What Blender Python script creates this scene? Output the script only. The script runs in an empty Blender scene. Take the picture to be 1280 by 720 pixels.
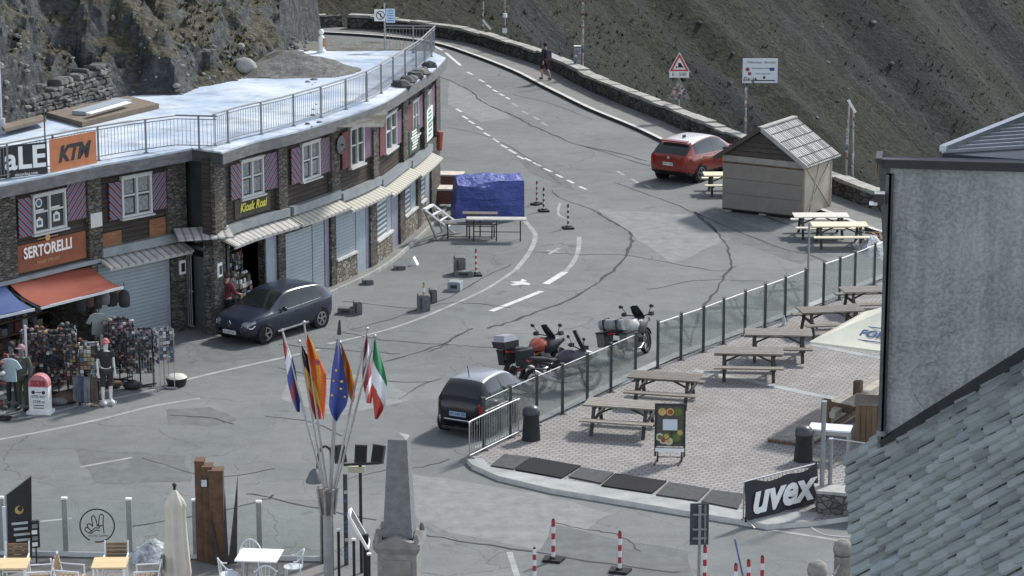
import bpy, bmesh, math, random
import numpy as np
from mathutils import Vector, Matrix, noise
random.seed(7)
R = math.radians
SC = bpy.context.scene
COL = SC.collection
F = 3378.0; PIT = R(13.0); H = 19.5
CP, SP = math.cos(PIT), math.sin(PIT)

# ---- survey helpers: turn a bearing of the survey photo into a point of the place
def ray(u, v):
    x = (u - 640.0) / F; y = (360.0 - v) / F
    return Vector((x, CP + y * SP, -SP + y * CP))
def G(u, v, z=0.0):
    d = ray(u, v); t = (z - H) / d.z
    return Vector((d.x * t, d.y * t, z))
def YP(u, v, y):
    d = ray(u, v); t = y / d.y
    return Vector((d.x * t, y, H + d.z * t))

# ---- materials
MATS = {}
def mat(name, col, rough=0.75, metal=0.0, n=0.25, ns=6.0, bump=0.0, bs=None, emis=None, alpha=None, spec=0.35, scale=(1, 1, 1), col2=None):
    if name in MATS: return MATS[name]
    m = bpy.data.materials.new(name); m.use_nodes = True; MATS[name] = m
    nt = m.node_tree; N = nt.nodes; L = nt.links
    b = N['Principled BSDF']
    b.inputs['Roughness'].default_value = rough
    b.inputs['Metallic'].default_value = metal
    b.inputs['Specular IOR Level'].default_value = spec
    tc = N.new('ShaderNodeTexCoord'); mp = N.new('ShaderNodeMapping'); mp.inputs['Scale'].default_value = scale
    L.new(tc.outputs['Object'], mp.inputs['Vector'])
    if n > 0:
        t = N.new('ShaderNodeTexNoise'); t.inputs['Scale'].default_value = ns; t.inputs['Detail'].default_value = 6; t.inputs['Roughness'].default_value = .65
        L.new(mp.outputs['Vector'], t.inputs['Vector'])
        r = N.new('ShaderNodeValToRGB')
        r.color_ramp.elements[0].position = .3; r.color_ramp.elements[1].position = .7
        c2 = col2 or tuple(min(1, c * (1 + n)) for c in col)
        c1 = tuple(c * (1 - n) for c in col) if not col2 else col
        r.color_ramp.elements[0].color = (*c1, 1); r.color_ramp.elements[1].color = (*c2, 1)
        L.new(t.outputs['Fac'], r.inputs['Fac']); L.new(r.outputs['Color'], b.inputs['Base Color'])
    else:
        b.inputs['Base Color'].default_value = (*col, 1)
    if bump > 0:
        t2 = N.new('ShaderNodeTexNoise'); t2.inputs['Scale'].default_value = bs or ns * 3; t2.inputs['Detail'].default_value = 5
        L.new(mp.outputs['Vector'], t2.inputs['Vector'])
        bp = N.new('ShaderNodeBump'); bp.inputs['Strength'].default_value = 1; bp.inputs['Distance'].default_value = bump
        L.new(t2.outputs['Fac'], bp.inputs['Height']); L.new(bp.outputs['Normal'], b.inputs['Normal'])
    return m

class NT:
    """tiny node builder"""
    def __init__(s, name, rough=.8):
        s.m = bpy.data.materials.new(name); s.m.use_nodes = True; MATS[name] = s.m
        s.t = s.m.node_tree; s.b = s.t.nodes['Principled BSDF']; s.b.inputs['Roughness'].default_value = rough
        s.b.inputs['Specular IOR Level'].default_value = .3
        s.tc = s.t.nodes.new('ShaderNodeTexCoord').outputs['Object']
    def n(s, kind, props=None, **ins):
        nd = s.t.nodes.new('ShaderNode' + kind)
        for k, v in (props or {}).items(): setattr(nd, k, v)
        for k, v in ins.items():
            key = int(k[1:]) if k[0] == '_' else k.replace('_', ' ')
            if isinstance(v, bpy.types.NodeSocket): s.t.links.new(v, nd.inputs[key])
            else: nd.inputs[key].default_value = v
        return nd
    def mapping(s, scale=(1, 1, 1), rot=(0, 0, 0), src=None):
        return s.n('Mapping', Vector=src or s.tc, Scale=scale, Rotation=rot).outputs[0]
    def noise(s, vec, scale, detail=6, rough=.6):
        return s.n('TexNoise', Vector=vec, Scale=scale, Detail=float(detail), Roughness=rough).outputs[0]
    def ramp(s, fac, stops):
        nd = s.n('ValToRGB', Fac=fac); e = nd.color_ramp.elements
        while len(e) < len(stops): e.new(.5)
        for i, (p, c) in enumerate(stops):
            e[i].position = p; e[i].color = (*c, 1) if not isinstance(c, (int, float)) else (c, c, c, 1)
        return nd.outputs[0]
    def mix(s, fac, a, b, mode='MIX'):
        nd = s.t.nodes.new('ShaderNodeMix'); nd.data_type = 'RGBA'; nd.blend_type = mode
        for k, v in ((0, fac), (6, a), (7, b)):
            if isinstance(v, bpy.types.NodeSocket): s.t.links.new(v, nd.inputs[k])
            elif k == 0: nd.inputs[k].default_value = v
            else: nd.inputs[k].default_value = (*v, 1)
        return nd.outputs[2]
    def math(s, op, a, b=0.0):
        nd = s.t.nodes.new('ShaderNodeMath'); nd.operation = op
        for k, v in ((0, a), (1, b)):
            if isinstance(v, bpy.types.NodeSocket): s.t.links.new(v, nd.inputs[k])
            else: nd.inputs[k].default_value = v
        return nd.outputs[0]
    def out(s, col=None, height=None, dist=.02, rough=None):
        if col is not None: s.t.links.new(col, s.b.inputs['Base Color'])
        if rough is not None: s.t.links.new(rough, s.b.inputs['Roughness'])
        if height is not None:
            bp = s.n('Bump', Height=height, Distance=dist, Strength=1.0)
            s.t.links.new(bp.outputs[0], s.b.inputs['Normal'])
        return s.m

def stone_mat(name, scale, cols, mortar, edge=.06, dist=.03, zs=1.6):
    t = NT(name, .9)
    v = t.mapping((1, 1, zs))
    wob = t.n('TexNoise', Vector=v, Scale=scale * 1.5, Detail=2.0)
    v2 = t.n('VectorMath', {'operation': 'MULTIPLY_ADD'}, _0=wob.outputs[1], _1=(.25 / scale,) * 3, _2=v).outputs[0]
    vo = t.n('TexVoronoi', Vector=v2, Scale=scale)
    ve = t.n('TexVoronoi', {'feature': 'DISTANCE_TO_EDGE'}, Vector=v2, Scale=scale)
    sep = t.n('SeparateColor', Color=vo.outputs['Color']).outputs[0]
    k = len(cols) - 1
    c = t.ramp(sep, [(i / max(k, 1), cc) for i, cc in enumerate(cols)])
    nz = t.noise(v, scale * 5, 6, .7)
    c = t.mix(.55, c, t.ramp(nz, [(.3, .35), (.7, 1.0)]), 'MULTIPLY')
    e = t.ramp(ve.outputs[0], [(0.0, 0.0), (edge, 1.0)])
    c = t.mix(e, mortar, c)
    hgt = t.math('ADD', e, t.math('MULTIPLY', nz, .5))
    return t.out(c, hgt, dist)

def text_mat(*a, **k): return mat(*a, **k)

# ---- mesh builder
class MB:
    def __init__(s, M=None): s.v = []; s.f = []; s.mi = []; s.M = M or Matrix.Identity(4); s.sm = []
    def add(s, vs, fs, mi=0, sm=False):
        o = len(s.v); s.v += [s.M @ Vector(p) for p in vs]
        for f in fs: s.f.append([i + o for i in f]); s.mi.append(mi); s.sm.append(sm)
        return s
    def box(s, c, d, mi=0, rz=0, T=None):
        x, y, z = d[0] / 2, d[1] / 2, d[2] / 2
        P = [Vector(p) for p in ((-x, -y, -z), (x, -y, -z), (x, y, -z), (-x, y, -z), (-x, -y, z), (x, -y, z), (x, y, z), (-x, y, z))]
        m = Matrix.Rotation(rz, 4, 'Z') if T is None else T
        P = [m @ p + Vector(c) for p in P]
        return s.add(P, [(3, 2, 1, 0), (4, 5, 6, 7), (0, 1, 5, 4), (1, 2, 6, 5), (2, 3, 7, 6), (3, 0, 4, 7)], mi)
    def beam(s, p, q, w, h, mi=0, up=(0, 0, 1)):
        p, q = Vector(p), Vector(q); d = q - p; L = d.length; d.normalize(); up = Vector(up)
        if abs(d.dot(up)) > .98: up = Vector((1, 0, 0))
        sd = d.cross(up).normalized(); u = sd.cross(d)
        T = Matrix((sd, d, u)).transposed().to_4x4()
        return s.box((p + q) / 2, (w, L, h), mi, T=T)
    def tube(s, p, q, r, r2=None, n=8, mi=0, cap=True):
        r2 = r if r2 is None else r2
        p, q = Vector(p), Vector(q); d = (q - p).normalized()
        a = d.orthogonal().normalized(); b = d.cross(a)
        vs = []
        for c, rr in ((p, r), (q, r2)):
            for i in range(n):
                t = 2 * math.pi * i / n
                vs.append(c + (a * math.cos(t) + b * math.sin(t)) * rr)
        s.add(vs, [(i, (i + 1) % n, n + (i + 1) % n, n + i) for i in range(n)], mi, n > 6)
        if cap: s.add(vs, [tuple(range(n - 1, -1, -1)), tuple(range(n, 2 * n))], mi)
        return s
    def path(s, pts, r, n=6, mi=0):
        for a, b in zip(pts, pts[1:]): s.tube(a, b, r, n=n, mi=mi)
        return s
    def lathe(s, prof, c=(0, 0, 0), n=16, mi=0, sm=True, axis='Z', ang=0):
        c = Vector(c); vs = []
        for (r, z) in prof:
            for i in range(n):
                t = 2 * math.pi * i / n + ang
                if axis == 'Z': vs.append(c + Vector((r * math.cos(t), r * math.sin(t), z)))
                elif axis == 'Y': vs.append(c + Vector((r * math.cos(t), z, r * math.sin(t))))
                else: vs.append(c + Vector((z, r * math.cos(t), r * math.sin(t))))
        fs = []
        for k in range(len(prof) - 1):
            for i in range(n):
                j = (i + 1) % n; fs.append((k * n + i, k * n + j, (k + 1) * n + j, (k + 1) * n + i))
        s.add(vs, fs, mi, sm)
        s.add(vs, [tuple(range(n - 1, -1, -1)), tuple(range((len(prof) - 1) * n, len(prof) * n))], mi)
        return s
    def prism(s, pts, dvec, mi=0):
        """planar outline (3d pts) extruded by dvec"""
        n = len(pts); d = Vector(dvec); P = [Vector(p) for p in pts]
        vs = P + [p + d for p in P]
        return s.add(vs, [tuple(range(n - 1, -1, -1)), tuple(range(n, 2 * n))] + [(i, (i + 1) % n, n + (i + 1) % n, n + i) for i in range(n)], mi)
    def quad(s, *p, mi=0): return s.add(p, [tuple(range(len(p)))], mi)
    def sphere(s, c, r, n=10, m=7, mi=0, sc=(1, 1, 1)):
        prof = [(max(1e-4, r * math.sin(math.pi * k / m)), -r * math.cos(math.pi * k / m)) for k in range(m + 1)]
        o = len(s.v); s.lathe(prof, (0, 0, 0), n, mi)
        Mi = s.M.inverted()
        for i in range(o, len(s.v)):
            p = Mi @ s.v[i]; s.v[i] = s.M @ (Vector((p.x * sc[0], p.y * sc[1], p.z * sc[2])) + Vector(c))
        return s
    def build(s, name, mats, parent=None, fix=True):
        me = bpy.data.meshes.new(name)
        me.from_pydata([tuple(v) for v in s.v], [], s.f)
        if not isinstance(mats, (list, tuple)): mats = [mats]
        for m in mats: me.materials.append(m)
        me.polygons.foreach_set('material_index', s.mi); me.polygons.foreach_set('use_smooth', s.sm)
        if fix:
            bm = bmesh.new(); bm.from_mesh(me); bmesh.ops.recalc_face_normals(bm, faces=bm.faces); bm.to_mesh(me); bm.free()
        me.update()
        o = bpy.data.objects.new(name, me); COL.objects.link(o)
        if parent: o.parent = parent
        return o

def tag(o, label=None, cat=None, group=None, kind=None):
    if label: o['label'] = label
    if cat: o['category'] = cat
    if group: o['group'] = group
    if kind: o['kind'] = kind
    return o
def thing(name, label, cat, loc=(0, 0, 0), rz=0, group=None):
    o = bpy.data.objects.new(name, None); COL.objects.link(o); o.empty_display_size = .2
    o.location = loc; o.rotation_euler = (0, 0, rz)
    return tag(o, label, cat, group)
def kids(o): return [c for c in COL.objects if c.parent is o]
def dup(root, loc, rz, label=None):
    r = root.copy(); COL.objects.link(r); r.location = loc; r.rotation_euler = (0, 0, rz)
    if label: r['label'] = label
    for ch in kids(root):
        c = ch.copy(); COL.objects.link(c); c.parent = r
        for g in kids(ch):
            d = g.copy(); COL.objects.link(d); d.parent = c
    return r
def ribbon(pts, w, z):
    """flat strip polyline; pts 2d/3d, returns MB"""
    m = MB(); P = [Vector((p[0], p[1], z)) for p in pts]; n = len(P); L = []; Rr = []
    for i in range(n):
        d = (P[min(i + 1, n - 1)] - P[max(i - 1, 0)]).normalized(); s = Vector((-d.y, d.x, 0))
        ww = w[i] if isinstance(w, (list, tuple)) else w
        L.append(P[i] + s * ww / 2); Rr.append(P[i] - s * ww / 2)
    m.add(L + Rr, [(i, i + 1, n + i + 1, n + i) for i in range(n - 1)])
    return m
def smooth(pts, k=6):
    """catmull-rom through points (tuples)"""
    P = [Vector(p) for p in pts]; out = []
    for i in range(len(P) - 1):
        a, b, c, d = P[max(i - 1, 0)], P[i], P[i + 1], P[min(i + 2, len(P) - 1)]
        for j in range(k):
            t = j / k
            out.append(.5 * ((2 * b) + (c - a) * t + (2 * a - 5 * b + 4 * c - d) * t * t + (3 * b - a - 3 * c + d) * t ** 3))
    out.append(P[-1]); return out
def text(body, size, M, m, name='lettering', parent=None, ext=.004, ax='CENTER', shear=0, bold=0, sx=1.0):
    cu = bpy.data.curves.new(name, 'FONT'); cu.body = body; cu.size = size; cu.extrude = ext; cu.align_x = ax; cu.align_y = 'CENTER'; cu.shear = shear; cu.offset = bold
    cu.resolution_u = 3
    tmp = bpy.data.objects.new('t', cu); COL.objects.link(tmp)
    dg = bpy.context.evaluated_depsgraph_get(); me = bpy.data.meshes.new_from_object(tmp.evaluated_get(dg)); me.name = name
    bpy.data.objects.remove(tmp); me.materials.clear(); me.materials.append(m)
    me.transform(Matrix.Diagonal((sx, 1, 1, 1))); me.transform(M)
    o = bpy.data.objects.new(name, me); COL.objects.link(o)
    if parent: o.parent = parent
    return o
def frame(o, xd, nd):
    """matrix: local x along xd, local z along nd (out of the board), y = up"""
    x = Vector(xd).normalized(); z = Vector(nd).normalized(); y = z.cross(x).normalized(); x = y.cross(z)
    return Matrix.Translation(Vector(o)) @ Matrix((x, y, z)).transposed().to_4x4()

# ---- common materials
WHITE = mat('white_paint', (.72, .73, .72), .5, n=.06)
BLACKM = mat('black_metal', (.02, .02, .022), .45, n=.2)
STEEL = mat('galvanised_steel', (.38, .39, .40), .38, metal=.8, n=.2, ns=9)
DSTEEL = mat('dark_steel', (.055, .058, .06), .5, metal=.3, n=.25)
GREYM = mat('grey_metal', (.22, .23, .24), .5, metal=.4, n=.15)
RUBBER = mat('rubber', (.014, .014, .015), .85, n=.2)
GLASSD = mat('window_glass', (.035, .042, .046), .08, n=0, spec=.7)
CHROME = mat('chrome', (.65, .66, .68), .15, metal=1, n=0)
CONC = mat('concrete', (.30, .30, .285), .9, n=.25, ns=3, bump=.006, bs=20)
LCONC = mat('light_concrete', (.46, .46, .44), .85, n=.2, ns=3, bump=.004)
REDP = mat('red_plastic', (.42, .05, .06), .5, n=.15)
WOODW = mat('weathered_wood', (.17, .155, .135), .85, n=.45, ns=4, scale=(1, 9, 9), bump=.004)
_n = WOODW.node_tree; _b = _n.nodes['Principled BSDF']; _src = _b.inputs['Base Color'].links[0].from_socket
_oi = _n.nodes.new('ShaderNodeObjectInfo'); _mr = _n.nodes.new('ShaderNodeMapRange'); _mr.inputs['To Min'].default_value = .72; _mr.inputs['To Max'].default_value = 1.25; _n.links.new(_oi.outputs['Random'], _mr.inputs['Value'])
_vm = _n.nodes.new('ShaderNodeVectorMath'); _vm.operation = 'SCALE'; _n.links.new(_src, _vm.inputs[0]); _n.links.new(_mr.outputs[0], _vm.inputs['Scale']); _n.links.new(_vm.outputs[0], _b.inputs['Base Color'])
WOODL = mat('light_wood', (.50, .39, .21), .65, n=.2, ns=3, scale=(1, 8, 8))
WOODB = mat('brown_wood', (.115, .075, .045), .75, n=.4, ns=3, scale=(1, 1, .2), bump=.004)
def clearglass(name, col, rough=.02, tint=.9, frost=.05):
    t = NT(name, rough); N = t.t.nodes; L = t.t.links
    tr = t.n('BsdfTransparent', Color=(*col, 1)); gl = t.n('BsdfGlossy', Roughness=.03); df = t.n('BsdfDiffuse', Color=(.72, .80, .78, 1))
    fr = t.n('Fresnel', IOR=1.35)
    m1 = t.n('MixShader', Fac=frost, _1=tr.outputs[0], _2=df.outputs[0])
    m2 = t.n('MixShader', Fac=t.math('MULTIPLY', fr.outputs[0], .6), _1=m1.outputs[0], _2=gl.outputs[0])
    L.new(m2.outputs[0], N['Material Output'].inputs['Surface'])
    return t.m
PANE = clearglass('balustrade_glass', (.94, .97, .96), frost=.06); PANEC = clearglass('clear_glass', (.965, .98, .975), frost=.016)

# ---- camera, light
cam = bpy.data.cameras.new('Camera'); camo = bpy.data.objects.new('Camera', cam); COL.objects.link(camo)
cam.sensor_width = 36; cam.lens = F / 1280 * 36; cam.clip_start = 1; cam.clip_end = 2000
camo.location = (0, 0, H); camo.rotation_euler = (math.pi / 2 - PIT, 0, 0); SC.camera = camo
SUN_AZ = R(40); SUN_EL = R(43)     # azimuth clockwise from +Y
w = bpy.data.worlds.new('World'); SC.world = w; w.use_nodes = True
sk = w.node_tree.nodes.new('ShaderNodeTexSky'); sk.sky_type = 'NISHITA'; sk.sun_disc = False
sk.sun_elevation = SUN_EL; sk.sun_rotation = SUN_AZ; sk.altitude = 2700; sk.air_density = 1.0; sk.dust_density = 2.0
hsv = w.node_tree.nodes.new('ShaderNodeHueSaturation'); hsv.inputs['Saturation'].default_value = .44
w.node_tree.links.new(sk.outputs[0], hsv.inputs['Color']); w.node_tree.links.new(hsv.outputs[0], w.node_tree.nodes['Background'].inputs[0]); w.node_tree.nodes['Background'].inputs[1].default_value = .15
sl = bpy.data.lights.new('sun', 'SUN'); so = bpy.data.objects.new('sun', sl); COL.objects.link(so)
sl.energy = 2.2; sl.angle = R(6.0); sl.color = (1, .95, .88)
sd = Vector((math.sin(SUN_AZ) * math.cos(SUN_EL), math.cos(SUN_AZ) * math.cos(SUN_EL), math.sin(SUN_EL)))
so.rotation_euler = sd.to_track_quat('Z', 'Y').to_euler()
SC.view_settings.view_transform = 'Standard'; SC.view_settings.look = 'None'; SC.view_settings.exposure = 1.2; SC.view_settings.gamma = 1
# ================= ground, road, wall, hills, rock =================
WALLPX = [(330, 38), (401, 37.5), (434, 38.5), (480, 41), (545, 50), (590, 58), (640, 74), (681, 88), (717, 107), (752, 124), (820, 152), (852, 166), (905, 188), (975, 219), (1043, 248), (1109, 272), (1200, 296), (1330, 330)]
WALL = [G(*p) for p in WALLPX]
KERBPX = [(330, 40.5), (405, 43), (481, 48), (542, 56), (590, 71), (641, 91), (674, 108), (702, 122), (739, 140), (790, 161), (828, 179), (880, 204), (960, 240), (1040, 272), (1120, 300), (1320, 350)]
KERB = smooth([G(*p) for p in KERBPX], 4)
def sdist(x, y, line):
    """signed distance arrays to a polyline; + on the outer (far/right) side"""
    best = np.full(x.shape, 1e9); sg = np.ones(x.shape)
    for a, b in zip(line, line[1:]):
        dx, dy = b.x - a.x, b.y - a.y; L2 = dx * dx + dy * dy
        t = np.clip(((x - a.x) * dx + (y - a.y) * dy) / L2, 0, 1)
        d = np.hypot(x - a.x - t * dx, y - a.y - t * dy)
        c = dx * (y - a.y) - dy * (x - a.x)
        m = d < best - 1e-9; best = np.where(m, d, best); sg = np.where(m, np.where(c > 0, 1, -1), sg)
    return best * sg
def fbm(x, y, z, o=5): return noise.fractal(Vector((x, y, z)), .9, 2.0, o)
def grid_mesh(name, X, Y, Z, m, smooth_=True):
    ny, nx = X.shape; me = bpy.data.meshes.new(name)
    V = np.stack([X, Y, Z], -1).reshape(-1, 3)
    i = np.arange(ny * nx).reshape(ny, nx); Q = np.stack([i[:-1, :-1], i[:-1, 1:], i[1:, 1:], i[1:, :-1]], -1).reshape(-1, 4)
    me.from_pydata(V.tolist(), [], Q.tolist()); me.materials.append(m)
    me.polygons.foreach_set('use_smooth', [smooth_] * len(me.polygons)); me.update()
    o = bpy.data.objects.new(name, me); COL.objects.link(o); return o

# hill material: dark scree and thin grass, streaked down the fall line
t = NT('hillside', .95)
v = t.mapping((1, 1, 1), (0, 0, R(45)))
vs_ = t.n('VectorMath', {'operation': 'MULTIPLY'}, _0=v, _1=(.05, 1.0, .05)).outputs[0]
vl = t.n('VectorMath', {'operation': 'MULTIPLY'}, _0=v, _1=(.02, .20, .02)).outputs[0]
st1 = t.noise(vs_, .9, 7, .7); st2 = t.noise(vl, .55, 5, .6); fine = t.noise(t.tc, 3.2, 8, .75); big = t.noise(t.tc, .045, 4, .5)
scree = t.ramp(st1, [(.32, (.017, .020, .023)), (.5, (.032, .036, .038)), (.66, (.072, .077, .080))])
grass = t.ramp(fine, [(.3, (.014, .017, .009)), (.55, (.036, .038, .020)), (.75, (.066, .061, .036))])
gm = t.ramp(t.math('ADD', t.math('MULTIPLY', st2, .6), t.math('MULTIPLY', big, .5)), [(.50, 0.0), (.62, .8)])
c = t.mix(gm, scree, grass)
sepx = t.n('SeparateXYZ', Vector=t.tc)
near = t.ramp(t.math('MULTIPLY_ADD', sepx.outputs[0], -.03) if False else t.math('MULTIPLY_ADD', sepx.outputs[0], .04), [(0.0, 1.0), (.62, 0.0)])
br = t.ramp(fine, [(.3, (.020, .020, .012)), (.55, (.052, .048, .030)), (.75, (.095, .085, .058))])
c = t.mix(t.math('MULTIPLY', near, .75), c, br)
c = t.mix(.8, c, t.ramp(fine, [(.3, .3), (.7, 1.7)]), 'MULTIPLY')
spk = t.ramp(t.n('TexVoronoi', Vector=t.tc, Scale=1.1).outputs[0], [(0.0, 1.0), (.10, 0.0)])
c = t.mix(t.math('MULTIPLY', spk, .30), c, (.16, .16, .155))
HILL = t.out(c, t.math('ADD', fine, t.math('MULTIPLY', st1, 1.2)), .5)

gx = np.arange(-110, 190, 1.25); gy = np.arange(10, 440, 1.25); X, Y = np.meshgrid(gx, gy)
D = sdist(X, Y, WALL)
hill = -1.2 - .50 * (X + 6) + .50 * (Y - 158)
u = (X * .7071 + Y * .7071)   # across the fall line
nz = np.zeros_like(X)
for j in range(X.shape[0]):
    for i in range(X.shape[1]):
        if D[j, i] > 2: nz[j, i] = 1.6 * fbm(X[j, i] * .03, Y[j, i] * .03, 3.1, 5) + 2.2 * noise.noise((u[j, i] * .13, (X[j, i] - Y[j, i]) * .012, 0)) + 1.1 * noise.noise((u[j, i] * .42, (X[j, i] - Y[j, i]) * .025, 7)) + .3 * fbm(X[j, i] * .3, Y[j, i] * .3, 1, 3)
drop = -.55 - .62 * np.clip(D - .8, 0, None)
out = np.maximum(drop, hill + nz * np.clip((D - 2) / 12, 0, 1))
Z = np.where(D > .35, out, -.3)
terr = grid_mesh('ground', X, Y, Z, HILL); tag(terr, 'steep scree and grass mountainside behind the road wall', kind='structure')

HX, HY, HZ, HD = X, Y, Z, D
# asphalt
t = NT('asphalt', .9)
a1 = t.noise(t.tc, .22, 5, .6); a2 = t.noise(t.tc, 1.6, 6, .65); a3 = t.noise(t.tc, 14, 4, .7)
c = t.ramp(a1, [(.3, (.124, .135, .134)), (.7, (.170, .180, .176))])
c = t.mix(.6, c, t.ramp(a2, [(.3, .78), (.7, 1.12)]), 'MULTIPLY'); c = t.mix(.5, c, t.ramp(a3, [(.3, .75), (.7, 1.2)]), 'MULTIPLY')
cw = t.n('TexNoise', Vector=t.tc, Scale=.6, Detail=4.0)
cv = t.n('VectorMath', {'operation': 'MULTIPLY_ADD'}, _0=cw.outputs[1], _1=(1.8, 1.8, 0), _2=t.tc).outputs[0]
ce = t.n('TexVoronoi', {'feature': 'DISTANCE_TO_EDGE', 'voronoi_dimensions': '2D'}, Vector=cv, Scale=.33).outputs[0]
cm = t.math('MULTIPLY', t.ramp(ce, [(0.0, 1.0), (.012, 0.0)]), t.ramp(t.noise(t.tc, .12, 3), [(.42, 0.0), (.58, .7)]))
c = t.mix(cm, c, (.045, .047, .05))
ce2 = t.n('TexVoronoi', {'feature': 'DISTANCE_TO_EDGE', 'voronoi_dimensions': '2D'}, Vector=cv, Scale=.95).outputs[0]
c = t.mix(t.math('MULTIPLY', t.ramp(ce2, [(0.0, 1.0), (.022, 0.0)]), t.ramp(t.noise(t.mapping((1, 1, 1)), .21, 4), [(.5, 0.0), (.62, .6)])), c, (.055, .058, .06))
pv = t.n('TexVoronoi', {'voronoi_dimensions': '2D', 'distance': 'CHEBYCHEV'}, Vector=t.mapping((.10, .22, 1), (0, 0, R(35))), Scale=1.0).outputs['Color']
c = t.mix(.35, c, t.ramp(t.n('SeparateColor', Color=pv).outputs[0], [(.0, .72), (.25, .95), (1.0, 1.08)]), 'MULTIPLY')
st = t.ramp(t.noise(t.tc, .9, 3, .5), [(.66, 0.0), (.72, .45)]); c = t.mix(st, c, (.075, .08, .082))
tyre = t.ramp(t.noise(t.mapping((.25, 1.3, 1)), .5, 4), [(.55, 0.0), (.75, .35)])
c = t.mix(tyre, c, (.10, .104, .108))
ASPH = t.out(c, a3, .006)
m = MB(); inner = [Vector((-60, 30, 0)), Vector((60, 30, 0))]
pts = [Vector((p.x, p.y, 0)) for p in KERB]
poly = [Vector((70, 20, 0)), pts[-1] + Vector((20, 0, 0))] + pts[::-1] + [pts[0] + Vector((-40, 0, 0)), Vector((-60, 20, 0))]
m.add(poly, [tuple(range(len(poly)))]); bmo = m.build('road', ASPH); tag(bmo, 'grey cracked asphalt road and square', kind='structure')
bm = bmesh.new(); bm.from_mesh(bmo.data); bmesh.ops.triangulate(bm, faces=bm.faces); bm.to_mesh(bmo.data); bm.free()
for f in bmo.data.polygons:
    if f.normal.z < 0: f.flip()

# pavement between kerb and wall
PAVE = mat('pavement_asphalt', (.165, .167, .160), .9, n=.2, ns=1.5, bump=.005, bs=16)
Ws = smooth(WALL, 8)
def near_on(line, p): return min(line, key=lambda q: (q.x - p.x) ** 2 + (q.y - p.y) ** 2)
K = KERB; n = len(K)
outp = []
for p in K:
    q = near_on(Ws, p); d = (q - p); outp.append(q + d.normalized() * .3)
m = MB()
m.add([Vector((p.x, p.y, .13)) for p in K] + [Vector((p.x, p.y, .13)) for p in outp], [(i, i + 1, n + i + 1, n + i) for i in range(n - 1)])
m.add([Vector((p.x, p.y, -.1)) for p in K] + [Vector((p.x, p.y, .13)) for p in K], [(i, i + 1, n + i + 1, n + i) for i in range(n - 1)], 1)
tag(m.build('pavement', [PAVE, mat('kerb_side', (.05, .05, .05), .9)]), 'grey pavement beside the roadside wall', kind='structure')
m = MB(); rb = ribbon([p + (near_on(Ws, p) - p).normalized() * .10 for p in K], .2, .134); m.v = rb.v; m.f = rb.f; m.mi = rb.mi; m.sm = rb.sm
tag(m.build('kerb', LCONC), 'pale kerb along the road', kind='structure')

# the roadside dry stone wall
WST = stone_mat('wall_stone', 2.6, [(.060, .060, .058), (.11, .11, .10), (.16, .155, .14), (.085, .08, .075)], (.020, .020, .019), .10, .05)
COP = mat('coping_stone', (.29, .285, .26), .9, n=.35, ns=3, bump=.02, bs=9)
def stone_wall(name, line, h, wd, label, base=0):
    th = thing(name, label, 'wall', (0, 0, 0)); L = smooth(line, 10); m = MB(); c = MB(); n = len(L)
    sid = []
    for i in range(n):
        d = (L[min(i + 1, n - 1)] - L[max(i - 1, 0)]); s = Vector((-d.y, d.x, 0)).normalized(); sid.append(s)
    hh = [h + .06 * noise.noise((i * .35, 1, h)) for i in range(n)]
    ring = []
    for i in range(n):
        o = .04 * noise.noise((i * .7, 4, 2))
        ring.append([L[i] + sid[i] * o + Vector((0, 0, base - .1)), L[i] + sid[i] * (o + .03) + Vector((0, 0, hh[i])), L[i] + sid[i] * wd + Vector((0, 0, hh[i])), L[i] + sid[i] * wd + Vector((0, 0, base - 1.2))])
    m.add([p for r in ring for p in r], [(4 * i + k, 4 * i + 4 + k, 4 * i + 5 + k, 4 * i + 1 + k) for i in range(n - 1) for k in range(3)] + [(0, 1, 2, 3), (4 * n - 4, 4 * n - 3, 4 * n - 2, 4 * n - 1)])
    m.build('stonework', WST, th)
    # coping slabs of uneven length
    acc = 0; i0 = 0; random.seed(len(L)); tgt = random.uniform(.7, 1.6)
    for i in range(1, n):
        acc += (L[i] - L[i - 1]).length
        if acc > tgt:
            p, q = L[i0], L[i]; d = (q - p).normalized(); z = max(hh[i0], hh[i]) + .05
            cc = (p + q) / 2 + sid[i] * (wd / 2 + random.uniform(-.03, .03)) + Vector((0, 0, z + random.uniform(-.03, .03)))
            T = Matrix.Rotation(math.atan2(d.y, d.x), 4, 'Z') @ Matrix.Rotation(random.uniform(-.03, .03), 4, 'Y')
            c.box(cc, ((q - p).length - random.uniform(.03, .12), wd + random.uniform(0, .12), random.uniform(.08, .16)), T=T)
            i0 = i; acc = 0; tgt = random.uniform(.7, 1.6)
    c.build('coping', COP, th); return th
stone_wall('stone_wall', WALL[2:], .72, .5, 'long dry stone roadside wall with pale coping running behind the pavement')
stone_wall('stone_wall', [WALL[0], (WALL[0] + WALL[1]) / 2, WALL[1], WALL[2] + Vector((-.3, .8, 0))], .74, .5, 'short far stone wall piece at the bend beside the rock')

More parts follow.
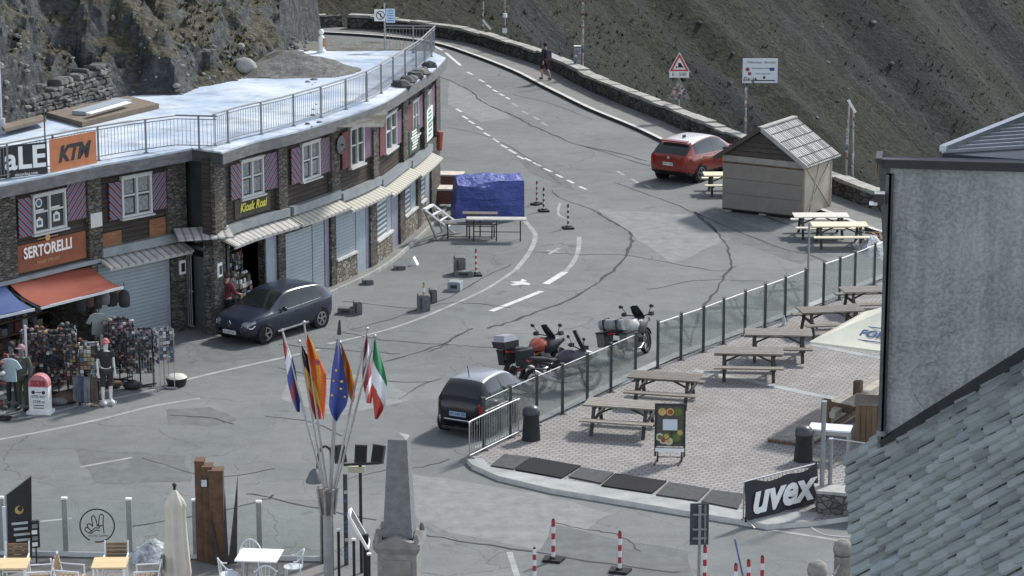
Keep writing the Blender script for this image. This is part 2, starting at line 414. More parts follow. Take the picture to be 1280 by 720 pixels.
# road paint and cracks
PAINT = mat('road_paint', (.36, .37, .365), .7, n=.25, ns=4, col2=(.60, .61, .60))
PAINTW = mat('worn_road_paint', (.19, .195, .195), .85, n=.3, ns=2.0, col2=(.33, .335, .33))
TAR = mat('tar_seal', (.028, .028, .030), .8, n=.3, ns=3)
def strip(name, px, w, m, z=.004, k=4, ww=None):
    P = smooth([G(*p) for p in px], k) if len(px) > 2 else [G(*p) for p in px]
    return tag(ribbon(P, w, z).build(name, m), kind='structure')
def dashes(px, w=.12, worn=False):
    for a, b in px: strip('road_marking', [a, b], w, PAINTW if worn else PAINT)
dashes([((557, 66), (576, 82))], .16)
dashes([((542, 57), (553, 63))], .16)
dashes([((584, 90), (591, 93.5)), ((599, 99.5), (606, 103)), ((608, 106), (614, 109.5)), ((616, 112), (622, 115)), ((624, 117), (630, 120)), ((632, 121.5), (637, 124)), ])
dashes([((640, 129), (647, 133)), ((653, 139), (661, 143)), ((667, 146), (674, 150)), ((677, 153), (684, 157)), ((772, 214), (780, 219)), ((790, 224), (798, 229)), ((806, 231), (814, 235))], .14, True)
dashes([((570, 136), (577, 140)), ((578, 145), (585, 149)), ((586, 151), (593, 155)), ((596, 158), (603, 162)), ((605, 166), (612, 170)), ((616, 173), (624, 178)), ((626, 181), (634, 185)), ((636, 187), (645, 192)), ((647, 195), (655, 199)), ((656, 197.5), (664, 201.5)), ((667, 203), (676, 208)), ((680, 210.5), (690, 215)), ((695, 218), (703, 222)), ((709, 225), (717, 229)), ((724, 233), (733, 237))], .12)
strip('road_marking', [(614, 389), (677, 364)], .20, PAINT)
strip('road_marking', [(682, 355), (692, 349), (706, 340)], .24, PAINT)
strip('road_marking', [(706, 340), (717, 327), (723, 312), (724, 296)], .16, PAINTW)
strip('road_marking', [(655, 275), (666, 288), (669, 297), (662, 315), (645, 337)], .17, PAINTW)
strip('road_marking', [(645, 337), (610, 360), (570, 379), (520, 400), (470, 416), (410, 430)], .12, PAINTW)
strip('road_marking', [(700, 254), (698, 268), (712, 275)], .1, PAINTW)
strip('road_marking', [(-20, 553), (60, 538), (130, 523), (190, 508), (250, 498)], .13, PAINTW)
strip('road_marking', [(5, 526), (60, 517), (100, 507), (180, 490), (240, 473), (300, 459), (400, 437)], .14, PAINTW)
strip('road_marking', [(225, 430), (275, 421)], .1, PAINTW)
strip('road_marking', [(50, 652), (90, 648)], .12, PAINTW); strip('road_marking', [(100, 584), (165, 572)], .10, PAINTW)
def flatpoly(name, px, m, z=.004):
    b = MB(); b.add([G(u_, v_, z) for u_, v_ in px], [tuple(range(len(px)))])
    o = b.build(name, m); tag(o, kind='structure')
    if o.data.polygons[0].normal.z < 0: o.data.polygons[0].flip()
    return o
flatpoly('road_marking', [(637, 352), (650, 351.5), (653, 348.5), (659, 351), (655, 352), (663, 354.5), (662, 356.5), (652, 355.5), (642, 357), (637, 355.5), (646, 354)], PAINT)
strip('road_marking', [(684, 313), (700, 316)], .13, PAINTW); strip('road_marking', [(699, 310), (686, 318)], .13, PAINTW, .008)
strip('road_marking', [(637, 690), (641, 704), (647, 722)], .14, PAINTW)
strip('road_marking', [(930, 657), (1000, 668), (1075, 680)], .12, PAINTW); strip('road_marking', [(1024, 645), (1012, 656), (1030, 668), (1065, 672)], .07, PAINTW, .008)
def crack(px, w=.05):
    P = smooth([G(*p) for p in px], 5); random.seed(len(px) * 7 + int(px[0][0]))
    P = [p + Vector((random.uniform(-.05, .05), random.uniform(-.08, .08), 0)) for p in P]
    o = ribbon(P, [w * random.uniform(.5, 1.4) for _ in P], .006).build('road_crack', TAR); return tag(o, kind='structure')
crack([(546, 94), (570, 105), (590, 115), (600, 125), (612, 132), (640, 144), (663, 156), (690, 168), (722, 181), (770, 191), (810, 202)], .09)
crack([(610, 410), (640, 402), (680, 387), (720, 371), (748, 352), (775, 330), (788, 308), (789, 295), (780, 285), (760, 274), (745, 265)], .10)
crack([(745, 265), (730, 258), (700, 248), (690, 238)], .05)
crack([(853, 485), (870, 400), (890, 370), (906, 346), (914, 330), (909, 310), (896, 290), (880, 275), (868, 265)], .08)
crack([(896, 290), (860, 262), (800, 240), (766, 228)], .05)
crack([(724, 181), (813, 208)], .07)
crack([(868, 265), (930, 292), (980, 312), (1010, 318), (1040, 330)], .07); crack([(930, 262), (1000, 285), (1050, 300)], .07)
crack([(430, 377), (520, 385), (570, 378), (640, 385)], .05); crack([(535, 440), (560, 432), (600, 434), (640, 436)], .05)
crack([(480, 452), (530, 438), (560, 427), (590, 410)], .08); crack([(350, 431), (420, 437), (500, 442)], .05); crack([(430, 415), (480, 425), (560, 431)], .05)
crack([(330, 520), (380, 526), (430, 545)], .04); crack([(120, 500), (60, 470)], .03)
crack([(310, 617), (360, 628), (420, 640), (470, 650)], .06); crack([(520, 668), (580, 676), (640, 686), (760, 705), (850, 716)], .07)
crack([(160, 660), (230, 648), (320, 628), (345, 618)], .06); crack([(180, 572), (260, 596), (345, 585)], .035); crack([(210, 520), (260, 522), (290, 530)], .06)
crack([(690, 653), (730, 662), (770, 667), (800, 690)], .035); crack([(560, 575), (520, 585), (480, 588), (430, 600)], .035)
crack([(656, 314), (720, 318), (790, 320), (890, 338), (920, 333)], .04); crack([(810, 362), (880, 350), (960, 352)], .04)
crack([(350, 460), (420, 475), (480, 477), (540, 478)], .04); crack([(500, 500), (520, 485), (555, 472)], .035); crack([(640, 330), (600, 350), (560, 372), (500, 395), (440, 412)], .045)
crack([(400, 160), (560, 160), (640, 185), (700, 230)], .035); crack([(640, 118), (690, 130), (740, 150)], .035)

# ---------- rock outcrop at the back of the flat roof
ROOFZ = 5.55
basepx = [(-330, 236), (-80, 188), (0, 166), (30, 156), (60, 146), (92, 133), (130, 124), (180, 119), (228, 119), (245, 112), (280, 104), (312, 97), (330, 92), (352, 82), (365, 72), (384, 66)]
RB = [G(a, b, ROOFZ) for a, b in basepx]
RSIDE = [RB[-1], Vector((RB[-1].x - .05, RB[-1].y + 4, 0)), Vector((-8.95, 128, 0)), Vector((-10.6, 150, 0)), Vector((-18, 168, 0))]
cell = .13
gx = np.arange(-31, -6.6, cell); gy = np.arange(62, 150, cell); X, Y = np.meshgrid(gx, gy)
df_ = sdist(X, Y, RB); dr = sdist(X, Y, RSIDE)   # + behind the base line / + to the left of the side line
dr = np.where(df_ * 0 + dr > 0, dr, dr)
Z = np.zeros_like(X)
for j in range(X.shape[0]):
    for i in range(X.shape[1]):
        x, y = X[j, i], Y[j, i]; a = df_[j, i]; b = dr[j, i]
        if a < -1 or b < -1: Z[j, i] = -1; continue
        n1 = fbm(x * .22, y * .13, 2.0, 6); n2 = fbm(x * 1.1, y * .7, 5.0, 5); rd = abs(noise.noise((x * .5 + y * .35, y * .14, 9)))
        slope = .95 + .35 * n1 if y < 92 else .62 + .2 * n1
        zf = ROOFZ - .05 + slope * max(a, 0) + (.5 * n1 + .35 * n2 - .5 * rd + .15) * min(1, max(a, 0) / .6)
        # steep slate cliff in the middle
        cliff = math.exp(-((y - 83.5) / 4.5) ** 2)
        zf += cliff * 1.9 * min(1, max(0, a - .2) / .5) * (.8 + .5 * n2) + .22 * abs(noise.noise((x * 2.2, y * 1.3, zf * 1.5))) * min(1, max(a, 0))
        zr = -.2 + 6.0 * max(b, 0) + 1.2 * n2 * min(1, max(b, 0) * 2)
        st = (.16 + .14 * cliff) * math.sin((zf * 2.1 + x * 1.0 - y * .5 + n1 * 2) * 2.2) * min(1, max(a, 0))
        Z[j, i] = min(zf, zr) + st if a > -.6 else min(ROOFZ - .4, zr)
        if a <= 0: Z[j, i] = min(Z[j, i], ROOFZ - .3)
t = NT('rock', .92)
n1 = t.noise(t.mapping((1, .6, 2.2), (R(25), 0, R(20))), 1.3, 8, .7); n2 = t.noise(t.tc, 5, 8, .75); n3 = t.noise(t.tc, .25, 4, .55)
c = t.ramp(n1, [(.3, (.026, .030, .032)), (.5, (.058, .064, .066)), (.72, (.125, .128, .126))])
geo = t.n('NewGeometry').outputs['Normal']; nzv = t.n('SeparateXYZ', Vector=geo).outputs[2]
gr = t.ramp(n2, [(.3, (.022, .024, .012)), (.5, (.062, .056, .030)), (.7, (.125, .108, .07))])
gmask = t.ramp(t.math('ADD', t.math('MULTIPLY', nzv, .45), n3), [(.72, 0.0), (.82, .8)])
c = t.mix(gmask, c, gr)
c = t.mix(.75, c, t.ramp(n2, [(.3, .35), (.70, 2.1)]), 'MULTIPLY')
ROCK = t.out(c, t.math('ADD', n1, t.math('MULTIPLY', n2, .6)), .3)
ro = grid_mesh('rock_outcrop', X, Y, Z, ROCK, False); tag(ro, 'dark slate rock outcrop with dry grass behind the flat roof', kind='structure')
# loose stones along the foot of the rock: far too many to count
def stones(name, spots, sizes, m, label, kind='stuff', dz=0):
    b = MB()
    for (p, s) in zip(spots, sizes):
        o = len(b.v); k = random.random() * 9
        b.M = Matrix.Translation(p) @ Matrix.Rotation(random.random() * 6, 4, 'Z') @ Matrix.Diagonal((s * random.uniform(.7, 1.3), s * random.uniform(.6, 1), s * random.uniform(.4, .75), 1))
        n0 = len(b.v); b.sphere((0, 0, 0), 1, 7, 4, random.choice((0, 0, 0, 1)))
        for q in range(n0, len(b.v)):
            w_ = b.M.inverted() @ b.v[q]; b.v[q] = b.M @ (w_ * (1 + .42 * noise.noise((w_.x * 1.3 + k, w_.y * 1.3, w_.z * 1.3))))
        for q in range(len(b.sm)): b.sm[q] = False
    b.M = Matrix.Identity(4)
    o = b.build(name, m); return tag(o, label, kind=kind)
STN = mat('scree_stone', (.12, .12, .115), .9, n=.4, ns=3); STN2 = mat('pale_scree_stone', (.22, .215, .20), .9, n=.3, ns=3)
def rockz(p):
    i = int(round((p.x - gx[0]) / cell)); j = int(round((p.y - gy[0]) / cell)); i = min(max(i, 0), len(gx) - 1); j = min(max(j, 0), len(gy) - 1); return Z[j, i]
sp, sz = [], []
for k in range(420):
    q = random.choice([(random.uniform(215, 325), 0), (random.uniform(-10, 60), 0), (random.uniform(300, 400), 0), (random.uniform(0, 400), 0)])[0]
    # base v at q
    for (a, b) in zip(basepx, basepx[1:]):
        if a[0] <= q <= b[0]: vb = a[1] + (b[1] - a[1]) * (q - a[0]) / (b[0] - a[0])
    p = G(q, vb - abs(random.gauss(0, 9)), ROOFZ); p.z = max(ROOFZ, rockz(p)); sp.append(p); sz.append(min(.2, random.lognormvariate(-2.75, .5)))
stones('scree', sp, sz, [STN, STN2], 'loose angular stones along the foot of the rock')
big = MB(); big.M = Matrix.Translation(G(306, 94, ROOFZ) + Vector((0, 0, .25))) @ Matrix.Diagonal((.42, .36, .34, 1))
big.sphere((0, 0, 0), 1, 9, 6)
for i, p in enumerate(big.v): big.v[i] = p + Vector((noise.noise(p * 2), noise.noise(p * 2 + Vector((5, 0, 0))), noise.noise(p * 2 + Vector((9, 0, 0))))) * .1
tag(big.build('boulder', mat('pale_boulder', (.27, .265, .25), .9, n=.3, ns=4, bump=.02)), 'pale rounded boulder resting where scree meets the flat roof', 'boulder')
# ---- tufts of dry grass on the rock and on the mountainside, far too many to count
def tufts(name, P, hs, mats_, label):
    b = MB()
    for p, h in zip(P, hs):
        mi = random.choices(range(len(mats_)), (4, 3, 2)[:len(mats_)])[0]
        for k in range(4):
            a = random.random() * 6.283; l = Vector((math.cos(a), math.sin(a), 0)); s_ = Vector((-l.y, l.x, 0)); w_ = h * random.uniform(.12, .28)
            b.v += [p - s_ * w_, p + s_ * w_, p + l * h * random.uniform(.3, .9) + Vector((0, 0, h * random.uniform(.5, 1)))]; n0 = len(b.v); b.f.append([n0 - 3, n0 - 2, n0 - 1]); b.mi.append(mi); b.sm.append(False)
    return tag(b.build(name, mats_, fix=False), label, kind='stuff')
TG = [mat('tuft_dark', (.022, .025, .012), .9, n=0), mat('tuft_dry', (.085, .072, .038), .9, n=0), mat('tuft_olive', (.05, .05, .022), .9, n=0)]
random.seed(31); P, hs = [], []
while len(P) < 5200:
    x, y = random.uniform(-23, -7), random.uniform(72, 140); i, j = int((x - gx[0]) / cell), int((y - gy[0]) / cell)
    if not (1 < i < len(gx) - 2 and 1 < j < len(gy) - 2) or df_[j, i] < .5 or dr[j, i] < .15: continue
    dz = math.hypot(Z[j, i + 1] - Z[j, i - 1], Z[j + 1, i] - Z[j - 1, i]) / (2 * cell)
    if dz > 2.2 or noise.noise((x * .35, y * .25, 4)) < -.05 - .02 * df_[j, i]: continue
    P.append(Vector((x, y, Z[j, i] - .02))); hs.append(random.uniform(.08, .26))
tufts('grass', P, hs, TG, 'tufts of dry grass growing on the rock')
# gravel tongue lying across the roof
tb = [(300, 98), (345, 99), (420, 97.5), (446, 92), (456, 87), (452, 85), (425, 83), (400, 79), (378, 74), (350, 64), (310, 60)]
tp = [G(a, b, ROOFZ) for a, b in tb]; gxx = np.arange(-9.8, -4.0, .16); gyy = np.arange(84, 104, .16); X2, Y2 = np.meshgrid(gxx, gyy)
ln = tp + [tp[0]]; d2 = np.abs(sdist(X2, Y2, ln)); ins = np.zeros(X2.shape, bool)
for a, b in zip(ln, ln[1:]):
    with np.errstate(divide='ignore', invalid='ignore'):
        ins ^= ((a.y > Y2) != (b.y > Y2)) & (X2 < (b.x - a.x) * (Y2 - a.y) / (b.y - a.y) + a.x)
Z2 = np.where(ins, ROOFZ - .02 + np.minimum(d2 * .40, .9), ROOFZ - .25)
for j in range(X2.shape[0]):
    for i in range(X2.shape[1]):
        if ins[j, i]: Z2[j, i] += .10 * fbm(X2[j, i] * 1.3, Y2[j, i] * 1.3, 2, 4) * min(1, d2[j, i] * 3)
t = NT('gravel', .95); n1 = t.noise(t.tc, 6, 8, .8); n2 = t.noise(t.tc, .6, 4)
c = t.ramp(n1, [(.3, (.06, .06, .056)), (.5, (.15, .15, .14)), (.7, (.27, .265, .25))]); c = t.mix(t.ramp(n2, [(.5, 0.0), (.62, .7)]), c, (.06, .055, .03))
tag(grid_mesh('gravel_bank', X2, Y2, Z2, t.out(c, n1, .08), False), 'low bank of gravel lying across the pale roof', kind='stuff')
# dry stone retaining wall cut into the foot of the rock
th = thing('retaining_wall', 'low dry stone retaining wall of rough dark blocks at the foot of the rock', 'wall')
m = MB(); a, b = G(22, 151, ROOFZ), G(131, 121, ROOFZ); dd = (b - a); Ln = dd.length; dn = dd.normalized(); bk = Vector((-dn.y, dn.x, 0)); random.seed(3)
z = 0
while z < 1.75:
    hh = random.uniform(.10, .22); x = random.uniform(-.2, 0)
    while x < Ln:
        wd = random.uniform(.12, .42); top = .6 + .5 * x / Ln + .25 * noise.noise((x * 1.5, 0, 3))
        if z < top:
            c_ = a + dn * (x + wd / 2) - bk * (.14 - .16 * z + random.uniform(-.05, .05)) + Vector((0, 0, z + hh / 2))
            T = Matrix.Rotation(math.atan2(dn.y, dn.x) + random.uniform(-.2, .2), 4, 'Z') @ Matrix.Rotation(random.uniform(-.22, .22), 4, 'Y')
            n0 = len(m.v); m.sphere((0, 0, 0), 1, 8, 5, random.choice((0, 0, 0, 1))); kz = random.random() * 9
            for q in range(n0, len(m.v)):
                w_ = m.v[q]; cl = Vector((max(-.75, min(.75, w_.x * 1.15)), max(-.75, min(.75, w_.y * 1.15)), max(-.72, min(.72, w_.z * 1.15)))) * (1 + .2 * noise.noise((w_.x + kz, w_.y, w_.z)))
                m.v[q] = c_ + T @ Vector((cl.x * wd * .66, cl.y * .36, cl.z * hh * .68))
            for q in range(len(m.sm)): m.sm[q] = False
        x += wd
    z += hh
m.build('blocks', [mat('block_stone', (.085, .085, .08), .95, n=.4, ns=3, bump=.03), mat('block_stone_pale', (.17, .165, .15), .95, n=.35, ns=3, bump=.03)], th)

# tufts and boulders on the mountainside
random.seed(5); P, hs, SP_, SS_ = [], [], [], []
while len(P) < 14000:
    x, y = random.uniform(-22, 62), random.uniform(112, 260)
    if abs(x) > y * .2: continue
    i, j = int((x + 110) / 1.25), int((y - 10) / 1.25)
    if HD[j, i] < 4: continue
    fx, fy = (x + 110) / 1.25 - i, (y - 10) / 1.25 - j; z = HZ[j, i] * (1 - fx) * (1 - fy) + HZ[j, i + 1] * fx * (1 - fy) + HZ[j + 1, i] * (1 - fx) * fy + HZ[j + 1, i + 1] * fx * fy
    g = noise.noise((x * .06, y * .06, 8)) + .4 * noise.noise(((x + y) * .25, (x - y) * .03, 2)) + (.35 if x < 8 else -.05)
    if g > random.uniform(-.25, .35): P.append(Vector((x, y, z - .05))); hs.append(random.uniform(.10, .30))
    elif random.random() < .08: SP_.append(Vector((x, y, z))); SS_.append(min(.4, random.lognormvariate(-2.2, .5)))
tufts('hillside_grass', P, hs, [mat('tuft_hill_dark', (.026, .028, .015), .9, n=0), mat('tuft_hill_dry', (.075, .066, .042), .9, n=0), mat('tuft_hill_olive', (.048, .047, .026), .9, n=0)], 'grass tufts on the mountainside')
stones('hillside_stones', SP_, SS_, [mat('hill_stone', (.06, .064, .066), .9, n=.3, ns=3), mat('hill_stone_pale', (.13, .135, .135), .9, n=.3, ns=3)], 'loose stones on the mountainside')

# old asphalt repairs: thin sheets a few millimetres above the road
PZ = [.0012]
def patch(px, col, nm):
    P = []; PZ[0] += .00022
    for a, b in zip(px, px[1:] + px[:1]):
        for k in range(5): q = G(*a).lerp(G(*b), k / 5); P.append(q + Vector((random.uniform(-.06, .06), random.uniform(-.12, .12), PZ[0])))
    b = MB(); b.add(P, [tuple(range(len(P)))]); o = b.build('asphalt_patch', mat(nm, col, .9, n=.22, ns=2.2, bump=.005, bs=16)); tag(o, kind='structure')
    bm = bmesh.new(); bm.from_mesh(o.data); bmesh.ops.triangulate(bm, faces=bm.faces); bm.to_mesh(o.data); bm.free()
    for f in o.data.polygons:
        if f.normal.z < 0: f.flip()
random.seed(77)
PD, PL_ = (.108, .117, .117), (.178, .188, .183)
patch([(205, 512), (262, 510), (300, 524), (262, 534), (210, 530)], PD, 'asphalt_dark'); patch([(500, 590), (650, 612), (760, 640), (700, 690), (560, 665), (480, 625)], PL_, 'asphalt_light'); patch([(690, 655), (860, 690), (870, 740), (650, 740)], PD, 'asphalt_dark')
patch([(745, 262), (870, 268), (905, 300), (840, 330), (800, 300)], PL_, 'asphalt_light'); patch([(880, 262), (960, 290), (1040, 320), (1000, 330), (915, 300)], PD, 'asphalt_dark'); patch([(560, 100), (600, 122), (640, 148), (600, 152), (560, 130)], PL_, 'asphalt_light')
patch([(360, 470), (470, 468), (520, 500), (420, 520), (350, 500)], PL_, 'asphalt_light'); patch([(90, 560), (230, 570), (240, 600), (120, 605)], PD, 'asphalt_dark'); patch([(640, 190), (700, 215), (720, 240), (660, 215)], PD, 'asphalt_dark')
patch([(240, 430), (330, 425), (345, 445), (260, 455)], PD, 'asphalt_dark')
# ================= the long curved shop building =================
FA = [G(a, b, ROOFZ) for a, b in ((-330, 284), (-70, 243), (0, 231), (60, 219), (117, 207), (180, 196), (240, 185))]
FB = smooth([G(a, b, ROOFZ) for a, b in ((277, 190), (320, 176), (370, 164), (432, 145), (480, 127), (512, 107), (542, 87), (557, 72))], 3)
def offs(L, d):
    o = []
    for i, p in enumerate(L):
        t_ = (L[min(i + 1, len(L) - 1)] - L[max(i - 1, 0)]); o.append(p + Vector((-t_.y, t_.x, 0)).normalized() * d)
    return o
ZE = 5.22
WA = [Vector((p.x, p.y, 0)) for p in offs(FA, .42)]; WB = [Vector((p.x, p.y, 0)) for p in offs(FB, .42)]
class Fac:
    """curved facade; hit(u,v) -> (s,z): length along it and height"""
    def __init__(s, L):
        s.L = L; s.c = [0]
        for a, b in zip(L, L[1:]): s.c.append(s.c[-1] + (b - a).length)
    def hit(s, u, v):
        d = ray(u, v); best = None
        for i, (a, b) in enumerate(zip(s.L, s.L[1:])):
            e = b - a; den = d.x * e.y - d.y * e.x
            if abs(den) < 1e-9: continue
            t = (a.x * e.y - a.y * e.x) / den; q = d * t; k = ((q.x - a.x) * e.x + (q.y - a.y) * e.y) / e.length_squared
            if t > 0 and (-.001 <= k <= 1.001 or (i == 0 and k < 0 and k * e.length > -3) or (i == len(s.L) - 2 and k > 1 and (k - 1) * e.length < 4)):
                if best is None or abs(k - .5) < best[0]: best = (abs(k - .5), s.c[i] + k * e.length, H + d.z * t)
        return (best[1], best[2]) if best else None
    def at(s, x):
        for i in range(len(s.L) - 1):
            if x <= s.c[i + 1] or i == len(s.L) - 2:
                e = (s.L[i + 1] - s.L[i]).normalized(); p = s.L[i] + e * (x - s.c[i]); return p, e, Vector((e.y, -e.x, 0))
    def fr(s, x, z, out=0):
        p, e, n = s.at(x); return frame(p + n * out + Vector((0, 0, z)), e, n)
    def panel(s, m, x0, x1, z0, z1, thick, out0=0, mi=0, step=1.2):
        """curved slab lying on the facade"""
        k = max(1, int(math.ceil((x1 - x0) / step))); vs = []
        for i in range(k + 1):
            p, e, n = s.at(x0 + (x1 - x0) * i / k)
            a = p + n * out0; b = p + n * (out0 + thick)
            vs += [a + Vector((0, 0, z0)), b + Vector((0, 0, z0)), b + Vector((0, 0, z1)), a + Vector((0, 0, z1))]
        fs = [(0, 3, 2, 1), (4 * k, 4 * k + 1, 4 * k + 2, 4 * k + 3)]
        for i in range(k):
            for j in range(4): fs.append((4 * i + j, 4 * i + (j + 1) % 4, 4 * i + 4 + (j + 1) % 4, 4 * i + 4 + j))
        m.add(vs, fs, mi)
        return m
fA, fB = Fac(WA), Fac(WB)
def sx(f, u, v): return f.hit(u, v)[0]
# materials
t = NT('timber_cladding', .85)
wv = t.n('SeparateXYZ', Vector=t.tc).outputs[2]; fr_ = t.math('FRACT', t.math('MULTIPLY', wv, 7.0))
nb = t.noise(t.mapping((.6, .6, 7)), 2.2, 6)
c = t.ramp(nb, [(.3, (.024, .019, .016)), (.7, (.058, .047, .039))]); c = t.mix(t.ramp(fr_, [(0.0, 1.0), (.12, 0.0)]), c, (.010, .008, .007))
CLAD = t.out(c, t.ramp(fr_, [(0.0, 0.0), (.15, 1.0)]), .02)
PIER = stone_mat('pier_stone', 4.6, [(.075, .069, .06), (.125, .116, .10), (.185, .172, .146), (.09, .082, .07)], (.038, .036, .033), .09, .04, 2.6)
PLINTH = stone_mat('plinth_stone', 4.6, [(.16, .14, .11), (.26, .23, .18), (.36, .33, .27), (.20, .17, .13)], (.07, .065, .055), .10, .04, 1.4)
t = NT('roof_membrane', .8)
n1 = t.noise(t.tc, .35, 5, .6); n2 = t.noise(t.tc, 3, 6, .7); n3 = t.noise(t.tc, 22, 3, .7)
c = t.ramp(n1, [(.35, (.32, .41, .53)), (.64, (.56, .61, .65))]); c = t.mix(.5, c, t.ramp(n2, [(.3, .78), (.6, 1.0)]), 'MULTIPLY'); c = t.mix(.3, c, t.ramp(n3, [(.3, .7), (.6, 1.0)]), 'MULTIPLY')
sm = t.n('TexBrick', Vector=t.mapping((1, 1, 1), (0, 0, R(-38))), Color1=(1, 1, 1, 1), Color2=(.95, .95, .95, 1), Mortar=(.62, .64, .66, 1), Scale=1.0, Mortar_Size=.012, Brick_Width=7.0, Row_Height=1.05).outputs[0]
c = t.mix(.8, c, sm, 'MULTIPLY')
pd = t.noise(t.tc, .75, 5, .65); c = t.mix(.75, c, t.ramp(pd, [(.36, .60), (.42, .80), (.52, 1.0)]), 'MULTIPLY')
gt = t.ramp(t.noise(t.tc, 9, 5, .8), [(.66, 0.0), (.74, .5)]); c = t.mix(gt, c, (.20, .20, .19))
ROOFM = t.out(c, n3, .01)
FASC = mat('fascia_board', (.115, .118, .12), .75, n=.35, ns=3, scale=(1, 1, 3), bump=.004)
FASCD = mat('fascia_dark', (.045, .047, .05), .7, n=.3)
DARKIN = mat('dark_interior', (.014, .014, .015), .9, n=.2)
SHUT = None
def shutter_mat(name, blue, red):
    t = NT(name, .7); g = t.n('SeparateXYZ', Vector=t.n('TexCoord').outputs['UV'])
    s_ = t.math('FRACT', t.math('ADD', t.math('MULTIPLY', g.outputs[0], 1.0), t.math('MULTIPLY', g.outputs[1], 1.0)))
    nd = t.n('ValToRGB', Fac=s_); nd.color_ramp.interpolation = 'CONSTANT'; e = nd.color_ramp.elements
    while len(e) < 5: e.new(.5)
    for i, (p, cc) in enumerate(((0, red), (.30, (.33, .33, .34)), (.38, blue), (.74, (.33, .33, .34)), (.82, red))): e[i].position = p; e[i].color = (*cc, 1)
    c = t.mix(.5, nd.outputs[0], t.ramp(t.noise(t.tc, 8, 4), [(.3, .6), (.7, 1.0)]), 'MULTIPLY')
    return t.out(c)
SHA = shutter_mat('shutter_stripes', (.065, .105, .22), (.17, .034, .038)); SHP = shutter_mat('shutter_stripes_faded', (.085, .088, .18), (.145, .048, .062)); SHR = mat('shutter_red', (.13, .038, .045), .7, n=.3, ns=6); SHV = mat('shutter_violet', (.13, .072, .12), .7, n=.3, ns=5, scale=(1, 1, .3))
t = NT('roller_shutter', .55); fr_ = t.math('FRACT', t.math('MULTIPLY', t.n('SeparateXYZ', Vector=t.tc).outputs[2], 9.0))
c = t.mix(t.ramp(fr_, [(0.0, 1.0), (.25, 0.0)]), (.30, .345, .37), (.17, .20, .22)); c = t.mix(.5, c, t.ramp(t.noise(t.tc, 1.5, 5), [(.3, .8), (.7, 1.05)]), 'MULTIPLY')
ROLL = t.out(c, fr_, .012)
t = NT('roller_shutter_pale', .5); fr_ = t.math('FRACT', t.math('MULTIPLY', t.n('SeparateXYZ', Vector=t.tc).outputs[2], 6.0))
c = t.mix(t.ramp(fr_, [(.35, 0.0), (.5, 1.0)]), (.55, .60, .62), (.14, .165, .18)); ROLLP = t.out(c, fr_, .02)
DOORB = mat('blue_grey_door', (.25, .29, .33), .55, n=.12); DOORV = mat('mauve_door', (.20, .19, .25), .55, n=.12)
t = NT('canopy_tiles', .8); g = t.n('SeparateXYZ', Vector=t.n('TexCoord').outputs['UV'])
c = t.ramp(t.math('FRACT', g.outputs[0]), [(0.0, (.055, .055, .055)), (.18, (.36, .35, .33)), (.75, (.44, .43, .40)), (1.0, (.20, .19, .18))]); c = t.mix(.6, c, t.ramp(t.noise(t.tc, 5, 5), [(.3, .55), (.7, 1.1)]), 'MULTIPLY')
CAN = t.out(c)
t = NT('canopy_tiles_ochre', .8); g = t.n('SeparateXYZ', Vector=t.n('TexCoord').outputs['UV'])
c = t.ramp(t.math('FRACT', g.outputs[0]), [(0.0, (.10, .09, .06)), (.18, (.35, .335, .285)), (.75, (.42, .405, .35)), (1.0, (.16, .155, .135))]); CANO = t.out(c)
LEDGE = mat('canopy_sheet', (.20, .225, .235), .5, n=.2, ns=2)
TIMB = mat('orange_timber', (.20, .095, .045), .8, n=.35, ns=4, scale=(1, 1, 5))

BA = thing('shop_building', 'stone and dark timber shop block with striped shutters, left of the recessed stair door', 'building')
BB = thing('curved_shop_building', 'long curved shop block of dark timber and stone piers with shuttered ground floor', 'building')
def uvrect(o, du=1, dv=1):
    me = o.data; uv = me.uv_layers.new(name='UVMap'); return uv
LA, LB = sx(fA, 229, 300), fB.c[-1]; SB = sx(fB, 263, 300)
s_shop = sx(fA, 120, 420); s_sh0 = sx(fA, -75, 450); ZC = 2.70   # shop opening end on block A; sill of the upper storey
# walls
m = MB(); fA.panel(m, 0, LA, ZC, ZE + .1, .25, -.25); fA.panel(m, s_shop, LA, -.2, ZC, .25, -.25, 1)
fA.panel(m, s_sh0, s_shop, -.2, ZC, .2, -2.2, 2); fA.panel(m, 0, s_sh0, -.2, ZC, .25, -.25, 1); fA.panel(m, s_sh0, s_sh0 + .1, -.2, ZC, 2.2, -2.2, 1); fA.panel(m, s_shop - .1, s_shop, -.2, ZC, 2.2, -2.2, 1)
pend, e_, n_ = fA.at(LA); m.box(pend - n_ * 3.1 - e_ * .125 + Vector((0, 0, 2.6)), (.25, 5.7, 5.6), 1, rz=math.atan2(e_.y, e_.x))
m.build('wall', [CLAD, PIER, DARKIN], BA)
s_open0, s_open1 = sx(fB, 277, 372), sx(fB, 331, 360)
m = MB(); fB.panel(m, SB, LB, ZC, ZE + .1, .25, -.25); fB.panel(m, s_open1, LB, -.2, ZC, .25, -.25, 1); fB.panel(m, SB, s_open0, -.2, ZC, .25, -.25, 1)
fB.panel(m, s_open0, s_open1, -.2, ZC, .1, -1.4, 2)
p0_, e_, n_ = fB.at(SB)
p1_, e1, n1_ = fB.at(LB); m.box(p1_ - n1_ * 2.4 - e1 * .125 + Vector((0, 0, 2.6)), (.25, 4.3, 5.6), 1, rz=math.atan2(e1.y, e1.x))
m.build('wall', [CLAD, PIER, DARKIN], BB)
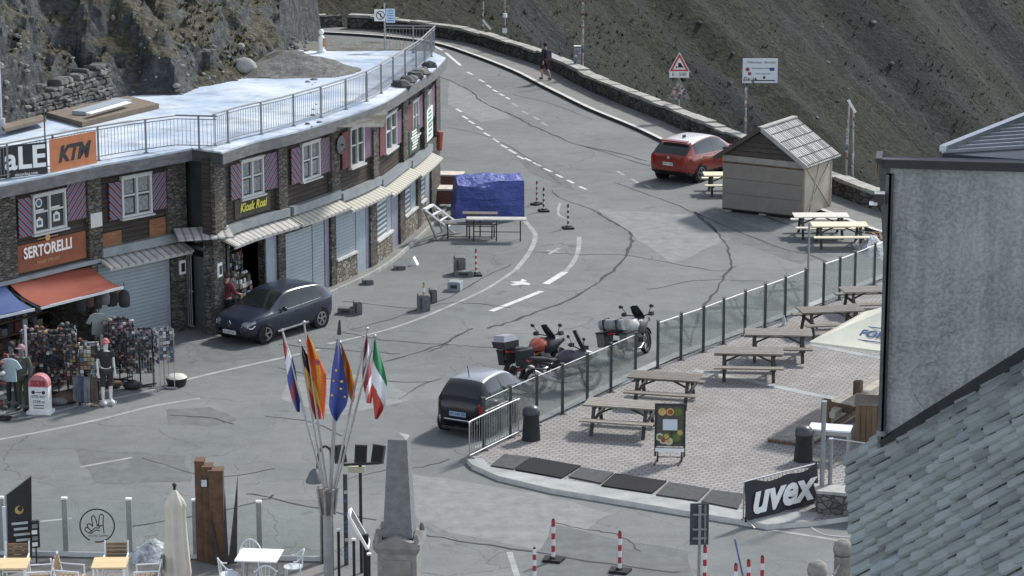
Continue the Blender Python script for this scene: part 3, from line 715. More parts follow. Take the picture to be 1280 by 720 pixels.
# roof slab and fascia
def roof(L, back, parent, name='roof'):
    m = MB(); n = len(L); k = len(back)
    top = [Vector((p.x, p.y, ROOFZ)) for p in L] + [Vector((p.x, p.y, ROOFZ)) for p in back]
    bot = [Vector((p.x, p.y, ZE)) for p in L] + [Vector((p.x, p.y, ZE)) for p in back]
    N = len(top); m.add(top + bot, [tuple(range(N))[::-1], tuple(range(N, 2 * N))] + [(i, (i + 1) % N, N + (i + 1) % N, N + i) for i in range(N)])
    o = m.build(name, [ROOFM], parent); bm = bmesh.new(); bm.from_mesh(o.data); bmesh.ops.triangulate(bm, faces=[f for f in bm.faces if len(f.verts) > 4]); bmesh.ops.recalc_face_normals(bm, faces=bm.faces); bm.to_mesh(o.data); bm.free(); return o
JA = G(240, 185, ROOFZ); JB = G(277, 190, ROOFZ)
roof(FA, [JA + Vector((-.5, 2.2, 0)), G(228, 118, ROOFZ) + Vector((-1, 2, 0)), G(-330, 215, ROOFZ)], BA)
roof(FB, [G(540, 64.5, ROOFZ), G(480, 63.5, ROOFZ), G(400, 64.3, ROOFZ), G(372, 62, ROOFZ), G(228, 108, ROOFZ) + Vector((-1, 2, 0)), G(228, 118, ROOFZ) + Vector((-1, 2, -.003)), JA + Vector((-.5, 2.2, 0)), JA + Vector((.02, -.02, 0))], BB)
def fascia(L, parent, mi_from=None):
    m = MB(); n = len(L); O = offs(L, -.05); 
    vs = []
    for p, q in zip(L, O):
        vs += [Vector((p.x, p.y, ZE - .04)) , Vector((q.x, q.y, ZE - .04)), Vector((q.x, q.y, ROOFZ - .05)), Vector((p.x, p.y, ROOFZ - .05))]
    m.add(vs, [(4 * i + j, 4 * i + (j + 1) % 4, 4 * i + 4 + (j + 1) % 4, 4 * i + 4 + j) for i in range(n - 1) for j in range(4)] + [(0, 1, 2, 3), (4 * n - 4, 4 * n - 3, 4 * n - 2, 4 * n - 1)])
    m.build('fascia', FASC, parent)
fascia([Vector((p.x, p.y, 0)) for p in FA], BA); fascia([Vector((p.x, p.y, 0)) for p in FB], BB)
fascia([Vector((p.x, p.y, 0)) for p in (JA, JB)], BB); COL.objects['fascia.002'].data.materials[0] = FASCD
# piers
def piers(f, parent, lst):
    for (u0, u1, v, z0, z1) in lst:
        a, b = sx(f, u0, v), sx(f, u1, v); m = MB(); f.panel(m, min(a, b), max(a, b), z0, z1, .14, .0); m.build('stone_pier', PIER, parent)
piers(fA, BA, [(-12, 17, 300, ZC, ZE), (107, 124, 280, ZC, ZE), (206, 229, 250, ZC, ZE), (211, 230, 360, -.1, ZC), (113, 120, 380, -.1, ZC)])
piers(fB, BB, [(278, 281, 220, ZC, ZE), (344, 355, 220, ZC, ZE), (410, 420, 200, ZC, ZE), (462, 468.5, 180, ZC, ZE), (499.5, 505.5, 160, ZC, ZE), (526, 530, 150, ZC, ZE), (541, 546, 140, ZC, ZE),
               (263.2, 277, 340, -.1, ZC), (263.2, 277, 240, ZC, ZE), (344, 353, 330, -.1, ZC), (410, 416, 330, -.1, ZC), (459, 467, 310, -.1, ZC), (496, 502, 290, -.1, ZC), (518, 522, 260, -.1, ZC), (535, 546, 240, -.1, ZC)][1:])
# windows
FRAMEW = mat('window_frame', (.42, .435, .42), .5, n=.08); SILLW = mat('window_sill', (.42, .425, .415), .7, n=.1)
CURT = mat('lace_curtain', (.20, .21, .21), .9, n=.5, ns=14)
STK = mat('window_sticker', (.55, .55, .53), .6, n=.3, ns=20)
def window(f, parent, uL, uR, vt, vb, curtains=True, stickers=False):
    s0, zt = f.hit(uL, vt); zb = f.hit(uL, vb)[1]; s1 = f.hit(uR, (vt + vb) / 2 - 6)[0]; w_ = s1 - s0; h_ = zt - zb; M = f.fr((s0 + s1) / 2, (zt + zb) / 2, .0)
    b = MB(M); fw = .07
    for q in ((-w_ / 2 + fw / 2, 0, fw, h_), (w_ / 2 - fw / 2, 0, fw, h_), (0, 0, fw, h_ - 2 * fw)): b.box((q[0], q[1], .05), (q[2], q[3], .12))
    for y in (h_ / 2 - fw / 2, -h_ / 2 + fw / 2, .04 * h_):
        for sg in ((-1, 1) if abs(y) < h_ * .3 else (0,)):
            if sg == 0: b.box((0, y, .052), (w_ - 2 * fw - .002, fw, .1))
            else: b.box((sg * w_ / 4, y, .048), (w_ / 2 - 1.5 * fw - .002, .05, .07))
    wo = b.build('window', FRAMEW, parent)
    b = MB(M); b.box((0, 0, .018), (w_ - .1, h_ - .1, .02)); b.build('pane', GLASSD, wo)
    b = MB(M); b.box((0, -h_ / 2 - .035, .10), (w_ + .10, .05, .14)); b.build('sill', SILLW, wo)
    b = MB(M); b.box((0, h_ / 2 + .03, .08), (w_ + .02, .035, .12)); b.build('lintel', SILLW, wo)
    if curtains:
        b = MB(M)
        for sg in (-1, 1):
            for k in range(2): b.box((sg * w_ / 4, (-.22 if k else .26) * h_, .030), (w_ / 2 - .2, h_ * .36, .006))
        b.build('curtain', CURT, wo)
    if stickers:
        b = MB(M)
        for (x, y, r) in ((-.28, .28, .13), (-.28, -.24, .13), (.24, -.18, .13)):
            if y > 0: b.lathe([(r, .03), (r, .036)], (x * w_, y * h_, 0), 14); b.lathe([(r * .7, .036), (r * .7, .039)], (x * w_, y * h_, 0), 14, 1)
            else: b.prism([(x * w_ - r, y * h_ - r, .03), (x * w_ + r, y * h_ - r, .03), (x * w_ + r, y * h_ + r * .6, .03), (x * w_, y * h_ + r * 1.3, .03), (x * w_ - r, y * h_ + r * .6, .03)], (0, 0, .006)); b.box((x * w_, y * h_, .04), (r, r * .9, .004), 1)
        for x in (-.26, .22): b.box((x * w_, .08 * h_, .033), (.32, .06, .006), 0)
        b.build('window_print', [STK, mat('sticker_blue', (.05, .10, .16), .6)], wo)
    return (s0, s1, zb, zt)
def shutters(f, parent, uL, uR, vt, vb, m_, ang=0.0, side=-1, stripes=True, flip=1):
    s0, zt = f.hit(uL, vt); zb = f.hit(uL, vb)[1]; s1 = f.hit(uR, (vt + vb) / 2 - 3)[0]
    w_ = max(.35, s1 - s0); h_ = zt - zb; M = f.fr((s0 + s1) / 2, (zt + zb) / 2, .06)
    if ang:
        hx = w_ / 2 * (1 if side < 0 else -1)
        M = M @ Matrix.Translation((hx, 0, 0)) @ Matrix.Rotation(ang, 4, 'Y') @ Matrix.Translation((-hx, 0, 0))
    b = MB(); b.box((0, 0, 0), (w_, h_, .04)); o = b.build('shutter', m_, parent); me = o.data; uv = me.uv_layers.new(name='UVMap')
    for lp in me.loops:
        c_ = me.vertices[lp.vertex_index].co; uv.data[lp.index].uv = (c_.x * 4.2 * flip + 20, c_.y * 4.2 + 20)
    me.transform(M); return o
window(fA, BA, 37.5, 80, 245, 293, False, True); shutters(fA, BA, 20, 38, 249, 298, SHA, 0, -1); shutters(fA, BA, 81, 105, 229.5, 277, SHA, 0, 1, flip=-1)
window(fA, BA, 149, 187, 222, 273); shutters(fA, BA, 134, 150, 229, 276, SHA); shutters(fA, BA, 188, 207, 217, 263, SHP, flip=-1)
window(fB, BB, 299, 327, 202, 249); shutters(fB, BB, 286, 299.5, 207, 251, SHA); shutters(fB, BB, 328, 344, 193, 238, SHP, flip=-1)
window(fB, BB, 374, 397, 181, 227); shutters(fB, BB, 361.5, 374, 186, 231, SHA); shutters(fB, BB, 397.5, 410, 174, 218, SHP, flip=-1)
window(fB, BB, 434.5, 452, 161, 210, False); shutters(fB, BB, 425, 434.5, 166, 212, SHR); shutters(fB, BB, 452.5, 462, 154, 199, SHV)
window(fB, BB, 478.5, 492.5, 146.5, 192, False); shutters(fB, BB, 472, 478.5, 151, 196, SHR); shutters(fB, BB, 492.8, 499.5, 140, 182, SHV)
window(fB, BB, 512.5, 520, 128, 171, False); shutters(fB, BB, 506.5, 512.5, 132, 174, SHR); shutters(fB, BB, 520.5, 526, 121, 162, SHV)
window(fB, BB, 530.5, 535, 117, 156, False); shutters(fB, BB, 536, 540.5, 110, 150, SHV)
# canopies: a sheet ledge with a row of tiles beneath
def canopy(f, parent, uL, vL, uR, vR, m_, ledge=True, proj=.58, drop=.24, tiles=True):
    s0, z0 = f.hit(uL, vL); s1, z1 = f.hit(uR, vR); z = (z0 + z1) / 2; k = max(2, int((s1 - s0) / .6)); vs = []; 
    b = MB(); uvs = []
    for i in range(k + 1):
        s_ = s0 + (s1 - s0) * i / k; p, e, n_ = f.at(s_)
        for (o, zz) in ((.02, z + drop), (proj, z), (proj, z - .05), (.02, z + drop - .09)): vs.append(p + n_ * o + Vector((0, 0, zz)))
        uvs.append(s_ / .27)
    fs = [(4 * i + j, 4 * i + (j + 1) % 4, 4 * i + 4 + (j + 1) % 4, 4 * i + 4 + j) for i in range(k) for j in range(4)] + [(0, 1, 2, 3), (4 * k, 4 * k + 1, 4 * k + 2, 4 * k + 3)]
    b.add(vs, fs); o = b.build('canopy', m_, parent); me = o.data; uv = me.uv_layers.new(name='UVMap')
    for lp in me.loops: uv.data[lp.index].uv = (uvs[lp.vertex_index // 4], 0)
    if ledge:
        b = MB(); f.panel(b, s0 + .05, s1 - .05, z + drop + .01, z + drop + .27, .22, .005); b.build('canopy_ledge', LEDGE, parent)
    b = MB(); f.panel(b, s0 + .03, s1 - .03, z - .10, z - .055, .05, proj - .09, 0); b.build('canopy_gutter', SILLW, parent)
canopy(fA, BA, 122, 333, 226, 308, CAN); canopy(fA, BA, 208, 296, 236, 289, CAN, False) if False else None
canopy(fB, BB, 274, 309, 357, 276, CAN); canopy(fB, BB, 359, 281, 420, 254, CANO); canopy(fB, BB, 421, 264, 470, 236, CANO); canopy(fB, BB, 471, 245, 507, 214, CANO); canopy(fB, BB, 508, 222, 534, 194, CANO)
# slatted canopy over the stair recess, spanning both blocks
a = G(212, 291, 2.95); 
pa, ea, na = fA.at(LA); pb, eb, nb_ = fB.at(SB)
b = MB(); q0 = fA.at(LA - .55)[0] + na * .15; q1 = fB.at(SB + .9)[0] + nb_ * .15; dq = (q1 - q0).normalized(); nq = Vector((dq.y, -dq.x, 0)); kk = 14
vs = []; uvs = []
for i in range(kk + 1):
    p = q0 + (q1 - q0) * i / kk + Vector((0, 0, .0))
    for (o, zz) in ((0, 3.18), (.75, 2.98), (.75, 2.93), (0, 3.10)): vs.append(p + nq * o + Vector((0, 0, zz)))
b.add(vs, [(4 * i + j, 4 * i + (j + 1) % 4, 4 * i + 4 + (j + 1) % 4, 4 * i + 4 + j) for i in range(kk) for j in range(4)] + [(0, 1, 2, 3), (4 * kk, 4 * kk + 1, 4 * kk + 2, 4 * kk + 3)])
o = b.build('canopy', CAN, BB); uv = o.data.uv_layers.new(name='UVMap')
for lp in o.data.loops: uv.data[lp.index].uv = ((lp.vertex_index // 4) * .5, 0)
# recess between the blocks: dark infill panel above, barred gate below
rec0 = pa - na * .3; rec1 = pb - nb_ * .3; dr_ = (rec1 - rec0); Lr = dr_.length; Mr = frame(rec0 + dr_ / 2, dr_, Vector((dr_.y, -dr_.x, 0)))
b = MB(Mr); b.box((0, 4.15, -.35), (Lr, 2.5, .08)); b.build('recess_panel', mat('dark_recess', (.032, .036, .035), .6, n=.3, ns=1.5), BB)
b = MB(Mr); b.box((0, 1.4, -1.0), (Lr, 2.8, .08)); b.box((0, 2.86, -.4), (Lr, .1, 1.2)); b.build('recess_back', mat('recess_wall', (.075, .08, .08), .8, n=.3), BB)
b = MB(Mr); b.path([(-Lr / 2 + .1, 5.2, -.2), (Lr / 2 - .1, 5.3, -.2)], .035); b.path([(-Lr / 2 + .1, 5.2, -.2), (-Lr / 2 + .1, 2.95, -.2)], .03); b.path([(Lr / 2 - .1, 5.2, -.2), (Lr / 2 - .1, 2.95, -.2)], .03); b.build('drain_pipe', STEEL, BB)
b = MB(Mr); W2 = Lr * .55
b.box((-Lr / 2 + W2 / 2, 2.35, -.05), (W2, .07, .05)); b.box((-Lr / 2 + W2 / 2, .12, -.05), (W2, .05, .05))
for i in range(7): b.tube((-Lr / 2 + .06 + i * (W2 - .12) / 6, .1, -.05), (-Lr / 2 + .06 + i * (W2 - .12) / 6, 2.35, -.05), .018, n=5)
b.box((-Lr / 2 + W2 / 2, 1.2, -.05), (W2, .05, .04)); b.build('gate', mat('gate_steel', (.30, .31, .30), .5, metal=.4, n=.2), BB)
b = MB(Mr); b.box((Lr / 2 - .45, 1.1, -.4), (.85, 2.2, .06)); b.box((Lr / 2 - .45, 2.5, -.3), (1.0, .1, .1)); b.build('door', mat('grey_door', (.10, .115, .12), .6, n=.2), BB)
for f_, s_, p_ in ((fA, LA - .22, BA), (fB, SB + .22, BB)):
    b = MB(f_.fr(s_, 1.95, .15)); b.box((0, 0, .02), (.24, .42, .05)); b.box((0, 0, .05), (.14, .26, .02), 1); b.build('notice_box', [WHITE, BLACKM], p_)
# ground floor of block A: roller door
def rolls(f, parent, u0, u1, v, z0, z1, m_, name='roller_shutter', o=.01):
    a, b_ = sx(f, u0, v), sx(f, u1, v); m = MB(); f.panel(m, min(a, b_), max(a, b_), z0, z1, .05, o); return m.build(name, m_, parent)
rolls(fA, BA, 121, 207, 380, 0, 2.55, ROLL); rolls(fA, BA, 207, 211, 380, 0, 2.6, mat('rail_mauve', (.25, .25, .31), .5), 'shutter_rail', .02)
m = MB(); fA.panel(m, sx(fA, 127, 300), sx(fA, 151, 300), f0 if False else 2.98, 3.42, .03, .012); m.build('timber_panel', TIMB, BA)
m = MB(); fA.panel(m, sx(fA, 186, 285), sx(fA, 206, 285), 3.0, 3.55, .03, .012); m.build('timber_panel', TIMB, BA)
m = MB(); fA.panel(m, 0, sx(fA, 122, 345), 2.62, 2.74, .16, .005); m.build('awning_ledge', LEDGE, BA)
b = MB(fA.fr(sx(fA, 116, 274), fA.hit(116, 274)[1], .15)); b.box((0, 0, .01), (.42, .42, .02)); b.build('wall_plaque', mat('plaque_white', (.48, .48, .45), .6, n=.1), BA)
# ground floor of block B
rolls(fB, BB, 331, 344, 330, .05, 2.45, DOORB, 'door')
rolls(fB, BB, 353, 388, 325, .0, 2.3, ROLL); rolls(fB, BB, 389, 403, 320, .0, 2.35, ROLL); rolls(fB, BB, 404, 409, 320, 0, 2.35, DOORV, 'shutter_rail', .02)
rolls(fB, BB, 417, 442, 300, .85, 2.4, ROLL); rolls(fB, BB, 443, 455, 300, .02, 2.4, DOORB, 'door'); rolls(fB, BB, 455.2, 458.8, 300, .0, 2.45, DOORV, 'shutter_rail', .02)
rolls(fB, BB, 467.5, 481, 280, .8, 2.45, ROLLP); rolls(fB, BB, 481.3, 486.5, 275, .8, 2.45, ROLL); rolls(fB, BB, 487, 495.5, 270, .02, 2.45, DOORV, 'door')
rolls(fB, BB, 502.5, 510.5, 255, .9, 2.5, ROLLP); rolls(fB, BB, 511, 517.5, 245, .8, 2.5, ROLL); rolls(fB, BB, 522.5, 528.5, 230, .9, 2.5, ROLLP); rolls(fB, BB, 529, 535, 225, .3, 2.5, ROLL)
for (u0, u1, v, z1) in ((353, 375, 340, .45), (417, 442.6, 330, .83), (467.5, 486.8, 310, .78), (502.5, 517.8, 280, .85), (522.5, 528.8, 260, .85)):
    m = MB(); fB.panel(m, sx(fB, u0, v), sx(fB, u1, v), -.1, z1, .12, .005); fB.panel(m, sx(fB, u0, v), sx(fB, u1, v), z1, z1 + .07, .17, .0, 1); m.build('low_stone_wall', [PLINTH, LCONC], BB)
# raised step along the foot of block B
m = MB(); fB.panel(m, sx(fB, 345, 375), LB - .3, -.05, .10, .40, .0); tag(m.build('pavement', PAVE), 'narrow raised step along the shops', kind='structure')
m = MB(); fB.panel(m, sx(fB, 345, 375), LB - .3, -.05, .115, .08, .402); tag(m.build('kerb', CONC), kind='structure')
# satellite dish under the eaves
b = MB(fB.fr(sx(fB, 419, 172), 4.6, .02)); b.lathe([(.02, .10), (.2, .13), (.30, .19)], (0, 0, 0), 16); b.tube((0, 0, 0), (0, 0, .3), .03); b.tube((0, -.26, .18), (0, -.1, .36), .015); tag(b.build('satellite_dish', mat('dish_grey', (.11, .115, .12), .6, n=.2)), 'grey satellite dish on the timber front beside a red shutter', 'satellite dish')
# lettering and signs on the fronts
sg = MB(); s0, s1 = sx(fA, 8, 310), sx(fA, 106, 310)
so_ = thing('shop_sign', 'rust brown sign with white capitals under the left window', 'sign'); fA.panel(sg, s0, s1, 2.83, 3.62, .04, .02); sg.build('board', mat('sign_brown', (.20, .062, .03), .6, n=.3, ns=2), so_)
zc = fA.hit(60, 311)[1]; M = fA.fr(sx(fA, 58, 311), zc + .02, .07)
text('SERTORELLI', .44, M, mat('sign_white', (.72, .70, .66), .6, n=0), 'lettering', so_, sx=.82, bold=.012)
text('PASSO STELVIO', .13, M @ Matrix.Translation((0, -.33, 0)), mat('sign_gold', (.48, .30, .12), .6, n=0), 'lettering', so_)
b = MB(M); b.lathe([(.10, 0), (.10, .006)], (0, .34, 0), 12); b.box((0, .34, .003), (.8, .02, .006)); b.build('emblem', mat('sign_gold', (.48, .30, .12)), so_)
b = MB(); k_ = thing('shop_sign', 'dark timber sign with yellow script lettering under the first window of the curved block', 'sign'); s0, s1 = sx(fB, 292, 262), sx(fB, 336, 248); zc = fB.hit(313, 256)[1]
fB.panel(b, s0, s1, zc - .28, zc + .28, .03, .02); b.build('board', mat('sign_dark', (.05, .045, .03), .7, n=.3), k_)
text('Kiosk Rosi', .36, fB.fr((s0 + s1) / 2, zc, .12), mat('sign_yellow', (.52, .47, .07), .6, n=.1), 'lettering', k_, shear=.25, bold=.01, sx=.86)
for (u0, u1, v, zz0, zz1, m1, nm) in ((507, 520, 189, 2.95, 3.75, mat('sign_green', (.035, .075, .055), .6, n=.5, ns=4), 'dark green sign with pale lettering near the end of the curved block'), (529, 536.5, 172, 2.9, 4.05, mat('sign_pale', (.62, .65, .62), .6, n=.15), 'white upright sign with green lettering at the end of the curved block')):
    k_ = thing('shop_sign', nm, 'sign'); b = MB(); s0, s1 = sx(fB, u0, v), sx(fB, u1, v); fB.panel(b, s0, s1, zz0, zz1, .04, .10); b.build('board', m1, k_)
    b = MB(fB.fr((s0 + s1) / 2, (zz0 + zz1) / 2, .145)); random.seed(4); w_ = (s1 - s0)
    for i in range(7):
        y = (.5 - (i + .7) / 8) * (zz1 - zz0); b.box((random.uniform(-.1, .1) * w_, y, 0), (w_ * random.uniform(.4, .8), .06, .006))
    b.build('lettering', mat('sign_white', (.72, .70, .66)) if 'dark' in nm else mat('sign_letter_green', (.05, .22, .12), .6), k_)
# ---- roof railing
RAILM = mat('railing_grey', (.20, .205, .21), .5, metal=.5, n=.2)
rl = thing('roof_railing', 'grey barred steel railing along the edge of the curved flat roof', 'railing')
RA = [Vector((p.x, p.y, ROOFZ)) for p in offs(FA, .5)]; RBl = [Vector((p.x, p.y, ROOFZ)) for p in offs(FB, .55)]
RL = RA[:-1] + [G(220, 186, ROOFZ), G(272, 189, ROOFZ) + Vector((-.05, .25, 0))] + RBl[1:-1] + [G(544, 66.5, ROOFZ), G(482, 65.5, ROOFZ)]
def resample(L, step):
    out = [L[0]]; acc = 0
    for a, b in zip(L, L[1:]):
        d = (b - a).length; x = step - acc
        while x <= d: out.append(a + (b - a) * (x / d)); x += step
        acc = (d - (x - step))
    return out
def railing(L, root, h, post_step, bar_step, m_):
    top = MB(); top.path([p + Vector((0, 0, h)) for p in L], .028); top.build('handrail', m_, root)
    b = MB(); b.path([p + Vector((0, 0, .12)) for p in L], .016, n=5); b.path([p + Vector((0, 0, h - .1)) for p in L], .016, n=5)
    for p in resample(L, bar_step): b.tube(p + Vector((0, 0, .12)), p + Vector((0, 0, h - .1)), .0095, n=4)
    b.build('bars', m_, root)
    for p in resample(L, post_step):
        b = MB(); b.box(p + Vector((0, 0, h / 2)), (.06, .03, h), rz=.3); b.box(p + Vector((0, 0, .01)), (.14, .14, .02)); b.build('post', m_, root)
railing(RL, rl, 1.0, 1.75, .125, RAILM)
# banners tied to the railing
def banner(u0, u1, v0, v1, h, m_, name, label, cat, off=.09):
    th = thing(name, label, cat); f = Fac([Vector((p.x, p.y, 0)) for p in RL[:9]])
    a = G(u0, v0, ROOFZ); b_ = G(u1, v1, ROOFZ); d = b_ - a; n_ = Vector((d.y, -d.x, 0)).normalized(); b = MB()
    b.prism([a + n_ * off + Vector((0, 0, .02)), b_ + n_ * off + Vector((0, 0, .02)), b_ + n_ * off + Vector((0, 0, h)), a + n_ * off + Vector((0, 0, h))], n_ * .012); b.build('cloth', m_, th)
    return th, frame((a + b_) / 2 + n_ * (off + .016) + Vector((0, 0, h / 2)), d, n_), d.length
th, M, L_ = banner(-14, 58, 225, 217, .92, mat('banner_black', (.028, .03, .032), .7, n=.2), 'railing_banner', 'black banner with rounded white letters on the roof railing', 'banner')
BW = mat('banner_white', (.70, .71, .70), .7, n=.05)
text('aLE', .88, M @ Matrix.Translation((.20, .05, 0)), BW, 'lettering', th, sx=1.0, bold=.02); text('alecycling.com', .12, M @ Matrix.Translation((.22, -.38, 0)), BW, 'lettering', th)
th, M, L_ = banner(60, 118, 216, 204, .95, mat('banner_orange', (.42, .155, .07), .7, n=.12, ns=3), 'railing_banner', 'orange banner with slanted black letters on the roof railing', 'banner')
text('KTM', .62, M @ Matrix.Translation((0, -.02, 0)), mat('banner_black', (.03, .03, .03)), 'lettering', th, shear=.3, bold=.03, sx=.95)
# roof clutter
b = MB(); P = [G(a, c_, ROOFZ) for a, c_ in ((58, 147), (103, 159.5), (199, 136), (160, 126))]; b.prism([p + Vector((0, 0, .01)) for p in P], (0, 0, .16)); pl = thing('roof_platform', 'low brown slab with dark edge lying on the roof below the rock', 'platform')
b.build('slab', mat('brown_slab', (.155, .125, .095), .9, n=.25, ns=2), pl)
b = MB(); P = [G(a, c_, ROOFZ + .17) for a, c_ in ((0, 160), (6, 165), (58, 152), (52, 147))]; b.prism(P, (0, 0, .1)); b.build('edge_slab', mat('brown_slab', (.155, .125, .095)), pl)
b = MB(); P = [G(a, c_, ROOFZ + .18) for a, c_ in ((90, 143), (108, 144.5), (165, 129), (148, 127))]; b.prism(P, (0, 0, .12)); sl_ = thing('roof_hatch', 'pale glazed roof hatch lying flat on the brown slab', 'roof hatch'); b.build('hatch_frame', mat('hatch_grey', (.30, .34, .38), .4, n=.1), sl_)
b = MB(); P = [G(a, c_, ROOFZ + .31) for a, c_ in ((107, 142), (113, 143), (164, 129), (158, 127.5))]; b.prism(P, (0, 0, .03)); b.build('hatch_trim', WHITE, sl_)
b = MB(); p = G(58, 217, ROOFZ); b.tube(p, p + Vector((0, 0, 2.0)), .02); tag(b.build('antenna_pole', DSTEEL), 'thin dark pole standing on the roof behind the orange banner', 'pole')
b = MB(); p = G(1, 168, ROOFZ); b.tube(p, p + Vector((0, 0, 3.1)), .07); b.tube(p + Vector((.03, -.03, .02)), p + Vector((.03, -.03, .5)), .13); tag(b.build('roof_mast', mat('mast_grey', (.36, .37, .40), .5, n=.2)), 'stout grey mast at the left end of the roof', 'mast')
# white and orange marker post at the rock corner
mk = thing('marker_statue', 'small white and orange figure shaped marker standing by the rock corner', 'marker', G(402, 65.5, ROOFZ)); mk.scale = (.62,) * 3

b = MB(); b.lathe([(.28, 0), (.26, .12), (.16, .2), (.15, .5), (.2, .75), (.16, .95), (.07, 1.02)], n=10); b.sphere((0, 0, 1.22), .17); b.build('body', WHITE, mk)
b = MB(); b.box((.16, -.08, .62), (.16, .2, .5), rz=.3); b.build('pack', mat('orange_cloth', (.42, .21, .09), .8, n=.2), mk)
# small bits of rubble on the fascia strip
spots = [fB.at(sx(fB, u_, 100))[0] for u_ in (495, 503, 508, 512, 519, 524, 531)]
for i, p in enumerate(spots):
    _, e_, n_ = fB.at(sx(fB, (495, 503, 508, 512, 519, 524, 531)[i], 100)); spots[i] = Vector((p.x, p.y, ROOFZ + .05)) + n_ * .18
stones('rubble', spots, [.34, .3, .26, .32, .3, .24, .26], [mat('dark_rubble', (.06, .065, .065), .9, n=.3), STN], 'dark loose stones lying on the edge of the roof')
# ================= stalls, goods and people =================
PAL_ = [mat('goods_%d' % 0, (.035, .035, .038), .8, n=.3), mat('goods_cream', (.27, .25, .20), .8, n=.3), mat('goods_red', (.13, .045, .042), .8, n=.3), mat('goods_blue', (.06, .08, .13), .8, n=.3), mat('goods_grey', (.14, .145, .15), .8, n=.3), mat('goods_brown', (.085, .06, .045), .8, n=.3), mat('goods_white', (.40, .41, .41), .8, n=.2), mat('goods_pink', (.22, .13, .135), .8, n=.3), mat('goods_green', (.06, .085, .06), .8, n=.3), mat('goods_ochre', (.21, .16, .07), .8, n=.3)]
def wpick(ws): return random.choices(range(len(PAL_)), ws)[0]
def rack(p, label, w_, d, h, ws, rz=0, z0=.35, cell=(.09, .10), frame_m=BLACKM, base='legs', seed=1, lumpy=.5, top=True):
    random.seed(seed); r = thing('souvenir_rack', label, 'display rack', (p.x, p.y, 0), rz, 'souvenir racks standing in front of the shop'); b = MB()
    for sx_ in (-1, 1):
        for sy in (-1, 1): b.tube((sx_ * w_ / 2, sy * d / 2, .05), (sx_ * w_ / 2, sy * d / 2, h), .013, n=5)
    k = int((h - z0) / .3) + 1
    for i in range(k + 1):
        z = z0 + (h - z0) * i / k
        for sy in (-1, 1): b.tube((-w_ / 2, sy * d / 2, z), (w_ / 2, sy * d / 2, z), .009, n=4)
        for sx_ in (-1, 1): b.tube((sx_ * w_ / 2, -d / 2, z), (sx_ * w_ / 2, d / 2, z), .009, n=4)
    b.beam((-w_ / 2 - .08, -d / 2, .04), (w_ / 2 + .08, d / 2, .04), .03, .04); b.beam((w_ / 2 + .08, -d / 2, .04), (-w_ / 2 - .08, d / 2, .04), .03, .04); b.tube((0, 0, .03), (0, 0, h + .04), .02)
    b.build('frame', frame_m, r); g = MB()
    z = z0
    while z < h - cell[1] * .6:
        for (sd_, L_, ax) in ((-1, w_, 0), (1, w_, 0), (-1, d, 1), (1, d, 1)):
            x = -L_ / 2
            while x < L_ / 2 - cell[0] * .4:
                if random.random() < .93:
                    ww, hh, tt = cell[0] * random.uniform(.7, 1.0), cell[1] * random.uniform(.65, .98), random.uniform(.02, .02 + .12 * lumpy); off = (d / 2 if ax == 0 else w_ / 2) + tt / 2 + .006
                    c_ = (x + cell[0] / 2, sd_ * off, z + cell[1] / 2) if ax == 0 else (sd_ * off, x + cell[0] / 2, z + cell[1] / 2); dm = (ww, tt, hh) if ax == 0 else (tt, ww, hh)
                    g.box(c_, dm, wpick(ws), T=Matrix.Rotation(random.uniform(-.25, .25) * lumpy, 4, 'Y' if ax == 0 else 'X') @ Matrix.Rotation(random.uniform(-.2, .2) * lumpy, 4, 'Z'))
                x += cell[0]
        z += cell[1]
    if top:
        for i in range(int(w_ / .14)): g.sphere((-w_ / 2 + .07 + i * .14, random.uniform(-d / 3, d / 3), h + .06), .07, 7, 5, wpick(ws), sc=(1, 1, .8))
    o = g.build('goods', PAL_, r); o['kind'] = 'stuff'; return r
DK = [14, 2, 1.5, 1.5, 4, 3, 1, 1, 1, .5]; CR = [2, 7, 1, .5, 2, 3, 3, .5, .2, 1]; PK = [8, 2, 2, 2, 4, 3, 2, 4, 1, .5]; BL = [3, 1, .4, 4, 5, .4, 3, .4, .4, .2]; BR = [5, 2, 3, 1, 1, 6, 1, 1, .5, 2]
rack(G(206, 486), 'slim revolving postcard rack standing at the right end of the stall', .42, .42, 1.72, BL, .5, .78, (.10, .09), STEEL, seed=2, lumpy=.1, top=False)
rack(G(176, 484), 'dark wide grid rack of small key rings, second from the right end', .70, .40, 1.62, [9, 1, 1, 1, 4, 1, 1, .5, .3, .2], .15, .45, (.075, .075), seed=3, lumpy=.3, top=False)
rack(G(150, 476), 'crowded rack of pinkish trinkets right behind the mannequin in a black shirt', .62, .5, 1.72, PK, .3, .3, (.08, .085), seed=4, lumpy=.9)
rack(G(97, 500), 'narrow rack of brown and red trinkets left of the cream card rack', .48, .38, 1.62, BR, .1, .65, (.08, .08), seed=5, lumpy=.5)
rack(G(113, 503), 'narrow rack of cream cards left of the mannequin in a black shirt', .46, .36, 1.60, CR, .1, .65, (.10, .11), seed=6, lumpy=.3, top=False)
rack(G(74, 492), 'crowded dark rack of toys in the middle of the stall under the red awning', .78, .5, 1.72, DK, .2, .3, (.085, .09), seed=7, lumpy=1)
rack(G(47, 488), 'crowded rack of plush toys and hats behind the red topped milestone', .62, .5, 1.70, PK, .2, .4, (.09, .10), seed=8, lumpy=1)
rack(G(86, 478), 'slim rack of bluish cards behind the brown trinket rack', .40, .36, 1.60, BL, .1, .5, (.09, .11), seed=9, lumpy=.3)
p = fB.at(sx(fB, 286, 372) + .1)[0]; _, e_, n_ = fB.at(sx(fB, 290, 372)); rz_ = math.atan2(e_.y, e_.x)
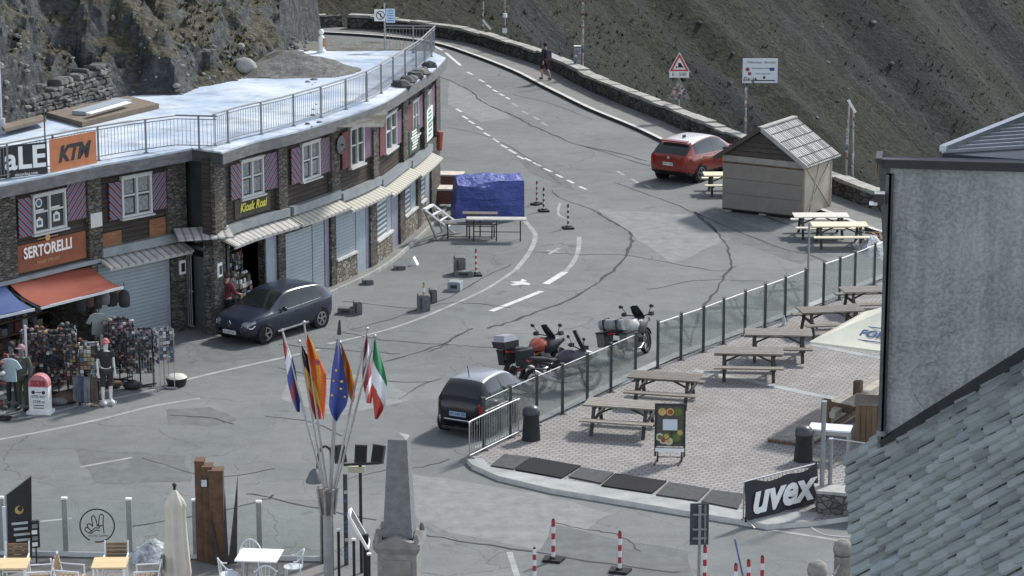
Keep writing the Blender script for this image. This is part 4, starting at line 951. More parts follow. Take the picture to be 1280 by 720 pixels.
rack(p + n_ * .12 + e_ * .42, 'magazine rack with white and violet papers at the kiosk door', .75, .3, 1.5, [2, 1, 1, 2, 3, .3, 6, 1, .3, 1], rz_, .55, (.13, .15), seed=12, lumpy=.4)
rack(p + e_ * 1.0 - n_ * .5, 'dark rack of hanging goods inside the kiosk opening', .8, .3, 2.15, [7, 1, 2, 1, 3, 2, 2, .5, 2, 1], rz_, .4, (.11, .14), seed=13, lumpy=1)
# shelves inside the shop of block A
sh = thing('shop_shelf', 'deep shelf full of dark goods inside the shop under the red awning', 'shelf'); b = MB(); g = MB(); random.seed(21)
for i in range(6): fA.panel(b, s_sh0 + .3, s_shop - .3, .15 + i * .42, .19 + i * .42, .4, -1.95)
b.build('boards', WOODB, sh)
for i in range(6):
    x = s_sh0 + .35
    while x < s_shop - .5:
        w_ = random.uniform(.12, .3); h_ = random.uniform(.15, .35); pp, e, n_ = fA.at(x); g.box(pp - n_ * 1.72 + Vector((0, 0, .2 + i * .42 + h_ / 2)), (w_, .28, h_), wpick(DK), rz=math.atan2(e.y, e.x)); x += w_ + random.uniform(.02, .1)
g.build('goods', PAL_, sh)['kind'] = 'stuff'
# awnings
def awning(name, tl, tr, br, bl, m_, label, rod=True):
    r = thing(name, label, 'awning'); nx, ny = 14, 8; vs = []
    for k in range(2):
        for j in range(ny + 1):
            for i in range(nx + 1):
                s_, t_ = i / nx, j / ny; q = (tl * (1 - s_) + tr * s_) * (1 - t_) + (bl * (1 - s_) + br * s_) * t_; q = q + Vector((0, 0, -.10 * math.sin(math.pi * t_) + .03 * math.sin(s_ * 9 + t_ * 2) * t_ - .012 * k)); vs.append(q)
    S = (nx + 1) * (ny + 1); fs = [(k * S + j * (nx + 1) + i, k * S + j * (nx + 1) + i + 1, k * S + (j + 1) * (nx + 1) + i + 1, k * S + (j + 1) * (nx + 1) + i) for k in range(2) for j in range(ny) for i in range(nx)]
    b = MB(); b.add(vs, fs, 0, True); b.build('cloth', m_, r)
    b = MB(); b.beam(bl + Vector((0, 0, -.03)), br + Vector((0, 0, -.03)), .05, .07); b.build('front_bar', mat('awning_bar', (.48, .50, .52), .5, n=.1), r)
    b = MB(); 
    for (a_, c_) in ((tl, bl), (tr, br)): b.tube(a_ + Vector((0, 0, -.25)), c_ + Vector((0, 0, -.05)), .022)
    b.build('arm', STEEL, r); return r
def onA(u, v, o=.35): s_, z = fA.hit(u, v); p, e, n_ = fA.at(s_); return Vector((p.x, p.y, z)) + n_ * .04
awning('red_awning', onA(8, 352), onA(113, 333), G(154, 358, 2.12), G(51, 384, 2.12), mat('awning_red', (.21, .052, .030), .8, n=.12, ns=2), 'rust red awning over the souvenir stall')
awning('blue_awning', onA(-70, 366), onA(3, 355), G(43, 385.5, 2.12), G(-45, 405, 2.12), mat('awning_blue', (.04, .072, .19), .8, n=.12, ns=2), 'blue awning at the left end of the stalls')
b = MB(); p = G(35, 498); b.tube(p, p + Vector((0, 0, 2.05)), .035); tag(b.build('awning_pole', mat('pole_white', (.5, .52, .53), .5, n=.1)), 'pale pole holding up the corner of the blue awning', 'pole')
# bags hanging from the red awning, garments on the rail
def bag(p, label, mi, w_, h_):
    b = MB(); n = 10; prof = []
    b.M = Matrix.Translation(p) @ Matrix.Diagonal((w_, w_ * .55, h_, 1)); b.lathe([(.35, -1), (.5, -.9), (.52, -.4), (.42, -.12), (.12, 0)], n=10); b.M = Matrix.Identity(4); b.path([p, p + Vector((0, 0, .22))], .012, n=4); tag(b.build('hanging_bag', PAL_[mi]), label, 'bag', 'bags hanging from the red awning')
hb = [(100, 366, 0, 'black hanging bag, leftmost under the red awning front'), (110, 364, 5, 'brown hanging bag beside the leftmost black one'), (120, 362, 0, 'black hanging bag in the middle of the row under the red awning'), (130, 361, 4, 'grey hanging bag right of the middle of the row'), (139, 359, 0, 'long black hanging bag near the right awning corner'), (148, 358, 9, 'ochre yellow hanging bag near the right awning corner'), (155, 360, 0, 'black hanging bag at the very corner of the red awning')]
for u, v, mi, lb in hb: bag(G(u, v + 2, 1.98), lb, mi, .32, .42 + .1 * (mi == 0))
def shirt(p, label, m_, w_=.46, h_=.62, rz=0):
    b = MB(Matrix.Translation(p) @ Matrix.Rotation(rz, 4, 'Z')); b.prism([(-.10, 0, 0), (.10, 0, 0), (w_ / 2, 0, -.06), (w_ / 2 + .12, 0, -.26), (w_ / 2 + .0, 0, -.30), (w_ / 2 - .05, 0, -.18), (w_ / 2 - .03, 0, -h_), (-w_ / 2 + .03, 0, -h_), (-w_ / 2 + .05, 0, -.18), (-w_ / 2, 0, -.30), (-w_ / 2 - .12, 0, -.26), (-w_ / 2, 0, -.06)], (0, .07, 0)); b.tube((0, .03, -.02), (0, .03, .12), .012); tag(b.build('hanging_shirt', m_), label, 'shirt', 'shirts hanging at the stall')
shirt(G(10, 449, 1.6), 'pale blue shirt hanging at the left end of the stall', mat('shirt_blue', (.30, .37, .41), .85, n=.1))
shirt(G(122, 392, 1.95), 'grey green shirt hanging below the red awning near the roller door', mat('shirt_green', (.18, .215, .21), .85, n=.1), .42, .6, .3)

for i, (u, v, mi, lb) in enumerate([(96, 506, 4, 'grey folded trousers hanging low in front of the brown trinket rack'), (103, 507, 3, 'bluish folded trousers hanging low between the two narrow racks'), (110, 508, 4, 'light grey folded trousers hanging low in front of the cream card rack'), (118, 508, 5, 'brown folded trousers hanging low beside the mannequin')]):
    p = G(u, v); b = MB(Matrix.Translation(p)); b.prism([(-.09, 0, .78), (.09, 0, .78), (.10, 0, .12), (.02, 0, .10), (0, 0, .6), (-.02, 0, .10), (-.10, 0, .12)], (0, .06, 0)); b.tube((-.12, .03, .80), (.12, .03, .80), .012); b.tube((0, .03, .0), (0, .03, .80), .012); b.box((0, .03, .01), (.2, .2, .02)); tag(b.build('hanging_trousers', [PAL_[mi]]), lb, 'trousers', 'trousers hanging at the stall')
b = MB(); p = G(4, 524); b.tube(p, p + Vector((0, 0, 1.65)), .02); random.seed(8)
for i in range(11): b.sphere(p + Vector((random.uniform(-.05, .05), -.06, .2 + i * .135)), .11, 8, 6, 1 + i % 4, sc=(1, 1, .6))
b.box(p + Vector((0, 0, .02)), (.4, .4, .03)); hs_ = b.build('hat_stand', [BLACKM, PAL_[6], PAL_[0], PAL_[2], PAL_[4]]); tag(hs_, 'pole stacked with white, red and black caps at the left edge', 'hat stand')
tb_ = thing('goods_tub', 'black tub with a pale lid standing on the ground right of the postcard rack', 'tub', G(221, 482), .2); b = MB(); b.lathe([(.24, 0), (.30, .2), (.31, .24)], n=14); b.build('tub', BLACKM, tb_); b = MB(); b.lathe([(.30, .24), (.24, .30), (.05, .32)], n=14); b.build('lid', mat('lid_pale', (.45, .46, .40), .6, n=.2), tb_)
for (u, v, mi, s_, lb) in ((84, 503, 5, .30, 'brown sack lying on the ground left of the trinket racks'), (74, 506, 4, .2, 'grey shoe shaped bundle on the ground beside the brown sack'), (166, 486, 0, .22, 'dark bundle on the ground under the key ring rack'), (142, 484, 5, .2, 'brown bundle on the ground behind the mannequin')):
    b = MB(); b.sphere(G(u, v) + Vector((0, 0, s_ * .5)), s_, 9, 6, sc=(1.3, .9, .55)); tag(b.build('bundle', PAL_[mi]), lb, 'bundle')
# milestone
ms = thing('milestone', 'white milestone with a red rounded top in front of the stall', 'milestone', G(51, 516), R(-8)); b = MB(); b.box((0, 0, .04), (.66, .42, .08)); b.build('base', mat('milestone_white', (.60, .61, .60), .8, n=.12, ns=5), ms)
w_ = .27; b = MB(); b.prism([(-w_, -.14, .08), (w_, -.14, .08), (w_, -.14, .74), (-w_, -.14, .74)], (0, .28, 0)); b.build('body', mat('milestone_white', (.6, .6, .6)), ms)
arc = [(w_ * math.cos(R(a)), -.14, .82 + w_ * .95 * math.sin(R(a))) for a in range(0, 181, 18)]; b = MB(); b.prism([(-w_, -.14, .741), (w_, -.14, .741)] + arc, (0, .28, 0)); b.build('top', mat('milestone_red', (.40, .16, .18), .7, n=.1), ms)
Mm = frame((0, -.145, .84), (1, 0, 0), (0, -1, 0)); RD = mat('letter_red', (.25, .03, .04), .7, n=0); BK = mat('letter_black', (.03, .03, .03), .7, n=0)
text('SS38', .21, Mm, RD, 'lettering', ms, bold=.01); text('STELVIO', .105, Mm @ Matrix.Translation((0, -.36, 0)), BK, 'lettering', ms); text('2758 m', .11, Mm @ Matrix.Translation((0, -.50, 0)), BK, 'lettering', ms); b = MB(Mm)
for x in (-.14, .14): b.lathe([(.05, 0), (.05, .004)], (x, -.24, 0), 10)
for i in range(3): b.box((0, -.24 + 0 * i, 0), (.14, .02, .004)); 
for i in range(2): b.box((0, -.60 - .07 * i, 0), (.3, .022, .004))
b.build('lettering', BK, ms)
# ---- figures
def skin(name, V, E, m_, parent=None, M=None, sub=2):
    me = bpy.data.meshes.new(name); me.from_pydata([v[0] for v in V], E, []); o = bpy.data.objects.new(name, me); COL.objects.link(o)
    md = o.modifiers.new('s', 'SKIN'); me.skin_vertices if False else None
    if not me.skin_vertices:
        bm = bmesh.new(); bm.from_mesh(me); bm.verts.layers.skin.verify(); bm.to_mesh(me); bm.free()
    sv = me.skin_vertices[0].data
    for i, v in enumerate(V): sv[i].radius = (v[1], v[1] if len(v) < 3 else v[2]); sv[i].use_root = i == 0
    o.modifiers.new('b', 'SUBSURF').levels = sub; dg = bpy.context.evaluated_depsgraph_get(); m2 = bpy.data.meshes.new_from_object(o.evaluated_get(dg)); m2.name = name
    o.modifiers.clear(); o.data = m2; m2.materials.clear(); m2.materials.append(m_)
    for p in m2.polygons: p.use_smooth = True
    if M: m2.transform(M)
    if parent: o.parent = parent
    return o
def person_(name, label, cat, p, rz, pose, skinm, hairm, top_m, bot_m, shoe_m, longs=True, sleeves=True, cap=None, extra=None, group=None, hs=1.0):
    """pose: dict of joint overrides; figure faces +Y"""
    r = thing(name, label, cat, p, rz, group); J = dict(pel=(0, 0, .95), wst=(0, 0, 1.10), chs=(0, 0, 1.30), nck=(0, 0, 1.49), hd0=(0, .015, 1.57), hd1=(0, .03, 1.67))
    for s_, sg in (('l', -1), ('r', 1)): J.update({'sh' + s_: (sg * .185, 0, 1.42), 'el' + s_: (sg * .235, -.03, 1.14), 'wr' + s_: (sg * .245, .05, .90), 'hp' + s_: (sg * .10, 0, .90), 'kn' + s_: (sg * .11, .02, .50), 'an' + s_: (sg * .11, 0, .09), 'to' + s_: (sg * .12, .15, .035)})
    J.update(pose); V = []; E = []; ix = {}
    def a(k, pos, r_, par=None, r2=None):
        ix[k] = len(V); V.append((Vector(pos), r_, r2 or r_)); 
        if par: E.append((ix[par], ix[k]))
    a('pel', J['pel'], .135, None, .10); a('wst', J['wst'], .125, 'pel', .09); a('chs', J['chs'], .15, 'wst', .105); a('nck', J['nck'], .055, 'chs'); a('hd0', J['hd0'], .068, 'nck'); a('hd1', J['hd1'], .088, 'hd0', .10); a('hd2', Vector(J['hd1']) + Vector((0, -.005, .08)), .06, 'hd1')
    a('nose', Vector(J['hd1']) + Vector((0, .115, -.02)), .014, 'hd1')
    for s_, sg in (('l', -1), ('r', 1)):
        a('sh' + s_, J['sh' + s_], .062, 'chs'); a('el' + s_, J['el' + s_], .042, 'sh' + s_); a('wr' + s_, J['wr' + s_], .028, 'el' + s_); w0 = Vector(J['wr' + s_]); d = (w0 - Vector(J['el' + s_])).normalized(); a('pm' + s_, w0 + d * .07, .034, 'wr' + s_, .02)
        sd_ = d.cross(Vector((0, 0, 1) if abs(d.z) < .8 else (0, 1, 0))).normalized()
        for f in range(4): q = w0 + d * .10 + sd_ * (-.03 + .02 * f); a('f%d' % f + s_, q, .010, 'pm' + s_); a('g%d' % f + s_, q + d * (.045 + .012 * (f in (1, 2))) + Vector((0, .015, 0)), .008, 'f%d' % f + s_)
        a('th' + s_, w0 + d * .05 + sd_ * .045, .010, 'wr' + s_); a('ti' + s_, w0 + d * .09 + sd_ * .055, .009, 'th' + s_)
        a('hp' + s_, J['hp' + s_], .092, 'pel'); a('kn' + s_, J['kn' + s_], .058, 'hp' + s_); cf = Vector(J['kn' + s_]).lerp(Vector(J['an' + s_]), .35) + Vector((0, -.02, 0)); a('cf' + s_, cf, .056, 'kn' + s_); a('an' + s_, J['an' + s_], .038, 'cf' + s_); a('to' + s_, J['to' + s_], .034, 'an' + s_)
    skin('body', V, E, skinm, r)
    def sub(nm, keys, m_, grow, tr=None):
        kk = [k for k in keys]; id2 = {k: i for i, k in enumerate(kk)}; VV = [(V[ix[k]][0], V[ix[k]][1] + grow, V[ix[k]][2] + grow) for k in kk]; EE = [(id2[ka], id2[kb]) for ka in kk for kb in kk if ((ix[ka], ix[kb]) in E)]
        if tr:
            for (k, par, t_, rr) in tr: VV.append((V[ix[par]][0].lerp(V[ix[k]][0], t_), rr, rr)); EE.append((id2[par], len(VV) - 1))
        return skin(nm, VV, EE, m_, r)
    sub('shirt', ['pel', 'wst', 'chs', 'shl', 'shr'] + (['ell', 'elr'] if sleeves else []), top_m, .022, [('nck', 'chs', .55, .075)] + ([('wrl', 'ell', .92, .05), ('wrr', 'elr', .92, .05)] if sleeves else [('ell', 'shl', .6, .065), ('elr', 'shr', .6, .065)]))
    sub('trousers', ['pel', 'hpl', 'hpr', 'knl', 'knr'], bot_m, .018, ([('anl', 'knl', .92, .055), ('anr', 'knr', .92, .055)] if longs else [('cfl', 'knl', .1, .075), ('cfr', 'knr', .1, .075)]))
    for s_ in 'lr': b = MB(); A_, B_ = Vector(J['an' + s_]), Vector(J['to' + s_]); dd = (B_ - A_); b.sphere((A_ + B_) / 2 + Vector((0, .01, -.015)), .15, 9, 6, sc=(.34, 1.0, .36)); b.build('shoe', shoe_m, r)
    h = Vector(J['hd1']); b = MB(); b.sphere(h + Vector((0, -.018, .035)), .112, 12, 8, sc=(.93, 1.02, 1.02)); 
    if cap: b.M = Matrix.Translation(h + Vector((0, .12, .06))); b.box((0, 0, 0), (.15, .12, .015)); b.M = Matrix.Identity(4)
    for i, q in enumerate(b.v):
        if q.y > h.y + .03 and q.z < h.z + .03 and not cap: b.v[i] = Vector((q.x, h.y + .03, q.z))
    b.build('cap' if cap else 'hair', cap or hairm, r)
    b = MB()
    for sg in (-1, 1): b.sphere(h + Vector((sg * .035, .092, .005)), .010, 6, 4)
    b.build('eyes', BLACKM, r)
    if extra: extra(r)
    return r
SKINM = mat('skin', (.42, .25, .18), .6, n=.08); HAIR = mat('dark_hair', (.022, .018, .015), .7, n=.3); MANN = mat('mannequin_white', (.55, .54, .52), .4, n=.04)
DKJ = mat('cloth_black', (.022, .022, .026), .85, n=.3); MAR = mat('cloth_maroon', (.12, .025, .03), .85, n=.25)
d_ = (G(640, 82) - G(682, 100)); d_.normalize()
def backpack(r): b = MB(); b.prism([(-.15, -.13, 1.02), (.15, -.13, 1.02), (.15, -.13, 1.38), (.1, -.13, 1.46), (-.1, -.13, 1.46), (-.15, -.13, 1.38)], (0, -.15, 0)); b.build('backpack', mat('pack_dark', (.04, .035, .06), .8, n=.3), r)
person_('person', 'person in black jacket and dark shorts walking on the pavement by the stone wall', 'person', G(682, 100, .13), math.atan2(d_.y, d_.x) - math.pi / 2 + .3, dict(knl=(-.10, .20, .52), anl=(-.10, .13, .10), tol=(-.11, .28, .07), knr=(.10, -.02, .50), anr=(.10, -.26, .13), tor=(.11, -.13, .04), ell=(-.24, -.10, 1.16), wrl=(-.24, -.12, .92), elr=(.24, -.02, 1.15), wrr=(.22, .16, .98)), SKINM, HAIR, DKJ, mat('cloth_shorts', (.045, .025, .03), .85, n=.2), mat('shoe_dark', (.05, .05, .05), .7, n=.3), False, True, None, backpack)
person_('person', 'person in a dark maroon jacket standing at the kiosk behind the car', 'person', G(285, 413), R(-35), dict(elr=(.24, .10, 1.14), wrr=(.20, .30, 1.10), ell=(-.25, .02, 1.14), wrl=(-.24, .16, .94)), SKINM, mat('brown_hair', (.05, .035, .025), .7, n=.3), MAR, DKJ, BLACKM, True, True)
person_('mannequin', 'white mannequin in black shirt and red cap standing in front of the racks', 'mannequin', G(134, 504, .05), R(-150), dict(ell=(-.22, -.02, 1.13), wrl=(-.23, .03, .88)), MANN, HAIR, DKJ, mat('cloth_dark_shorts', (.03, .03, .032), .85, n=.2), WHITE, False, False, mat('cap_red', (.40, .12, .13), .7, n=.15))
b = MB(); b.lathe([(.26, 0), (.26, .04), (.05, .05)], G(134, 504), 16); tag(b.build('mannequin_stand', mat('stand_pale', (.35, .35, .34), .6)), 'round pale foot plate under the mannequin in the black shirt', 'stand')
person_('mannequin', 'mannequin in a dark red jacket at the left end of the stall', 'mannequin', G(17, 508), R(170), {}, PAL_[4], HAIR, MAR, DKJ, BLACKM, True, True); person_('mannequin', 'mannequin in a dull green coat and pink cap left of the milestone', 'mannequin', G(30, 512), R(160), {}, PAL_[4], HAIR, mat('cloth_green', (.075, .085, .07), .85, n=.25), mat('cloth_olive', (.05, .055, .04), .85, n=.25), BLACKM, True, True, mat('cap_pink', (.30, .18, .19), .7))
# ================= vehicles =================
def lerp_tab(tab, x):
    if x <= tab[0][0]: return tab[0][1]
    for (a, b), (c, d) in zip(tab, tab[1:]):
        if x <= c:
            t = (x - a) / (c - a); return b + (d - b) * t
    return tab[-1][1]
def paint(name, col, rough=.28, flake=.1):
    m = mat(name, col, rough, n=flake, ns=300, spec=.5); b = m.node_tree.nodes['Principled BSDF']; b.inputs['Coat Weight'].default_value = .35; b.inputs['Coat Roughness'].default_value = .06; return m
TYRE = mat('tyre', (.016, .016, .017), .85, n=.2); TRIMB = mat('black_trim', (.018, .018, .02), .5, n=.1); ALLOY = mat('alloy', (.42, .43, .44), .3, metal=.9, n=.1)
LAMPW = mat('lamp_clear', (.20, .21, .22), .1, n=.1, ns=30, spec=.8); LAMPR = mat('lamp_red', (.28, .012, .014), .15, n=.1, ns=30, spec=.7); PLATE = mat('plate_white', (.62, .63, .62), .5, n=0); INK = mat('plate_ink', (.02, .02, .03), .6, n=0)
GLASSC = mat('car_glass', (.016, .02, .021), .04, n=0, spec=.5)
ARCH = mat('arch_black', (.010, .010, .010), .9, n=0)
def wheel(root, x, y, R_, wd, side, steer=0, spokes=5, rimmat=ALLOY):
    M = Matrix.Translation((x, y, R_)) @ Matrix.Rotation(steer, 4, 'Z')
    b = MB(M); ri = R_ * .68
    b.lathe([(ri, -wd / 2), (R_ * .94, -wd / 2), (R_, -wd * .36), (R_, wd * .36), (R_ * .94, wd / 2), (ri, wd / 2), (ri * .98, wd * .3), (ri * .98, -wd * .3)], n=26, axis='Y'); w_ = b.build('wheel', TYRE, root)
    b = MB(M); o = side * wd * .34
    b.lathe([(ri * .99, o - .012), (ri * .99, o + .012)], n=26, axis='Y', mi=1)
    for k in range(spokes):
        a = 2 * math.pi * k / spokes + .3; dx, dz = math.cos(a), math.sin(a)
        for sp in (-.13, .13):
            a2 = a + sp; b.beam((math.cos(a) * .03, o + side * .03, math.sin(a) * .03), (math.cos(a2) * ri * .96, o + side * .022, math.sin(a2) * ri * .96), .028, .028, up=(0, 1, 0))
    for k in range(26):
        a, a2 = 2 * math.pi * k / 26, 2 * math.pi * (k + 1) / 26
        b.beam((math.cos(a) * ri * .95, o + side * .02, math.sin(a) * ri * .95), (math.cos(a2) * ri * .95, o + side * .02, math.sin(a2) * ri * .95), .03, .035, up=(0, 1, 0))
    b.lathe([(.05, o), (.045, o + side * .05)], n=10, axis='Y'); b.build('rim', [rimmat, ARCH], w_)
def car(root, L, W, top, belt, plan, bot, roofk, wins, wheels, pm, sig, R_, opts):
    """body lofted through cross sections; sig(x,y,z,j,n) names the part a face belongs to"""
    hw = W / 2; xs = [-L / 2 + L * i / 110 for i in range(111)]
    for s_ in opts.get('seams', []): xs += [s_ - .007, s_ + .007]
    xs = sorted(xs); zr = max(z for _, z in top); rows = []
    Ttop = [(p.x, p.y) for p in smooth([(a, b, 0) for a, b in top], 8)]; Tpl = [(p.x, p.y) for p in smooth([(a, b, 0) for a, b in plan], 8)]
    for x in xs:
        zt = lerp_tab(Ttop, x); w_ = hw * lerp_tab(Tpl, x); zb = lerp_tab(bot, x); be = min(lerp_tab(belt, x), zt - .05)
        g = max(0, min(1, (zt - be) / (zr - lerp_tab(belt, 0)))); wr = w_ * (.90 - (.90 - roofk) * g ** .8); row = [(0, zb), (.78 * w_, zb), (.95 * w_, zb + .05), (.985 * w_, zb + .16), (w_, zb + (be - zb) * .5), (.995 * w_, be - .10), (.965 * w_, be - .015)]
        for k in range(7):
            t = k / 6; yy = .945 * w_ + (wr - .945 * w_) * t; zz = be + (zt - .065 * (0.4 + .6 * g) - be) * t; yy += .02 * math.sin(math.pi * t) * g; row.append((yy, zz))
        row += [(wr * .95, zt - .03 * (.4 + .6 * g)), (wr * .82, zt - .008), (wr * .45, zt + .008), (0, zt + .012)]
        rows.append(row)
    J = len(rows[0]); vs = []; N = len(xs)
    for x, row in zip(xs, rows):
        vs += [(x, y, z) for y, z in row] + [(x, -y, z) for y, z in row[-2:0:-1]]
    K = 2 * J - 2; faces = {}
    def put(n_, f): faces.setdefault(n_, []).append(f)
    for i in range(N - 1):
        for k in range(K):
            f = (i * K + k, i * K + (k + 1) % K, (i + 1) * K + (k + 1) % K, (i + 1) * K + k)
            c = sum((Vector(vs[q]) for q in f), Vector()) / 4; j = k if k < J - 1 else K - 1 - k
            put('seam' if (xs[i + 1] - xs[i] < .0145 and any(abs(c.x - s_) < .006 for s_ in opts.get('seams', [])) and 2 <= j <= 6) else sig(c.x, c.y, c.z, j), f)
    put('body', tuple(range(K))); put('body', tuple((N - 1) * K + k for k in range(K)))
    names = {'windscreen': GLASSC, 'rear_window': GLASSC, 'side_window': GLASSC, 'headlight': LAMPW, 'tail_light': LAMPR, 'bumper': TRIMB, 'grille': TRIMB, 'seam': ARCH, 'roof': opts.get('roof', pm), 'body': pm, 'chrome_strip': CHROME, 'pillar': TRIMB}
    body = None
    for nm in sorted(faces, key=lambda q: q != 'body'):
        fl = faces[nm]; groups = [fl]
        if nm in ('side_window', 'headlight', 'tail_light'):
            gd = {}
            for f in fl:
                c = sum((Vector(vs[q]) for q in f), Vector()) / 4; key = (c.y > 0, sum(c.x > s_ for s_ in opts.get('wsplit', [])) if nm == 'side_window' else 0); gd.setdefault(key, []).append(f)
            groups = list(gd.values())
        for fl in groups:
            used = sorted({q for f in fl for q in f}); ix = {q: i for i, q in enumerate(used)}; b = MB(); b.add([vs[q] for q in used], [tuple(ix[q] for q in f) for f in fl], 0, True); o = b.build({'seam': 'door_seam'}.get(nm, nm), names[nm], root)
    for (x, sd_) in [(wheels[0], 1), (wheels[0], -1), (wheels[1], 1), (wheels[1], -1)]:
        st = opts.get('steer', 0) if x > 0 else 0; yy = hw * lerp_tab(plan, x)
        b = MB(); b.lathe([(R_ * 1.13, sd_ * (yy - .25)), (R_ * 1.13, sd_ * (yy + .006))], (x, 0, R_ * 1.02), 26, axis='Y'); b.build('wheel_arch', ARCH, root)
        wheel(root, x, sd_ * (yy - .095), R_, .20, sd_, st, opts.get('spokes', 5), opts.get('rim', ALLOY))
    for sd_ in (1, -1):
        mx, mz = opts['mirror']; b = MB(); b.sphere((mx, sd_ * (hw + .07), mz), .1, 10, 7, sc=(.6, 1.1, .75)); b.beam((mx, sd_ * (hw - .1), mz - .05), (mx, sd_ * (hw + .04), mz - .03), .05, .03); b.build('mirror', opts.get('mirror_mat', pm), root)
        for hx in opts.get('handles', []): b = MB(); b.box((hx, sd_ * (hw + .004), lerp_tab(belt, hx) - .12), (.2, .03, .035)); b.build('door_handle', opts.get('handle_mat', pm), root)
def plate(root, x, z, txt, sgn, w_=.52, blue=False):
    M = frame((x, 0, z), (0, sgn, 0), (sgn, 0, 0)); b = MB(M); b.box((0, 0, 0), (w_, .12, .02)); p_ = b.build('number_plate', PLATE if not blue else mat('plate_blue', (.22, .30, .45), .5, n=0), root); text(txt, .095, M @ Matrix.Translation((0, 0, .012)), INK, 'lettering', p_, sx=1.1)
def place(root, p, heading):
    root.location = (p.x, p.y, 0); root.rotation_euler = (0, 0, math.atan2(heading.y, heading.x))

# --- dark blue grey hatchback by the kiosk
root = thing('parked_car', 'dark blue grey hatchback parked against the kiosk shop, facing the camera', 'car'); root.scale = (.95,) * 3
fw, rw = G(336, 429), G(398, 411); hd = (fw - rw).normalized(); lf = Vector((-hd.y, hd.x, 0)); place(root, (fw + rw) / 2 - lf * .82 - hd * .02, hd)
top = [(-2.02, .78), (-2.0, 1.02), (-1.92, 1.12), (-1.55, 1.36), (-1.0, 1.44), (-.3, 1.455), (.2, 1.40), (.62, 1.20), (1.02, .985), (1.35, .92), (1.75, .82), (1.93, .70), (2.02, .55)]
belt = [(-2.02, 1.0), (-1.5, 1.0), (0, .93), (1.0, .90), (2.02, .80)]; plan = [(-2.02, .74), (-1.9, .88), (-1.5, .97), (-.5, 1.0), (.8, 1.0), (1.4, .96), (1.75, .84), (1.95, .66), (2.02, .5)]
bot = [(-2.02, .40), (-1.9, .28), (-1.6, .2), (1.6, .19), (1.9, .24), (2.02, .34)]
def sig(x, y, z, j):
    y = abs(y)
    if .22 < x < .98 and j >= 14 and z > .98: return 'windscreen'
    if -1.95 < x < -1.5 and j >= 14 and z > 1.08: return 'rear_window'
    if 7 <= j <= 12 and -1.45 < x < .72 - (z - .95) * 1.1 and z > lerp_tab(belt, x) + .03: return 'pillar' if abs(x + .38) < .035 or -1.45 < x < -1.28 else 'side_window'
    if x > 1.50 + (.32 if y < .6 else 0) and .62 + (1.9 - x) * .12 < z < .745 and y > .46 and j >= 4: return 'headlight'
    if x > 1.84 and .26 < z < .44: return 'grille'
    if x > 1.9 and .52 < z < .64 and y < .46: return 'grille'
    if x < -1.8 and .78 < z < .92 and y > .35: return 'tail_light'
    if j <= 2 and z < .34: return 'bumper'
    return 'body'
PCL = paint('paint_blue_grey', (.020, .026, .042)); PCL.node_tree.nodes['Principled BSDF'].inputs['Coat Weight'].default_value = .15; PCL.node_tree.nodes['Principled BSDF'].inputs['Specular IOR Level'].default_value = .35
car(root, 4.05, 1.78, top, belt, plan, bot, .70, None, (1.27, -1.31), PCL, sig, .315, dict(seams=[.62, -.36, -1.2], wsplit=[-.38], mirror=(.52, .98), handles=[-.15, -1.05], steer=R(-24), spokes=5, roof=PCL))
plate(root, 2.035, .40, 'FL 82716', 1)
b = MB(frame((2.035, 0, .66), (0, 1, 0), (1, 0, .2))); b.prism([(0, .10, 0), (.075, 0, 0), (0, -.10, 0), (-.075, 0, 0)], (0, 0, .012)); b.prism([(0, .055, .012), (.04, 0, .012), (0, -.055, .012), (-.04, 0, .012)], (0, 0, .004), 1); b.build('badge', [CHROME, TRIMB], root)
for sd_ in (1, -1):
    b = MB(); b.path([(1.93, sd_ * .50, .66), (1.885, sd_ * .62, .56), (1.80, sd_ * .74, .55), (1.72, sd_ * .80, .64)], .018); b.build('running_light', mat('lamp_white', (.8, .8, .8), .3, n=0), root)
# --- small dark city car by the barrier
root = thing('parked_car', 'small rounded dark city car with roof toned by sky sheen parked beside the glass fence, seen from behind', 'car'); root.scale = (.92, .96, 1.0)
hd = Vector((.47, .88, 0)).normalized(); lf = Vector((-hd.y, hd.x, 0)); place(root, G(615, 545) + hd * 1.12 + lf * .73, hd)
top = [(-1.77, .72), (-1.75, .90), (-1.66, 1.04), (-1.40, 1.36), (-1.0, 1.48), (-.3, 1.50), (.15, 1.43), (.62, 1.17), (.85, 1.02), (1.15, .97), (1.5, .87), (1.68, .70), (1.77, .5)]
belt = [(-1.77, .98), (-1, .96), (0, .92), (1, .92), (1.77, .8)]; plan = [(-1.77, .62), (-1.68, .80), (-1.40, .95), (-.8, 1), (.7, 1.0), (1.2, .95), (1.55, .82), (1.72, .60), (1.77, .48)]
bot = [(-1.77, .42), (-1.66, .28), (-1.4, .2), (1.4, .2), (1.66, .26), (1.77, .38)]
def sig(x, y, z, j):
    y = abs(y)
    if .18 < x < .80 and j >= 14 and z > 1.04: return 'windscreen'
    if -1.64 < x < -1.26 and j >= 13 and z > 1.03 and y < .56: return 'rear_window'
    if 7 <= j <= 12 and -1.22 < x < .62 - (z - .95) * 1.0 and z > lerp_tab(belt, x) + .03: return 'pillar' if abs(x + .5) < .04 else 'side_window'
    if x < -1.50 and .64 < z < .90 and .60 < y < .74 and j >= 4: return 'tail_light'
    if x < -1.6 and .455 < z < .505: return 'chrome_strip'
    if x < -1.66 and .68 < z < .73 and y < .26: return 'chrome_strip'
    if x > 1.4 and .6 < z < .8 and y > .4: return 'headlight'
    if j >= 13 and z > 1.34: return 'roof'
    return 'body'
